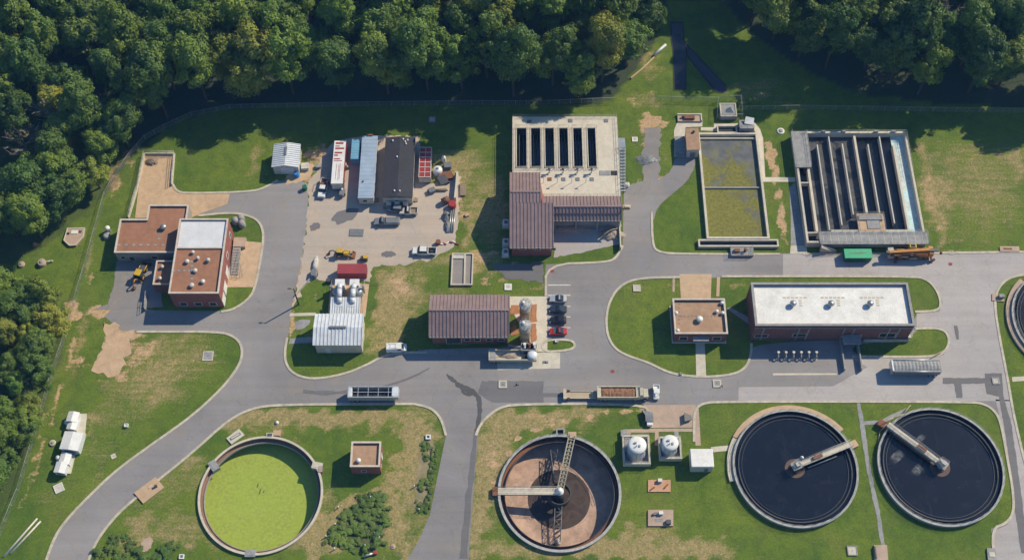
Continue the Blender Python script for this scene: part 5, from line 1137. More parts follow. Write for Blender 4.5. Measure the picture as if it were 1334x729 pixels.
car('silver sedan in the top occupied parking bay', 727, 390.8, 178, 'silver', 4.0)
car('dark blue car with shaded roof, second from the top in the parking bays', 727, 404.3, 178, 'carblue', 4.0)
car('black car with faint brown roof, third from the top in the parking bays', 727, 418.3, 180, 'carblack', 3.8, 'hatch')
t = car('red car with a teal screen cover in the lowest parking bay', 727, 433, 180, 'carred', 4.0)
part('screen_cover', MB().slab([(1.0, -.68, 1.12), (1.0, .68, 1.12), (.6, .62, 1.46), (.6, -.62, 1.46)][::-1], .03).slab([(1.0, -.68, 1.12), (1.0, .68, 1.12), (.55, .62, 1.5), (.55, -.62, 1.5)], .03), 'teal', t, True)
# small vans
c = P(517, 455); root = thing('parked_van', 'cream white van parked on the grass corner beside the gabled building', 'van', (c.x, c.y, 0), R(3))
h = 2.35
part('body', MB().loft([(h, .45, .95, .8, .75), (h - .15, .35, 1.05, .92, .85), (h - .7, .35, 1.2, .95, .85), (h - 1.2, .35, 1.95, .95, .78), (-h + .1, .35, 1.98, .95, .8), (-h, .45, 1.8, .88, .75)]), 'white', root, True)
part('windscreen', MB().slab([(h - .64, -.72, 1.2), (h - .64, .72, 1.2), (h - 1.16, .66, 1.9), (h - 1.16, -.66, 1.9)], .03), 'glass', root, True)
part('windows', MB().box(h - 2.1, -.965, 1.25, h - 1.3, .965, 1.7), 'glass', root, True)
part('roof_rack', MB().box(-h + .6, -.6, 1.99, -h + 2.6, -.52, 2.08).box(-h + .6, .52, 1.99, -h + 2.6, .6, 2.08).box(-h + 1.0, -.6, 2.0, -h + 1.1, .6, 2.1).box(-h + 2.2, -.6, 2.0, -h + 2.3, .6, 2.1), 'white', root, True)
wheels(root, (h - .9, -h + .9), 1.9, .34); lights(root, h - .02, -h, 1.8, .65)
# silver car and flatbed in front of the dark trailer
t = car('silver-blue estate car in the shade in front of the dark trailer', 514.5, 273.5, 175, 'cargrey', 4.4, 'hatch')
pickup('small white flatbed truck with blue load, by the dark trailer corner', 532.5, 277, 180, 'dirtywhite', 4.4, 'wood', 1.0, 'flatbed_truck')
t = pickup('grey pickup with a covered load standing in the middle of the gravel yard', 504.5, 290.5, 181, 'cargrey', 6.2, 'midgrey', 1.0)
part('load_cover', MB().rbox(-3.05, -.9, .9, .35, .9, 1.35, .2), 'midgrey', t, True)
c = P(446, 253); root = thing('excavated_pump', 'grey trailer pump with a white cap at the yard edge', 'pump', (c.x, c.y, .04), R(80)); root.name = 'trailer_pump'
part('engine_cover', MB().rbox(-1.2, -.65, .4, 1.0, .65, 1.35, .2), 'midgrey', root, True); part('drawbar', MB().tube((1.0, .3, .5), (2.2, 0, .45), .06, 6).tube((1.0, -.3, .5), (2.2, 0, .45), .06, 6), 'dark', root, True); part('cap', MB().lathe([(.28, 1.3), (.28, 1.6), (.05, 1.7)], .5, .1, 12), 'white', root, True); wheels(root, (-.2,), 1.7, .35)
# golf cart style utility truck
c = P(854.5, 512.5); root = thing('utility_cart', 'small white utility cart with dark open cab beside the loaded dump truck', 'cart', (c.x, c.y, .05), R(-92))
part('body', MB().loft([(1.7, .4, .7, .55, .5), (1.5, .3, .85, .66, .6), (.5, .3, .85, .68, .62), (-1.6, .3, .75, .68, .66)]), 'white', root, True)
part('cargo_box', MB().ring(rpoly(-1.75, -.72, -.35, .72), rpoly(-1.65, -.62, -.45, .62), .75, 1.15).flat(rpoly(-1.66, -.63, -.44, .63), .8), 'white', root, True)
part('seat', MB().rbox(-.3, -.6, .8, .35, .6, 1.0, .08), 'black', root, True); part('canopy', MB().rbox(-.45, -.65, 1.75, .75, .65, 1.82, .04), 'white', root, True)
part('canopy_post', MB().tube((.7, .6, .8), (.7, .6, 1.75), .035, 5).tube((.7, -.6, .8), (.7, -.6, 1.75), .035, 5).tube((-.4, .6, .8), (-.4, .6, 1.75), .035, 5).tube((-.4, -.6, .8), (-.4, -.6, 1.75), .035, 5), 'dark', root, True)
wheels(root, (1.1, -1.1), 1.35, .27, wid=.2)
# trailers
def open_trailer(name, label, cat, x0, y0, x1, y1, z0, zt, mat, load=None, bars=0, zload=.3, rz=0, axles=(-1, 1), landing=True):
    root = thing(name, label, cat, ((x0 + x1) / 2, (y0 + y1) / 2, .05), rz); lx, ly = (x1 - x0) / 2, (y1 - y0) / 2; q = rpoly(-lx, -ly, lx, ly)
    part('box', MB().ring(q, inset(q, .12), z0, zt).flat(inset(q, .12), z0 + .15), mat, root, True)
    part('top_rail', MB().ring(inset(q, -.06), inset(q, .16), zt + .003, zt + .1), mat, root, True)
    mb = MB()
    for i in range(int(lx * 2 / .9)): x = -lx + .45 + i * .9; mb.box(x - .05, -ly - .06, z0, x + .05, -ly - .003, zt).box(x - .05, ly + .003, z0, x + .05, ly + .06, zt)
    part('side_stake', mb, mat, root, True)
    if load:
        mb = MB(); nx_, ny_ = 24, 6; vs = []; xa, xb_ = -lx + .8, lx - .8
        for j in range(ny_ + 1):
            for i in range(nx_ + 1):
                e_ = min(i, nx_ - i, 2) / 2 * min(j, ny_ - j, 2) / 2; vs.append((xa + (xb_ - xa) * i / nx_, (-ly + .13) + (2 * ly - .26) * j / ny_, zt - zload + e_ * .3 + random.uniform(-.08, .1)))
        mb.add(vs, [(j * (nx_ + 1) + i, j * (nx_ + 1) + i + 1, (j + 1) * (nx_ + 1) + i + 1, (j + 1) * (nx_ + 1) + i) for j in range(ny_) for i in range(nx_)])
        part('load', mb, load, root, True)
        part('end_plate', MB().box(-lx + .12, -ly + .12, z0 + .16, -lx + .8, ly - .12, zt - .02), mat, root, True); part('end_plate', MB().box(lx - .8, -ly + .12, z0 + .16, lx - .12, ly - .12, zt - .02), mat, root, True)
    if bars:
        mb = MB()
        for i in range(bars): x = -lx + 2 * lx * (i + 1) / (bars + 1); mb.box(x - .06, -ly + .1, zt - .12, x + .06, ly - .1, zt)
        mb.box(-lx + .2, -.06, zt - .13, lx - .2, .06, zt - .01); part('cross_bar', mb, mat, root, True)
    part('chassis', MB().box(-lx + .3, -.5, z0 - .35, lx - .3, .5, z0 - .005), 'dark', root, True)
    wheels(root, [lx * a_ for a_ in axles], ly * 2 - .05, .5, wid=.5)
    return root, lx, ly
# loaded dump truck on the main road, cab on the right
a = rect((778, 503), (833.5, 517.5), 2.2)
root, lx, ly = open_trailer('dump_truck', 'long beige dump truck loaded with brown soil, parked by the lower road edge', 'truck', *a, .9, 2.2, 'beige', 'soil', 0, .35, 0, (-.82, -.62))
part('cab', MB().loft([(lx + 2.0, .5, 1.5, .95, .9), (lx + 1.9, .45, 1.7, 1.05, .98), (lx + .9, .45, 1.75, 1.08, 1.0), (lx + .75, .45, 2.5, 1.08, .92), (lx + .06, .45, 2.5, 1.08, .95)]), 'beige', root, True)
part('windscreen', MB().slab([(lx + .96, -.85, 1.78), (lx + .96, .85, 1.78), (lx + .82, .8, 2.42), (lx + .82, -.8, 2.42)], .04), 'glass', root, True)
part('exhaust', MB().tube((lx + .1, 1.1, .6), (lx + .1, 1.1, 2.8), .09, 8).tube((lx + .1, -1.1, .6), (lx + .1, -1.1, 2.8), .09, 8), 'steel', root, True); wheels(root, (lx + 1.3, lx - .9), ly * 2 - .1, .5, wid=.4)
x_ = -lx
part('tailgate_frame', MB().box(x_ - 7.2, -.95, .55, x_ - .02, -.8, .75).box(x_ - 7.2, .8, .55, x_ - .02, .95, .75).box(x_ - 7.6, -1.2, .5, x_ - 7.0, 1.2, 1.3).box(x_ - 1.2, -.79, .56, x_ - .9, .79, .7), 'beige', root, True)
part('frame_deck', MB().box(x_ - 7.0, -.79, .5, x_ - .1, .79, .54), 'tan', root, True); wheels(root, (x_ - 6.4,), 2.2, .45, wid=.3)
# silver open-top trailer
a = rect((454, 504), (519, 518), 2.4)
root, lx, ly = open_trailer('open_trailer', 'long silver open-top trailer with cross bars on the road above the green tank', 'trailer', *a, 1.0, 2.7, 'alu', None, 4, axles=(-.85, -.65))
part('trailer_floor', MB().flat(rpoly(-lx + .14, -ly + .14, lx - .14, ly - .14), 1.2), 'void', root, True)
part('front_cap', MB().rbox(lx - 1.6, -ly + .02, 1.6, lx + .05, ly - .02, 2.85, .25), 'ribwhite', root, True); part('rear_cap', MB().rbox(-lx - .1, -ly + .05, 1.4, -lx + .9, ly - .05, 2.78, .2), 'ribwhite', root, True)
part('landing_leg', MB().box(lx - 2.2, -.8, 0, lx - 2.05, -.65, 1).box(lx - 2.2, .65, 0, lx - 2.05, .8, 1), 'dark', root, True)
# grey covered trailer
a = rect((1162, 468.5), (1227, 483.5), 3.0)
root, lx, ly = open_trailer('covered_trailer', 'long grey bulk trailer with a ribbed tarpaulin top near the entrance loop', 'trailer', *a, 1.1, 2.7, 'midgrey', None, 0, axles=(.85, .65))
mb = MB(); n_ = 26; vs = []
for i in range(n_ + 1):
    x = -lx + .2 + (2 * lx - .4) * i / n_; dz = .1 * (i % 2)
    vs += [(x, -ly + .05, 2.75), (x, -ly * .55, 2.98 + dz), (x, 0, 3.12 + dz), (x, ly * .55, 2.98 + dz), (x, ly - .05, 2.75)]
mb.add(vs, [(i * 5 + k, (i + 1) * 5 + k, (i + 1) * 5 + k + 1, i * 5 + k + 1) for i in range(n_) for k in range(4)]); part('tarpaulin', mb, 'greyconc', root, True)
part('tarp_roller', MB().tube((-lx + .1, ly + .02, 2.9), (lx - .1, ly + .02, 2.9), .12, 8).tube((-lx + .1, -ly - .02, 2.9), (lx - .1, -ly - .02, 2.9), .1, 8), 'alu', root, True)
part('front_cap', MB().rbox(-lx - .3, -ly, 1.2, -lx + .2, ly, 3.1, .12), 'alu', root, True)
part('landing_leg', MB().box(-lx + 2.2, -.8, 0, -lx + 2.35, -.65, 1.1).box(-lx + 2.2, .65, 0, -lx + 2.35, .8, 1.1), 'dark', root, True)
# trailer under the hopper
a = rect((637, 455), (699, 468.5), 2.0)
root, lx, ly = open_trailer('flat_trailer', 'beige open-sided trailer with grey end plates parked under the loading hopper', 'trailer', *a, .9, 1.9, 'beige', None, 0, axles=(-.8, -.62))
part('floor_sheet', MB().flat(rpoly(-lx + .14, -ly + .14, lx * .45, ly - .14), 1.15), 'cream', root, True)
part('spilled_cake', MB().mound(-lx * .1, .1, 2.6, .8, .5, 1.12), 'rubble', root, True)
part('end_plate', MB().box(-lx + .13, -ly + .13, 1.2, -lx + 1.5, ly - .13, 1.95), 'greyconc', root, True)
part('hatch', MB().box(lx * .46, -ly + .2, 1.25, lx * .72, ly - .2, 1.7), 'void', root, True)
part('tank', MB().lathe([(1.15, 1.1), (1.15, 2.3), (.7, 2.55), (.05, 2.65)], lx - 1.0, -.15, 24), 'ribwhite', root, True)
# ------------------------------------------------------------------ orange truck crane
c = P(1188, 333, 0); root = thing('truck_crane', 'orange truck crane with its long boom folded, parked beside the aeration basin', 'crane', (c.x, c.y, .05), R(0))
part('chassis', MB().rbox(-6.0, -.75, .6, 4.6, .75, 1.1, .1), 'rust', root, True)
for x, l_ in ((-2.55, 2.6), (2.25, 2.6)):
    for s in (1, -1): part('fender', MB().rbox(x - l_ / 2, s * .98 - .3, 1.13, x + l_ / 2, s * .98 + .3, 1.25, .05), 'craneor', root, True)
part('deck_plate', MB().box(-4.6, -1.1, 1.101, -3.95, 1.1, 1.2).box(-.9, -1.15, 1.101, .5, .45, 1.2), 'dark', root, True)
part('front_cab', MB().loft([(-6.3, .6, 1.3, 1.0, .9), (-6.2, .5, 2.1, 1.15, 1.0), (-4.9, .5, 2.2, 1.15, 1.0), (-4.8, .5, 1.4, 1.15, 1.1)][::-1]), 'beige', root, True)
part('cab_window', MB().box(-6.28, -.85, 1.45, -6.15, .85, 2.0).box(-5.9, -1.12, 1.5, -5.1, 1.12, 2.0), 'glass', root, True)
u = part('upper_works', MB().rbox(.6, -.85, 1.26, 3.2, .9, 2.1, .15).rbox(3.25, -1.1, 1.26, 4.5, 1.2, 2.6, .15), 'craneor', root, True)
part('operator_cab', MB().rbox(-1.2, .5, 1.2, .5, 1.6, 2.9, .12), 'yellow', root, True); part('cab_roof_window', MB().box(-.9, .7, 2.9, .2, 1.4, 2.93), 'glass', root, True)
b = part('boom', MB().add([(-6.2, -.95, 2.3), (-6.2, -.4, 2.3), (3.4, .3, 2.5), (3.4, -.45, 2.5), (-6.2, -.95, 2.9), (-6.2, -.4, 2.9), (3.4, .3, 3.3), (3.4, -.45, 3.3)], [(0, 1, 2, 3), (7, 6, 5, 4), (0, 4, 5, 1), (2, 6, 7, 3), (1, 5, 6, 2), (3, 7, 4, 0)]), 'craneor', root, True)
part('boom_foot', MB().box(-7.0, -1.0, 2.2, -6.21, -.35, 3.0), 'dark', b, True); part('boom_tip', MB().box(3.41, -.5, 2.5, 5.6, .2, 3.0), 'dark', b, True); part('jib', MB().tube((-5.8, -1.0, 2.3), (3.0, -1.0, 2.4), .12, 6).tube((-5.8, -1.3, 2.0), (3.0, -1.3, 2.1), .12, 6).tube((-5.8, -1.0, 2.6), (3.0, -1.1, 2.7), .08, 6), 'rust', b, True)
part('lift_cylinder', MB().tube((-.2, -.15, 1.4), (-2.6, -.15, 2.4), .2, 8), 'steel', b, True)
part('hook_block', MB().rbox(6.2, -.5, 1.3, 6.7, .1, 2.1, .1).tube((5.5, -.15, 2.7), (6.4, -.15, 2.0), .06, 5), 'rust', root, True)
for x in (-4.3, 4.2): part('outrigger', MB().box(x - .25, -1.9, .55, x + .25, 1.9, .85).box(x - .2, -1.95, .1, x + .2, -1.65, .85).box(x - .2, 1.65, .1, x + .2, 1.95, .85).box(x - .35, -2.1, .0, x + .35, -1.5, .1).box(x - .35, 1.5, 0, x + .35, 2.1, .1), 'rust', root, True)
wheels(root, (-3.2, -1.9, 1.6, 2.9), 2.4, .55, 'rust', .4)
part('toolbox', MB().box(-1.0, -1.35, .6, .8, -1.21, 1.1).box(-3.2, -1.25, 1.16, -1.4, -.7, 1.5), 'beige', root, True)
# ------------------------------------------------------------------ yellow backhoes
def backhoe(label, px, py, head, body='yellow', s=1.0, boom=True):
    c = P(px, py); root = thing('backhoe_loader', label, 'backhoe', (c.x, c.y, .05), R(head))
    part('body', MB().rbox(.3, -.55, .7, 2.2, .55, 1.45, .15).rbox(-1.6, -.6, .65, .3, .6, 1.0, .1), 'dark', root, True)
    part('hood', MB().rbox(.5, -.5, 1.46, 2.0, .5, 1.56, .04), body if not boom else 'dark', root, True)
    part('cab', MB().rbox(-1.15, -.62, 1.0, .25, .62, 2.35, .1), 'glass', root, True); part('cab_roof', MB().rbox(-1.35, -.75, 2.36, .4, .75, 2.52, .08), body, root, True)
    wheels(root, (-.75,), 2.2, .75, body, .5); wheels(root, (1.65,), 1.9, .5, body, .4)
    part('loader_arm', MB().path([(.6, .75, 1.3), (2.4, .75, 1.2), (3.0, .75, .6)], .11, 6).path([(.6, -.75, 1.3), (2.4, -.75, 1.2), (3.0, -.75, .6)], .11, 6), body, root, True)
    part('loader_bucket', MB().add([(2.9, -1.1, .1), (2.9, 1.1, .1), (3.8, 1.1, .05), (3.8, -1.1, .05), (2.85, -1.1, .9), (2.85, 1.1, .9)], [(0, 3, 2, 1), (0, 1, 5, 4), (0, 4, 3), (1, 2, 5), (4, 5, 1, 0), (1, 2, 3, 0)]), 'rust', root, True)
    part('dig_arm', MB().path([(-1.6, 0, .9), (-2.4, 0, 2.2), (-3.4, .1, 1.7), (-3.7, .1, .5)], .16, 6), 'craneor' if boom else 'dark', root, True)
    part('dig_bucket', MB().obox(-3.75, .1, .05, .6, .7, .55), 'rust', root, True)
    part('stabiliser', MB().tube((-1.5, .5, .8), (-1.9, 1.3, .1), .09, 6).tube((-1.5, -.5, .8), (-1.9, -1.3, .1), .09, 6), body, root, True); return root
backhoe('yellow-roofed backhoe with orange arm on the driveway beside the brick building', 184, 359, 75)
backhoe('yellow-cabbed black backhoe loader standing above the red container', 446, 332, -4, boom=False).scale = (.84, .84, .84)
c = P(475, 338); root = thing('compactor', 'small yellow engine machine right beside the red container', 'machine', (c.x, c.y, .04)); root.name = 'small_machine'
part('engine', MB().rbox(-.9, -.5, .3, .8, .5, 1.0, .1), 'dark', root, True); part('hood', MB().rbox(-.3, -.45, 1.0, .8, .45, 1.35, .1), 'yellow', root, True); wheels(root, (-.5, .5), 1.2, .32, wid=.2)
# ------------------------------------------------------------------ containers and office trailers in the yard
def corrug_box(root, lx, ly, h, mat, roofmat=None, z0=.15, step=.45, local=True):
    mb = MB(); n = max(4, int(lx * 2 / step)); top = []
    q = []
    for i in range(n * 2): x = -lx + 2 * lx * i / (2 * n - 1); q.append((x, -ly + (.06 if (i // 1) % 4 in (1, 2) else 0)))
    m_ = max(4, int(ly * 2 / step))
    q += [(lx - (.06 if i % 4 in (1, 2) else 0), -ly + 2 * ly * (i + .5) / (2 * m_)) for i in range(2 * m_)]
    q += [(-a_, -b_) for a_, b_ in q]
    part('shell', MB().prism(q, z0, h - .08), mat, root, True)
    part('roof', MB().prism(rpoly(-lx - .02, -ly - .02, lx + .02, ly + .02), h - .075, h), roofmat or mat, root, True)
    part('skid', MB().box(-lx + .2, -ly + .15, 0, lx - .2, -ly + .4, z0 - .003).box(-lx + .2, ly - .4, 0, lx - .2, ly - .15, z0 - .003), 'dark', root, True)
a = rect((440, 343.5), (476.5, 356), 2.6); root = thing('shipping_container', 'faded red container at the lower edge of the gravel yard', 'container', ((a[0] + a[2]) / 2, (a[1] + a[3]) / 2, .03)); lx, ly = (a[2] - a[0]) / 2, (a[3] - a[1]) / 2
corrug_box(root, lx, ly, 2.6, 'redcont'); mb = MB()
for i in range(14): x = -lx + .3 + (2 * lx - .6) * i / 13; mb.box(x - .05, -ly + .1, 2.602, x + .05, ly - .1, 2.63)
part('roof_rib', mb, 'redcont', root, True); part('door', MB().box(lx + .025, -ly + .1, .3, lx + .07, -.02, 2.4).box(lx + .025, .02, .3, lx + .07, ly - .1, 2.4), 'redcont', root, True); part('lock_bar', MB().tube((lx + .1, -.3, .3), (lx + .1, -.3, 2.4), .03, 5).tube((lx + .1, .3, .3), (lx + .1, .3, 2.4), .03, 5), 'steel', root, True)
# green dumpster
a = rect((1099.5, 324.5), (1136.5, 336), 2.0); root = thing('dumpster', 'bright green roll-off dumpster with closed top beside the orange crane', 'dumpster', ((a[0] + a[2]) / 2, (a[1] + a[3]) / 2, .05)); lx, ly = (a[2] - a[0]) / 2, (a[3] - a[1]) / 2
part('bin', MB().rbox(-lx, -ly, .25, lx, ly, 1.95, .08), 'dkgreen', root, True); part('lid', MB().prism(rpoly(-lx - .06, -ly - .06, lx + .06, ly + .06), 1.953, 2.06), 'green', root, True)
mb = MB()
for i in range(7): x = -lx + .4 + (2 * lx - .8) * i / 6; mb.box(x - .08, -ly - .1, .3, x + .08, -ly - .003, 1.9).box(x - .08, ly + .003, .3, x + .08, ly + .1, 1.9)
part('side_rib', mb, 'dkgreen', root, True); part('roller', MB().tube((-lx + .5, -1.0, .17), (-lx + .5, 1.0, .17), .16, 8).tube((lx - .5, -1.0, .17), (lx - .5, 1.0, .17), .16, 8), 'dark', root, True)
part('lid_stain', MB().flat([(-2.5, -.1), (-1.2, -.05), (.3, -.12), (1.8, .05), (2.4, .12), (1.2, .2), (-.5, .12), (-1.8, .1)], 2.064), 'rust', root, True)
# red and white box trailer
a = quad4((436, 183.5), (451.5, 183.5), (445.5, 239), (431, 239), 3.4); root = thing('box_trailer', 'white and red box trailer with a streaky top, beside the white work pickup', 'trailer', ((a[0] + a[2]) / 2, (a[1] + a[3]) / 2, .03)); lx, ly = (a[2] - a[0]) / 2, (a[3] - a[1]) / 2
part('box', MB().box(-lx, -ly, .9, lx, ly, 3.3), 'redpaint', root, True); part('roof', MB().slab([(-lx - .03, -ly - .03, 3.38), (lx + .03, -ly - .03, 3.38), (lx + .03, ly + .03, 3.38), (-lx - .03, ly + .03, 3.38)], .075), 'white', root, True)
mb = MB()
for y_, l_ in ((.42, .8), (.36, .5), (.3, .9), (.2, .75), (.14, .4), (.02, .8), (.06, .6)): mb.box(-lx + .1 + .3 * random.random(), ly * 2 * y_, 3.384, -lx + 2 * lx * l_, ly * 2 * y_ + random.uniform(.2, .6), 3.392)
mb.box(-.5, -ly * .8, 3.384, -.4, -.6, 3.392).box(.1, -ly * .85, 3.384, .2, -.9, 3.392).box(.4, -ly * .8, 3.384, .5, -.5, 3.392)
part('roof_stripe', mb, 'redpaint', root, True); part('rear_door', MB().box(-lx + .1, -ly - .05, 1.0, -.02, -ly - .003, 3.2).box(.02, -ly - .05, 1.0, lx - .1, -ly - .003, 3.2), 'dirtywhite', root, True)
for i in range(9): y_ = -ly + .6 + (2 * ly - 1.2) * i / 8; part('side_post', MB().box(lx + .003, y_ - .06, 1.0, lx + .05, y_ + .06, 3.3), 'redpaint', root, True)
part('chassis', MB().box(-.9, -ly + .3, .55, .9, ly - .3, .9), 'dark', root, True)
for y_ in (-ly + 1.5, -ly + 2.7):
    for s in (1, -1): part('wheel', MB().tube((s * (lx - .4), y_, .48), (s * (lx - .05), y_, .48), .48, 16, smooth=False), 'black', root, True)
# light blue container
a = quad4((459, 181.5), (470.5, 181.5), (467, 207), (456.5, 207), 2.5); root = thing('shipping_container', 'small light blue container tucked beside the long blue-grey trailer', 'container', ((a[0] + a[2]) / 2, (a[1] + a[3]) / 2, .03))
corrug_box(root, (a[2] - a[0]) / 2, (a[3] - a[1]) / 2, 2.5, 'sky'); mb = MB(); lx, ly = (a[2] - a[0]) / 2, (a[3] - a[1]) / 2
for i in range(8): y_ = -ly + .3 + (2 * ly - .6) * i / 7; mb.box(-lx + .1, y_ - .05, 2.503, lx - .1, y_ + .05, 2.54)
part('roof_rib', mb, 'sky', root, True)
def office(nw, ne, se, sw, h, label, roofm, wallm, bump_=0, win=6):
    a = quad4(nw, ne, se, sw, h); root = thing('office_trailer', label, 'trailer', ((a[0] + a[2]) / 2, (a[1] + a[3]) / 2, .03)); lx, ly = (a[2] - a[0]) / 2, (a[3] - a[1]) / 2
    part('wall', MB().prism(rpoly(-lx + .12, -ly + .15, lx - .12, ly - .12), .35, h - .28 if not bump_ else h - .22), wallm, root, True)
    part('skirting', MB().prism(rpoly(-lx + .2, -ly + .25, lx - .2, ly - .2), 0, .347), 'midgrey', root, True)
    if bump_: rf = part('roof', MB().slab([(-lx, -ly, h - .05), (0, -ly, h + bump_), (0, ly, h + bump_), (-lx, ly, h - .05)], .12).slab([(.003, -ly, h + bump_), (lx, -ly, h - .05), (lx, ly, h - .05), (.003, ly, h + bump_)], .12), roofm, root, True)
    else: rf = part('roof', MB().slab([(-lx, -ly, h), (lx, -ly, h), (lx, ly, h), (-lx, ly, h)], .26), roofm, root, True)
    mb = MB()
    for i in range(int(2 * ly / 1.2)):
        y_ = -ly + .6 + i * 1.2
        if not bump_: mb.box(-lx + .03, y_ - .03, h + .003, lx - .03, y_ + .03, h + .03)
    if mb.v: part('roof_seam', mb, roofm, rf, True)
    for i in range(win):
        y_ = -ly + 2 * ly * (i + .7) / (win + .4); f = part('window', MB().box(lx - .118, y_ - .55, 1.3, lx - .07, y_ + .55, 2.3), 'white', root, True); part('pane', MB().box(lx - .069, y_ - .45, 1.4, lx - .05, y_ + .45, 2.2), 'glass', f, True)
    f = part('window', MB().box(-.9, -ly + .1, 1.2, .3, -ly + .148, 2.2), 'white', root, True); part('pane', MB().box(-.8, -ly + .08, 1.3, .2, -ly + .098, 2.1), 'glass', f, True)
    d = part('door', MB().box(lx - .118, -ly + 1.0, .4, lx - .06, -ly + 1.9, 2.4), 'dirtywhite', root, True)
    part('step', MB().box(lx - .1, -ly + .9, 0, lx + .7, -ly + 2.0, .35).box(lx + .705, -ly + .95, 0, lx + 1.0, -ly + 1.95, .18), 'wood', root, True)
    part('eaves_trim', MB().ring(inset(rpoly(-lx, -ly, lx, ly), -.03), inset(rpoly(-lx, -ly, lx, ly), .1), h - .42, h - .3), wallm, root, True)
    return root, lx, ly
r_, lx, ly = office((473, 177), (492.5, 177), (486, 258), (465, 258), 3.2, 'long narrow office trailer with a pale blue-grey roof', 'blueroof', 'cream')
part('roof_fitting', MB().box(-.6, ly - .1, 3.1, .7, ly + .35, 3.5).lathe([(.2, 3.2), (.2, 3.5), (.03, 3.55)], -.9, -4.5, 10), 'rust', r_, True)
r_, lx, ly = office((502.5, 179), (541, 179), (537.5, 257), (497.5, 257), 3.5, 'wide double trailer with a black shingle roof and small white roof vents', 'navyroof', 'cream', .45)
for u, v in ((-.5, .86), (.2, .9), (.35, .82), (.5, .88), (-.15, .3), (-.2, -.82), (.15, -.83), (.4, .75)):
    z_ = 3.45 + .45 * (1 - abs(u)) + .02; part('roof_vent', MB().lathe([(.2, z_), (.22, z_ + .3), (.05, z_ + .36)], u * lx, v * ly, 10), 'white', r_, True)
for u in (-.6, -.05, .5): part('air_conditioner', MB().rbox(u * lx - .6, -ly - .75, .7, u * lx + .6, -ly - .02, 1.9, .08), 'dirtywhite', r_, True)
part('porch', MB().box(-lx + .1, -ly - 1.0, .05, lx - .4, -ly - .76, .6), 'wood', r_, True)
# red ribbed container
a = quad4((546.5, 191.5), (562, 191.5), (561.5, 231), (545.5, 231), 2.5); root = thing('cage_container', 'white container with red ribbed top right of the black-roofed trailer', 'container', ((a[0] + a[2]) / 2, (a[1] + a[3]) / 2, .03)); lx, ly = (a[2] - a[0]) / 2, (a[3] - a[1]) / 2
corrug_box(root, lx, ly, 2.4, 'dirtywhite', 'redpaint'); mb = MB()
for i in range(7): y_ = -ly + .1 + (2 * ly - .2) * i / 6; mb.box(-lx + .02, y_ - .09, 2.403, lx - .02, y_ + .09, 2.5)
mb.box(-lx, -ly, 2.403, -lx + .14, ly, 2.52).box(lx - .14, -ly, 2.403, lx, ly, 2.52).box(-.07, -ly, 2.403, .07, ly, 2.49)
part('top_frame', mb, 'dirtywhite', root, True); part('end_door', MB().box(-lx + .2, -ly - .06, .3, lx - .2, -ly - .025, 2.2).box(-.9, -ly - .09, 1.5, .7, -ly - .065, 2.0), 'dirtywhite', root, True)
# ------------------------------------------------------------------ hatches, pads and other small fixtures
def hatch(px, py, s, label, frame='conc', lid='greyconc', h=.22, sq=.62, name='access_hatch', cat='hatch', rz=0):
    c = P(px, py); root = thing(name, label, cat, (c.x, c.y), rz); q = rpoly(-s / 2, -s / 2, s / 2, s / 2)
    part('frame', MB().ring(q, inset(q, s * (1 - sq) / 2), 0, h), frame, root, True); part('lid', MB().prism(inset(q, s * (1 - sq) / 2 + .01), 0, h * .75), lid, root, True)
    part('handle', MB().box(-.12, -.04, h * .75, .12, .04, h * .75 + .08), 'dark', root, True); return root
hatch(655, 500.5, 1.9, 'pale square manhole frame in the road below the loading pad')
hatch(934, 499.5, 1.9, 'pale square manhole frame in the road below the small brick building')
hatch(1297, 496, 1.7, 'pale square manhole set in the dark asphalt patch at the right road fork', 'greyconc', 'conc')
hatch(827, 182, 1.4, 'small white square hatch on grass right of the filter building', 'white', 'conc')
hatch(563, 156, 1.7, 'grey square hatch on the shaded lawn above the black-roofed trailer', 'greyconc', 'conc')
hatch(662, 374, 1.7, 'white square hatch on grass above the gabled roof', 'white', 'conc')
hatch(829.5, 375.5, 1.8, 'pale square hatch on the rounded lawn left of the small brick building', 'conc', 'wallwhite')
hatch(271, 463.5, 2.4, 'pale grey square hatch on the left lawn inside the road bend', 'conc', 'greyconc', .15, .8)
hatch(558, 569.5, 1.1, 'small white box vent with dark middle above the right strip of shrubs', 'white', 'void', .5, .5)
hatch(491.5, 697, 1.3, 'small white box vent with dark middle at the right of the round shrub bed', 'white', 'void', .5, .5)
hatch(77, 635.5, 2.0, 'white square lid on bare grass below the white generator row', 'white', 'wallwhite', .25, .85, rz=.5)
hatch(1110, 717, 2.1, 'small grey concrete lid on the lawn below the left black clarifier', 'greyconc', 'conc', .3, .8)
hatch(165, 554.5, .8, 'tiny white marker box on the left lawn between generators and road', 'white', 'white', .6, .8, 'marker_box', 'box')
hatch(148, 594, 1.1, 'small pale slab in the grass near the curving road', 'conc', 'conc', .15, .8, 'marker_slab', 'slab', .5)
hatch(725, 444.5, .7, 'small white box on the grass parking island', 'white', 'white', .5, .8, 'marker_box', 'box')
hatch(887, 487, .5, 'small pale box at the lawn kerb below the small brick building', 'conc', 'conc', .5, .8, 'marker_box', 'box')
hatch(1239, 329, 1.1, 'small rusty drain grate at the kerb right of the crane', 'kerb', 'rust', .16, .7, 'drain_grate', 'drain')
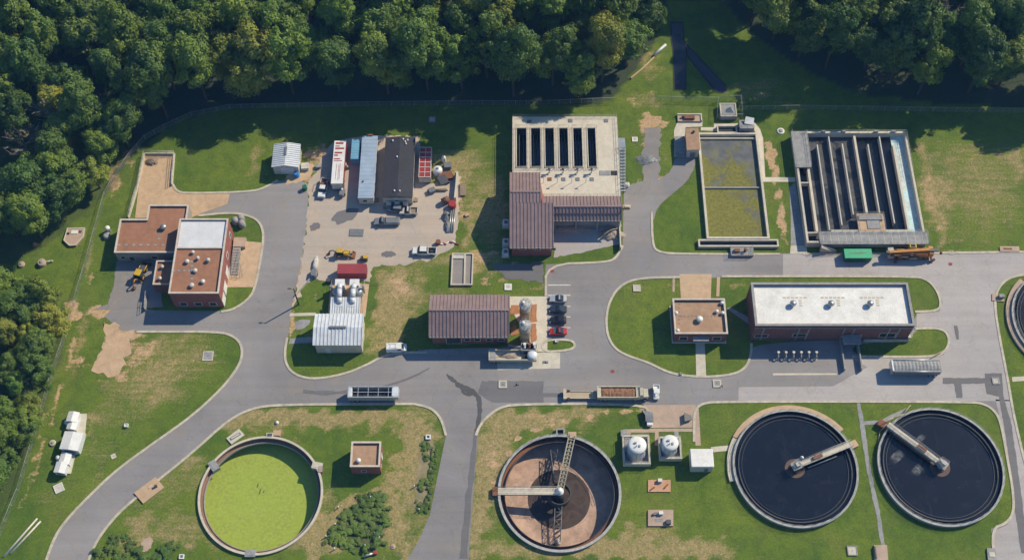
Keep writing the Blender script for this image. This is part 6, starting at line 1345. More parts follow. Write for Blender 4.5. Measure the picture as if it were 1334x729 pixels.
def round_lid(px, py, r, h, label, mat='conc', extra=None):
    c = P(px, py); root = thing('manhole', label, 'manhole', (c.x, c.y)); part('ring', MB().lathe([(r, 0), (r, h), (r * .85, h + .06)], 0, 0, 24), mat, root, True); part('lid', MB().lathe([(r * .6, h + .05), (r * .6, h + .12), (.05, h + .13)], 0, 0, 20), 'greyconc' if mat != 'greyconc' else 'conc', root, True)
    if extra: part('pipe', MB().path([(r * .5, .2, .5), (r + 1.0, .5, .6), (r + 1.6, .6, .4)], .16, 8), 'dirtywhite', root, True)
    return root
round_lid(1017, 171, .95, .15, 'white round manhole lid on grass between the two big basins', 'white')
round_lid(55.5, 343.5, .95, .9, 'round brown manhole with a white pipe on the far left lawn', 'pinkconc', 1)
round_lid(28.5, 345, .75, .5, 'round brown manhole at the wood edge, leftmost on the far left lawn', 'pinkconc')
round_lid(45.5, 318.5, .65, .3, 'small round rusty manhole, uppermost on the far left lawn', 'rust')
round_lid(69, 577, .7, .35, 'round pale manhole on grass close left of the white generator row', 'conc')
for i, (q, l_) in enumerate((((307.5, 290), 'grey round drum nearest the brick building wall, left of two others'), ((316, 294), 'lower right grey round drum behind the brick building'), ((315, 287), 'upper right grey round drum behind the brick building'))):
    c = P(*q); root = thing('concrete_drum', l_, 'drum', (c.x, c.y)); part('shell', MB().lathe([(.85, 0), (.85, 1.5), (.75, 1.58)], 0, 0, 20), 'greyconc', root, True); part('lid', MB().lathe([(.72, 1.57), (.7, 1.7), (.05, 1.74)], 0, 0, 20), 'wallgrey', root, True)
# octagonal slab on the left lawn
q = [PX(*p) for p in ((88.5, 298.5), (111.5, 298), (109.5, 310), (100, 321), (91, 321.5), (83.5, 314.5))]; c = P(97, 309); root = thing('lawn_slab', 'six-sided grey concrete slab with a white hatch on the far left lawn', 'slab', (c.x, c.y))
part('slab', MB().prism(q, 0, .55), 'pinkconc', root); part('curb', MB().ring(q, inset(q, .25), .553, .65), 'conc', root); part('lid', MB().box(c.x - .8, c.y + .6, .553, c.x + .8, c.y + 1.6, .7), 'white', root); part('grate', MB().box(c.x + 1.0, c.y + .9, .553, c.x + 1.7, c.y + 1.6, .62), 'dark', root); part('stain', MB().box(c.x - 1.9, c.y + .4, .553, c.x - 1.2, c.y + 1.0, .6), 'void', root)
# flat equipment pads
def pad(quad, h, mat, label, items=(), cat='slab'):
    q = [PX(*p) for p in quad]; c = (sum(p[0] for p in q) / 4, sum(p[1] for p in q) / 4); root = thing('equipment_pad', label, cat, c); part('slab', MB().prism(q, 0, h), mat, root)
    for nm, u, v, sx, sy, hh, mt, rz in items:
        x = q[0][0] * (1 - u) * (1 - v) + q[1][0] * u * (1 - v) + q[2][0] * u * v + q[3][0] * (1 - u) * v; y = q[0][1] * (1 - u) * (1 - v) + q[1][1] * u * (1 - v) + q[2][1] * u * v + q[3][1] * (1 - u) * v
        part(nm, MB().obox(x, y, h + .003, sx, sy, hh, rz), mt, root)
    return root
pad([(844, 625), (873.5, 625), (873.5, 640.5), (844, 640.5)], .25, 'salmon', 'orange-brown slab with a white box, upper of two pads below the domed vessels', [('box', .52, .12, .9, .7, .8, 'white', 0), ('valve', .2, .75, 1.1, .25, .3, 'rust', .6), ('valve', .8, .55, 1.2, .25, .3, 'rust', .8)])
pad([(844, 664), (877, 664), (877, 685), (844, 685)], .35, 'pinkconc', 'grey-brown slab with dark fittings, lower of two pads below the domed vessels', [('box', .5, .25, .9, .7, .7, 'white', 0), ('pump', .8, .8, 1.0, .9, .7, 'dark', 0), ('pump', .28, .28, .9, .5, .5, 'midgrey', .3), ('hatch', .45, .65, 1.6, .7, .05, 'greyconc', 0)])
pad([(175, 642), (203, 621.5), (214.5, 635), (187, 656)], .35, 'tanconc', 'bare tan concrete pad slanting beside the lower left road', [('valve', .78, .6, .6, .5, .6, 'dark', .5), ('hatch', .62, .35, .9, .3, .1, 'conc', .7)])
pad([(295, 571), (311.5, 558.5), (319, 566.5), (302, 579)], .3, 'conc', 'small slanting concrete frame with a dark slot beside the green tank', [('slot', .5, .5, 2.6, .7, .03, 'midgrey', .6), ('beam', .5, .5, 2.0, .25, .12, 'deck', .6)])
pad([(1302, 321.5), (1327, 321.5), (1328, 328), (1302.5, 328)], .3, 'pinkconc', 'low pinkish slab behind the kerb at the upper right', [('hatch', .4, .5, 2.0, .5, .05, 'rust', 0)])
pad([(1292, 383), (1307, 385), (1308, 393), (1292, 392)], .25, 'pinkconc', 'small slab with a dark box at the right island kerb', [('box', .75, .35, 1.2, .8, .8, 'greyconc', 0)])
pad([(1138, 710), (1155, 710), (1157, 735), (1139, 735)], .4, 'pinkconc', 'brownish slab at the foot of the grey footpath, cut by the lower edge', [('curb', .08, .4, .3, 2.6, .3, 'dark', 0)])
pad([(1285, 714), (1296, 714), (1299, 735), (1287, 735)], .4, 'greyconc', 'small grey slab at the lower right corner beside the road', [('lid', .5, .4, 1.2, 1.0, .1, 'conc', 0)])
# framed holding slab above the gabled building
q = [PX(*p) for p in ((589, 331), (617, 331), (615.5, 372.5), (587, 372.5))]; c = P(602, 352); root = thing('drying_bed', 'small pale-framed rectangular drying bed with grey floor above the gabled roof', 'bed', (c.x, c.y))
part('frame', MB().ring(q, inset(q, .3), 0, .6), 'conc', root); part('bed', MB().flat(inset(q, .3), .25), 'drive', root); xd = P(605.5, 352).x; part('divider', MB().box(xd - .2, c.y - 4.2, .1, xd + .2, c.y + 4.2, .58), 'conc', root); part('sump', MB().box(c.x - 2.5, c.y + 3.0, .26, xd - .3, c.y + 4.0, .5), 'wallwhite', root)
# forecourt boxes
c = P(843, 543); root = thing('skip_box', 'dark slate tarpaulin-covered skip on the forecourt by the domed vessels', 'skip', (c.x, c.y, .05)); part('bin', MB().add([(-1.1, 1.2, 0), (-.6, -1.4, 0), (1.2, -1.4, 0), (1.2, .8, 0), (-1.2, 1.3, 1.0), (-.5, -1.5, 1.2), (1.2, -1.5, 1.2), (1.2, .7, .9)], [(0, 1, 5, 4), (1, 2, 6, 5), (2, 3, 7, 6), (3, 0, 4, 7)]), 'dark', root, True); part('cover', MB().add([(-1.25, 1.35, 1.0), (-.55, -.1, 1.35), (1.25, -.3, 1.3), (1.25, .75, .92), (-.52, -1.55, 1.2), (1.25, -1.55, 1.2)], [(0, 1, 2, 3), (1, 4, 5, 2)]), 'midgrey', root, True)
c = P(846, 553); root = thing('chemical_box', 'small white box standing just below the dark forecourt skip', 'box', (c.x, c.y, .05)); part('case', MB().rbox(-.6, -.45, 0, .6, .45, .85, .06), 'white', root, True); part('lid', MB().rbox(-.64, -.49, .853, .64, .49, .98, .05), 'white', root, True)
c = P(895, 545); root = thing('tilt_skip', 'small dark wedge-shaped skip on the right of the forecourt', 'skip', (c.x, c.y, .05)); part('bin', MB().add([(-.6, -1, 0), (.6, -.6, 0), (.6, .6, 0), (-.6, 1, 0), (-.7, -1.1, 1), (1.0, -.5, .7), (.9, .5, .7), (-.7, 1.1, 1)], [(0, 1, 5, 4), (1, 2, 6, 5), (2, 3, 7, 6), (3, 0, 4, 7), (4, 5, 6, 7)]), 'dark', root, True); part('handle', MB().tube((-.75, -.7, .8), (-.75, .7, .8), .05, 6), 'steel', root, True)
# white generator row on the left lawn
q = [PX(*p) for p in ((104, 539), (113.5, 539), (111, 563), (112, 566), (106, 590), (98.5, 592), (92.5, 617), (77, 617), (84, 590), (90, 565))]; c = P(92, 578); root = thing('generator_set', 'row of white metal generator housings on a narrow concrete pad on the left lawn', 'generator', (c.x, c.y))
part('slab', MB().prism(q, 0, .3), 'conc', root)
def housing(cx_, cy_, lx, ly, h, rz=-.12, gable=True):
    a = P(cx_, cy_, h); o = part('housing', MB().obox(a.x, a.y, .303, lx, ly, h - .5, rz), 'ribwhite', root); mb = MB(); c_, s_ = math.cos(rz), math.sin(rz)
    def L(u, v, z): return (a.x + u * c_ - v * s_, a.y + u * s_ + v * c_, z)
    part('housing_roof', MB().add([L(-lx / 2 - .1, -ly / 2 - .1, h - .2), L(lx / 2 + .1, -ly / 2 - .1, h - .2), L(lx / 2 + .1, ly / 2 + .1, h - .2), L(-lx / 2 - .1, ly / 2 + .1, h - .2), L(0, -ly / 2 - .1, h + .2), L(0, ly / 2 + .1, h + .2)], [(0, 4, 5, 3), (4, 1, 2, 5), (0, 1, 4), (2, 3, 5), (3, 2, 1, 0)]), 'white', o)
    part('louvre', MB().obox(*L(0, -ly / 2 - .03, 0)[:2], .7, lx * .6, .05, h * .35, rz), 'midgrey', o)
housing(94.5, 542, 2.3, 2.2, 2.0); housing(94, 552, 2.0, 2.2, 1.8); housing(92.5, 573.5, 4.0, 4.0, 2.7); housing(84.5, 596, 2.2, 2.4, 1.9); housing(78.5, 608, 2.3, 2.3, 2.2)
for q in ((87, 550), (75.5, 596)): a = P(*q, 1); part('side_tank', MB().lathe([(.5, .05), (.5, 1.3), (.1, 1.45)], a.x, a.y, 14), 'ribwhite', root)
a = P(89, 600, .6); part('pump', MB().lathe([(.4, .3), (.4, .9), (.1, 1.0)], a.x, a.y, 12), 'tan', root)
# poles lying on the grass
for (a, b, l_) in (((5, 725), (49, 675), 'upper of two long white poles lying on grass in the lower left corner'), ((14, 721), (53.5, 678.5), 'lower of two long white poles lying on grass in the lower left corner')):
    u, v = P(*a), P(*b); solo('lying_pole', MB().tube((u.x, u.y, .2), (v.x, v.y, .2), .2, 8), 'dirtywhite', l_, 'pole')
# pump stand by the brick building
c = P(141, 304); root = thing('lawn_pump', 'white-capped grey pump stand on grass left of the brick building', 'pump', (c.x, c.y)); part('base', MB().lathe([(.9, 0), (.9, .7), (.5, .9)], -.1, -.9, 18), 'greyconc', root, True); part('motor', MB().lathe([(.6, 0), (.6, 1.5), (.35, 1.7)], .1, .6, 18), 'steel', root, True); part('cap', MB().lathe([(.62, 1.5), (.6, 1.75), (.2, 1.95)], .1, .6, 18), 'white', root, True)
# valve risers in front of the long building
for i, l_ in enumerate(('first', 'second', 'third', 'fourth', 'fifth', 'sixth')):
    c = P(1013 + i * 9.9, 468); root = thing('valve_riser', l_ + ' from left in the row of pale bent pipes before the long brick building', 'pipe', (c.x, c.y, .05))
    part('pipe', MB().path([(0, 2.2, 0), (0, 2.2, .9), (0, 1.7, 1.25), (0, .4, 1.25), (0, 0, .9), (0, 0, 0)], .17, 8), 'greyconc', root, True); part('flange', MB().lathe([(.32, .02), (.32, .14)], 0, 0, 12).lathe([(.32, .02), (.32, .14)], 0, 2.2, 12), 'dirtywhite', root, True)
    part('valve_wheel', MB().lathe([(.3, 1.7), (.34, 1.75), (.3, 1.8)], 0, 1.0, 12).tube((0, 1.0, 1.3), (0, 1.0, 1.75), .05, 6), 'dirtywhite', root, True)
    if i % 2 == 0: part('cross_pipe', MB().tube((-.8, 1.6, .8), (.9, 1.6, .8), .12, 8), 'greyconc', root, True)
# cones and bits on the road
for q, l_ in (((940, 502.5), 'small orange cone by the square manhole below the small brick building'), ((674, 500.5), 'small orange cone on the road right of the square manhole')):
    c = P(*q); root = thing('traffic_cone', l_, 'cone', (c.x, c.y, .05)); part('cone', MB().lathe([(.2, .05), (.04, .75)], 0, 0, 12), 'craneor', root, True); part('base', MB().box(-.28, -.28, 0, .28, .28, .05), 'black', root, True); part('stripe', MB().lathe([(.142, .33), (.105, .48)], 0, 0, 12), 'white', root, True)
c = P(1219, 463); root = thing('barrier_rail', 'short brown and white barrier rail at the kerb by the grey bulk trailer', 'barrier', (c.x, c.y, 0), .5); part('rail', MB().box(-1.6, -.1, .5, 1.6, .1, .75), 'pinkconc', root, True)
for x in (-1.3, 1.3): part('post', MB().box(x - .1, -.1, 0, x + .1, .1, .5), 'white', root, True)
c = P(705, 470); root = thing('fuel_pump', 'small grey fitting standing on the loading pad', 'fitting', (c.x + 1, c.y - .3, .07)); root.name = 'pad_fitting'; part('plate', MB().box(-.6, -.3, 0, .6, .3, .12), 'midgrey', root, True); part('cap', MB().lathe([(.2, .12), (.2, .3), (.05, .35)], .2, 0, 10), 'steel', root, True)
for i, (q, l_) in enumerate((((659, 293), 'topmost white condenser unit along the shaded left wall of the filter building'), ((659, 318), 'middle white condenser unit along the shaded left wall of the filter building'), ((658.5, 331), 'lowest white condenser unit along the shaded left wall of the filter building'))):
    c = P(*q); root = thing('condenser_unit', l_, 'air conditioner', (c.x, c.y)); part('case', MB().rbox(-.7, -.9, .1, .7, .9, 1.3, .08), 'white', root, True); part('fan_grille', MB().lathe([(.5, 1.31), (.5, 1.36), (.1, 1.38)], 0, 0, 16), 'midgrey', root, True); part('plinth', MB().box(-.9, -1.1, 0, .9, 1.1, .098), 'conc', root, True)
c = P(816, 242); root = thing('valve_box', 'white rounded box at the kerb corner of the filter building', 'box', (c.x, c.y)); part('case', MB().rbox(-.7, -.6, 0, .7, .6, .9, .2), 'white', root, True); part('lid', MB().rbox(-.5, -.4, .903, .5, .4, 1.0, .05), 'dirtywhite', root, True)
c = P(814, 270); root = thing('stone_block', 'tan block lying against the right wall of the filter building', 'block', (c.x + .4, c.y)); part('slab', MB().rbox(-1.0, -.5, 0, 1.0, .5, .5, .12), 'tanconc', root, True); part('cap', MB().rbox(-.6, -.35, .503, .7, .3, .7, .08), 'conc', root, True)
solo('debris_pile', MB().mound(*PX(796, 306), 3.2, 1.8, 1.1, .05), 'rubble', 'pale heap of broken rubble in the open bay of the filter building', 'rubble')
solo('debris_pile', MB().mound(*PX(742, 298), 5.5, 1.4, .5, .05), 'pinkconc', 'low brown heap along the back of the open bay of the filter building', 'rubble')
solo('debris_pile', MB().mound(*PX(842, 208), 2.6, 1.6, .5, .03), 'midgrey', 'dark heap of broken asphalt on the ruined spur road', 'rubble')
solo('debris_pile', MB().mound(*PX(198, 211), 1.7, 1.3, .9, .06), 'wood', 'brown earth heap at the top of the walled ramp', 'heap')
# ramp walls and stairs by the brick building
def lowwall(name, px, h, w_, mat, label, cat='wall', rail_=False, z0=0):
    pts = [PX(*p) for p in px]; L = []; Rr = []
    for i, p in enumerate(pts):
        a = Vector(pts[max(0, i - 1)]); b = Vector(pts[min(len(pts) - 1, i + 1)]); d = (b - a).normalized(); q = Vector((-d.y, d.x)) * w_ / 2; L.append(Vector(p) + q); Rr.append(Vector(p) - q)
    root = thing(name, label, cat, (*pts[len(pts) // 2], 0)); mb = MB()
    for i in range(len(pts) - 1): mb.prism([L[i], L[i + 1], Rr[i + 1], Rr[i]], z0, h)
    part('wall', mb, mat, root)
    if rail_: railing(root, pts, h, step=1.6, mat='dirtywhite', h=1.0, r=.05)
    return root
lowwall('ramp_wall', [(168, 285), (179, 248), (189, 201.5), (228, 201.5), (226, 222), (224.5, 242)], .7, .3, 'conc', 'pale low wall with white railing around the ramp above the brick building', rail_=True)
lowwall('retaining_wall', [(822, 103), (838, 90), (852, 76)], .6, .35, 'tanconc', 'low tan retaining wall slanting through the grass gap between the woods')
lowwall('yard_wall', [(593.5, 228.5), (596, 229), (595, 243), (593, 262)], 1.6, .5, 'conc', 'pale block wall along the right side of the junk corner')
lowwall('dock_wall', [(192, 384), (190, 405)], 1.0, .25, 'greyconc', 'short grey dock wall with railing beside the brick building annex', rail_=True)
u, v = P(852, 73), P(867, 60); solo('culvert_pipe', MB().tube((u.x, u.y, .5), (v.x, v.y, .5), .35, 12), 'ribwhite', 'pale blue-white pipe lying at the upper end of the retaining wall', 'pipe')
c = P(313, 318); root = thing('entrance_stair', 'brown concrete stair and ramp with grey rails on the right of the brick building', 'stair', (c.x, c.y))
a = rect((306, 312), (320, 324)); part('landing', MB().box(*a[:2], .065, a[2], a[3], 1.1), 'pinkconc', root); a2 = rect((305, 325), (318, 358)); mb = MB()
for i in range(10): yy = a2[3] - (a2[3] - a2[1]) * i / 10; mb.box(a2[0], yy - (a2[3] - a2[1]) / 10, .065, a2[0] + 1.7, yy - .003, 1.05 - .09 * i)
part('ramp', mb, 'wallgrey', root); railing(root, [(a2[0] + 1.8, a2[3]), (a2[0] + 1.8, a2[1])], .1, h=1.6, step=1.2); railing(root, [(a2[0] + .1, a2[3]), (a2[0] + .1, a2[1]), (a2[0] + 2.8, a2[1] - .5), (a2[0] + 2.8, a2[1] + 3)], .1, h=1.4, step=1.2)
# yard corner: drums, tanks, timber, pipes
def drum(px, py, mat, label, r=.45, h=1.1, lying=False, name='oil_drum', cat='drum'):
    c = P(px, py); root = thing(name, label, cat, (c.x, c.y, .04), random.random())
    if lying: part('shell', MB().tube((-h / 2, 0, r), (h / 2, 0, r), r, 16), mat, root, True); part('hoop', MB().tube((-.1, 0, r), (.1, 0, r), r * 1.05, 16), 'dark', root, True)
    else: part('shell', MB().lathe([(r, 0), (r, h), (r * .9, h + .02)], 0, 0, 18), mat, root, True); part('hoop', MB().lathe([(r, h * .3), (r * 1.06, h * .33), (r, h * .36)], 0, 0, 18), mat, root, True)
    return root
drum(387, 229.5, 'blue', 'bright blue barrel at the corner of the small white shed', .65, 1.3)
drum(397.5, 246.5, 'dkgreen', 'green bin standing at the yard entrance below the small shed', .6, 1.2, name='waste_bin', cat='bin')
drum(570.5, 217.5, 'rust', 'rusty drum at the bottom edge of the yard beside the red and white debris', .6, 1.0).location = (*PX(571, 317), .04)
drum(580.5, 263.5, 'rust', 'large dark brown drum lying in the junk corner', .85, 1.7, True)
drum(589.5, 269, 'redpaint', 'round red tank at the right edge of the junk corner', .95, 1.4)
drum(428, 367, 'dark', 'dark drum behind the bent duct plant', .5, 1.0)
drum(404, 214, 'dark', 'x', .3, .5) if False else None
def tote(px, py, label, s=1.3, h=1.5, mat='white', name='plastic_tank'):
    c = P(px, py); root = thing(name, label, 'tank', (c.x, c.y, .04), random.uniform(-.4, .4)); part('tank', MB().lathe([(s * .6, 0), (s * .62, h * .7), (s * .5, h * .9), (s * .2, h)], 0, 0, 20), mat, root, True); part('cap', MB().lathe([(s * .18, h * .98), (s * .18, h * 1.08), (.03, h * 1.1)], 0, 0, 12), 'greyconc', root, True); return root
tote(570.5, 225, 'large white plastic tank in the junk corner right of the caged container', 1.9, 1.9)
tote(578.5, 210, 'narrow white plastic tank at the top of the junk corner', .9, 2.0)
def stack(px, py, n, lx, ly, t, mat, label, rz=0, name='timber_stack', cat='timber'):
    c = P(px, py); root = thing(name, label, cat, (c.x, c.y, .04), rz)
    for k in range(n): part('board', MB().obox(random.uniform(-.2, .2), random.uniform(-.1, .1), .05 + k * (t + .003), lx, ly, t, random.uniform(-.08, .08)), mat, root, True)
    return root
stack(575, 247, 5, 2.9, .8, .16, 'tan', 'stack of tan boards in the middle of the junk corner', .05)
stack(581, 231, 4, 3.4, 2.2, .22, 'rust', 'rusty steel plates heaped at the top right of the junk corner', .2, 'plate_stack', 'plates')
stack(577, 237, 3, 2.2, 2.6, .3, 'dark', 'dark scrap heap between white tank and board stack', .5, 'scrap_heap', 'scrap')
stack(583, 218, 4, 1.8, 1.5, .3, 'midgrey', 'grey crates beside the narrow white plastic tank', .1, 'crate_stack', 'crates')
stack(603, 248, 4, 1.2, 3.6, .12, 'wood', 'weathered pallets leaning in the grass right of the block wall', .1, 'pallet_stack', 'pallets')
stack(562, 250, 2, 1.6, 1.3, .5, 'midgrey', 'grey covered crate on gravel at the left of the junk corner', .4, 'covered_crate', 'crate')
stack(608, 281, 2, .9, .8, .2, 'tanconc', 'small tan block lying in the dry grass right of the yard', .4, 'stone_block', 'block')
stack(398, 219, 2, 1.9, 1.7, .5, 'dirtywhite', 'pale box unit on the small pad beside the white shed', 0, 'meter_box', 'box')
stack(415, 218, 2, 1.3, 1.0, .4, 'greyconc', 'grey stone block between the small shed and the red trailer', .1, 'stone_block', 'block')
stack(465, 303.5, 1, 3.4, 2.0, .12, 'midgrey', 'dark steel road plate lying on the gravel yard', .05, 'road_plate', 'plate')
stack(451, 218.5, 3, .9, 1.0, .5, 'pinkconc', 'tan boxes stacked against the red trailer side', .1, 'box_stack', 'boxes')
c = P(582, 288); root = thing('covered_bundle', 'blue-grey tarpaulin bundle beside the long pipes in the yard', 'bundle', (c.x, c.y, .04), .05); part('tarpaulin', MB().mound(-.1, 1.3, .9, 1.6, 1.1).mound(.1, -1.6, .8, 1.9, .8), 'midgrey', root, True); part('strap', MB().box(-.9, 1.25, .02, .9, 1.35, 1.02), 'dark', root, True)
for i, (dx, l_) in enumerate(((0, 'left'), (2.6, 'middle'), (5.0, 'right'))):
    u, v = P(585 + dx, 303), P(588 + dx, 272); solo('long_pipe', MB().tube((u.x, u.y, .22), (v.x, v.y, .22), .17, 10), 'steel', l_ + ' one of three long grey pipes lying at the right yard edge', 'pipe')
c = P(585, 316.5); root = thing('barrier_pieces', 'broken red and white barrier pieces at the lower right yard edge', 'barrier', (c.x, c.y, .03))
for i in range(6): part('piece', MB().obox(-1.8 + i * .75, random.uniform(-.4, .4), .02, .9, .25, .25, random.uniform(-.8, .8)), ('white', 'redpaint')[i % 2], root, True)
c = P(411.5, 343); root = thing('white_skiff', 'white upturned boat-like tank at the left edge of the yard', 'boat', (c.x, c.y, .03), R(85)); part('hull', MB().loft([(-1.7, 0, .6, .35, .2), (-1.2, 0, .85, .6, .3), (.6, 0, .9, .6, .3), (1.9, 0, .5, .1, .05)]), 'dirtywhite', root, True); part('keel', MB().box(-1.3, -.04, .86, .7, .04, .98), 'white', root, True)
c = P(409.5, 358); root = thing('compressor', 'rounded dark grey compressor below the white boat-like tank', 'compressor', (c.x, c.y, .03), R(85)); part('cover', MB().rbox(-1.1, -.8, .3, 1.1, .8, 1.3, .3), 'midgrey', root, True); part('drawbar', MB().tube((1.1, 0, .45), (2.1, 0, .4), .06, 6), 'dark', root, True); wheels(root, (0,), 1.8, .32, wid=.2)
c = P(389, 396.5); root = thing('utility_pole', 'dark wooden pole standing alone on the grass left of the duct plant', 'pole', (c.x, c.y)); part('post', MB().tube((0, 0, 0), (0, 0, 7.5), .2, 10, .14), 'bark', root, True); part('lamp_arm', MB().tube((0, 0, 7.2), (-.9, .1, 7.5), .06, 6).obox(-1.1, .1, 7.4, .7, .3, .15), 'dark', root, True)
lowwall('garden_fence', [(386, 385), (397, 372), (404, 365)], .9, .12, 'dirtywhite', 'short white rail fence at the upper edge of the pole lawn')
# vault inside its own little fence
a = quad4((938, 135), (958.5, 134.5), (960, 152), (938, 152), 1.4); root = thing('concrete_vault', 'square grey concrete vault with a pointed hood behind the algae basin', 'vault', ((a[0] + a[2]) / 2, (a[1] + a[3]) / 2))
part('box', MB().box(a[0], a[1], 0, a[2], a[3], 1.4), 'greyconc', root); x_, y_ = (a[0] + a[2]) / 2 + .3, (a[1] + a[3]) / 2 - .3
part('curb', MB().ring(rpoly(*a), inset(rpoly(*a), .25), 1.403, 1.55), 'conc', root); part('hood', MB().add([(x_ - 1.1, y_ - .6, 1.4), (x_ + 1.1, y_ - .6, 1.4), (x_ + .8, y_ + .8, 1.4), (x_ - .9, y_ + .6, 1.4), (x_ + .2, y_ + .3, 2.7)], [(0, 1, 4), (1, 2, 4), (2, 3, 4), (3, 0, 4)]), 'dirtywhite', root)
# flat near-black strips with a thin dark rim, in the gap between the woods
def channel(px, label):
    q = [PX(*p) for p in px]; c = (sum(p[0] for p in q) / len(q), sum(p[1] for p in q) / len(q)); root = thing('dark_ground_strip', label, 'channel', c)
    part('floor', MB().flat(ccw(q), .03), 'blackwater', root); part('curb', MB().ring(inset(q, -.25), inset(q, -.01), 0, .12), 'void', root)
channel([(874.5, 30), (889, 30), (890.5, 52), (893.5, 64), (893, 116), (879, 117), (877.5, 64), (875, 52)], 'straight dark ground strip in the grass gap between the woods')
channel([(891.2, 52), (896, 60), (934, 101), (945, 111), (946.5, 118), (941, 121), (933, 119.5), (897, 75), (894.5, 66)], 'slanting dark ground strip with rounded end, right of the straight one')
# ------------------------------------------------------------------ fences
def fence(px, label, h=1.9, step=3.0, name='chain_link_fence'):
    pts = [PX(*p) for p in px]; root = thing(name, label, 'fence', (*pts[len(pts) // 2], 0)); rails = MB(); mesh = MB(); posts = []
    for a, b in zip(pts[:-1], pts[1:]):
        n = max(1, round(math.dist(a, b) / step)); rails.tube((*a, h), (*b, h), .035, 4); mesh.add([(*a, .05), (*b, .05), (*b, h), (*a, h)], [(0, 1, 2, 3)])
        for i in range(n): posts.append((a[0] + (b[0] - a[0]) * i / n, a[1] + (b[1] - a[1]) * i / n))
    posts.append(pts[-1])
    part('top_rail', rails, 'rail', root); part('wire_mesh', mesh, 'link', root)
    for p in posts[:95]: part('post', MB().tube((*p, 0), (*p, h + .1), .05, 5), 'rail', root)
    return root
fence([(97, 398), (112, 350), (125, 302), (138, 255), (150, 234), (170, 205), (190, 182), (215, 168)], 'grey chain-link fence between the left wood and the brick building lawn')
fence([(97, 398), (86, 440), (72, 480), (60, 520), (46, 570), (25, 640), (0, 700), (-10, 725)], 'chain-link fence running down the lower left beside the wood')
fence([(215, 168), (250, 152), (300, 142), (450, 139), (600, 137), (700, 137), (800, 133)], 'chain-link fence in the shade along the foot of the top wood')
fence([(845, 131), (890, 132), (936, 133)], 'short chain-link fence crossing the grass gap left of the concrete vault')
fence([(962, 144), (1040, 143), (1120, 144), (1230, 146), (1350, 147)], 'chain-link fence behind the aeration basin, right of the concrete vault')
fence([(934, 132), (964, 131), (966, 155), (933, 156), (934, 132)], 'square chain-link enclosure around the concrete vault', 2.2, 2.0)
# ------------------------------------------------------------------ trees
def crown_mesh(name, seed, rx, rz, zc, nclump, per, leaf, flat=.0, lobes=True):
    r = np.random.default_rng(seed); cl = []; tries = 0
    lobes = []
    while len(lobes) < (14 if rz > 7.95 else 9 if rx > 2 else 4):
        p = r.normal(size=3); p /= np.linalg.norm(p); p *= r.uniform(.3, 1) ** .6
        if p[2] > -.8: lobes.append((np.array([p[0] * rx * .62, p[1] * rx * .62, zc + p[2] * rz * .72]), rx * r.uniform(.3, .56)))
    while len(cl) < nclump and tries < 6000:
        tries += 1; lc, lr = lobes[r.integers(len(lobes))]; p = r.normal(size=3); p /= np.linalg.norm(p)
        if p[2] < -.5: continue
        c = lc + p * lr * r.uniform(.75, 1.12) * np.array([1.1, 1.1, .95])
        if c[2] < .3 * min(1, rx / 4): continue
        if all(np.linalg.norm(c - k[0]) > .6 * min(1, rx / 4.6) for k in cl): cl.append((c, r.uniform(.45, 1.0) ** 1.3 * 1.45 * rx / 4.6))
    V = []; T = []
    for c, cr in cl:
        n = 6 + int(per * (cr / 1.2) ** 2); d = r.normal(size=(n, 3)); d /= np.linalg.norm(d, axis=1)[:, None]; d[:, 2] = np.where(d[:, 2] < -.35, -d[:, 2], d[:, 2])
        pos = c + d * cr * r.uniform(.55, 1.12, size=(n, 1)) * np.array([1.1, 1.1, .8])
        cd = (pos - np.array([0, 0, zc])) / np.array([rx, rx, rz]); cd /= np.linalg.norm(cd, axis=1)[:, None] + 1e-6
        nr = d * .85 + cd * .4 + r.normal(size=(n, 3)) * .4 + np.array([0, 0, .1]); nr /= np.linalg.norm(nr, axis=1)[:, None]
        t = np.cross(nr, r.normal(size=(n, 3))); t /= np.linalg.norm(t, axis=1)[:, None]; b = np.cross(nr, t); s = leaf * r.uniform(.6, 1.35, size=(n, 1))
        q = np.stack([pos - t * s * .5, pos + b * s * .32, pos + t * s * .5, pos - b * s * .32], 1); V.append(q.reshape(-1, 3)); tone = np.clip(r.uniform(0, 1) * .6 + r.uniform(0, .5, size=n) - .15, 0, 1); T.append(np.repeat(tone, 4))
    V = np.concatenate(V); T = np.concatenate(T); n = len(V) // 4
    me = bpy.data.meshes.new(name); me.vertices.add(len(V)); me.vertices.foreach_set('co', V.ravel()); me.loops.add(n * 4); me.loops.foreach_set('vertex_index', np.arange(n * 4)); me.polygons.add(n); me.polygons.foreach_set('loop_start', np.arange(n) * 4); me.polygons.foreach_set('loop_total', np.full(n, 4)); me.update(); me.validate()
    a = me.attributes.new('tone', 'FLOAT_COLOR', 'POINT'); col = np.stack([T, T, T, np.ones_like(T)], 1); a.data.foreach_set('color', col.ravel()); return me
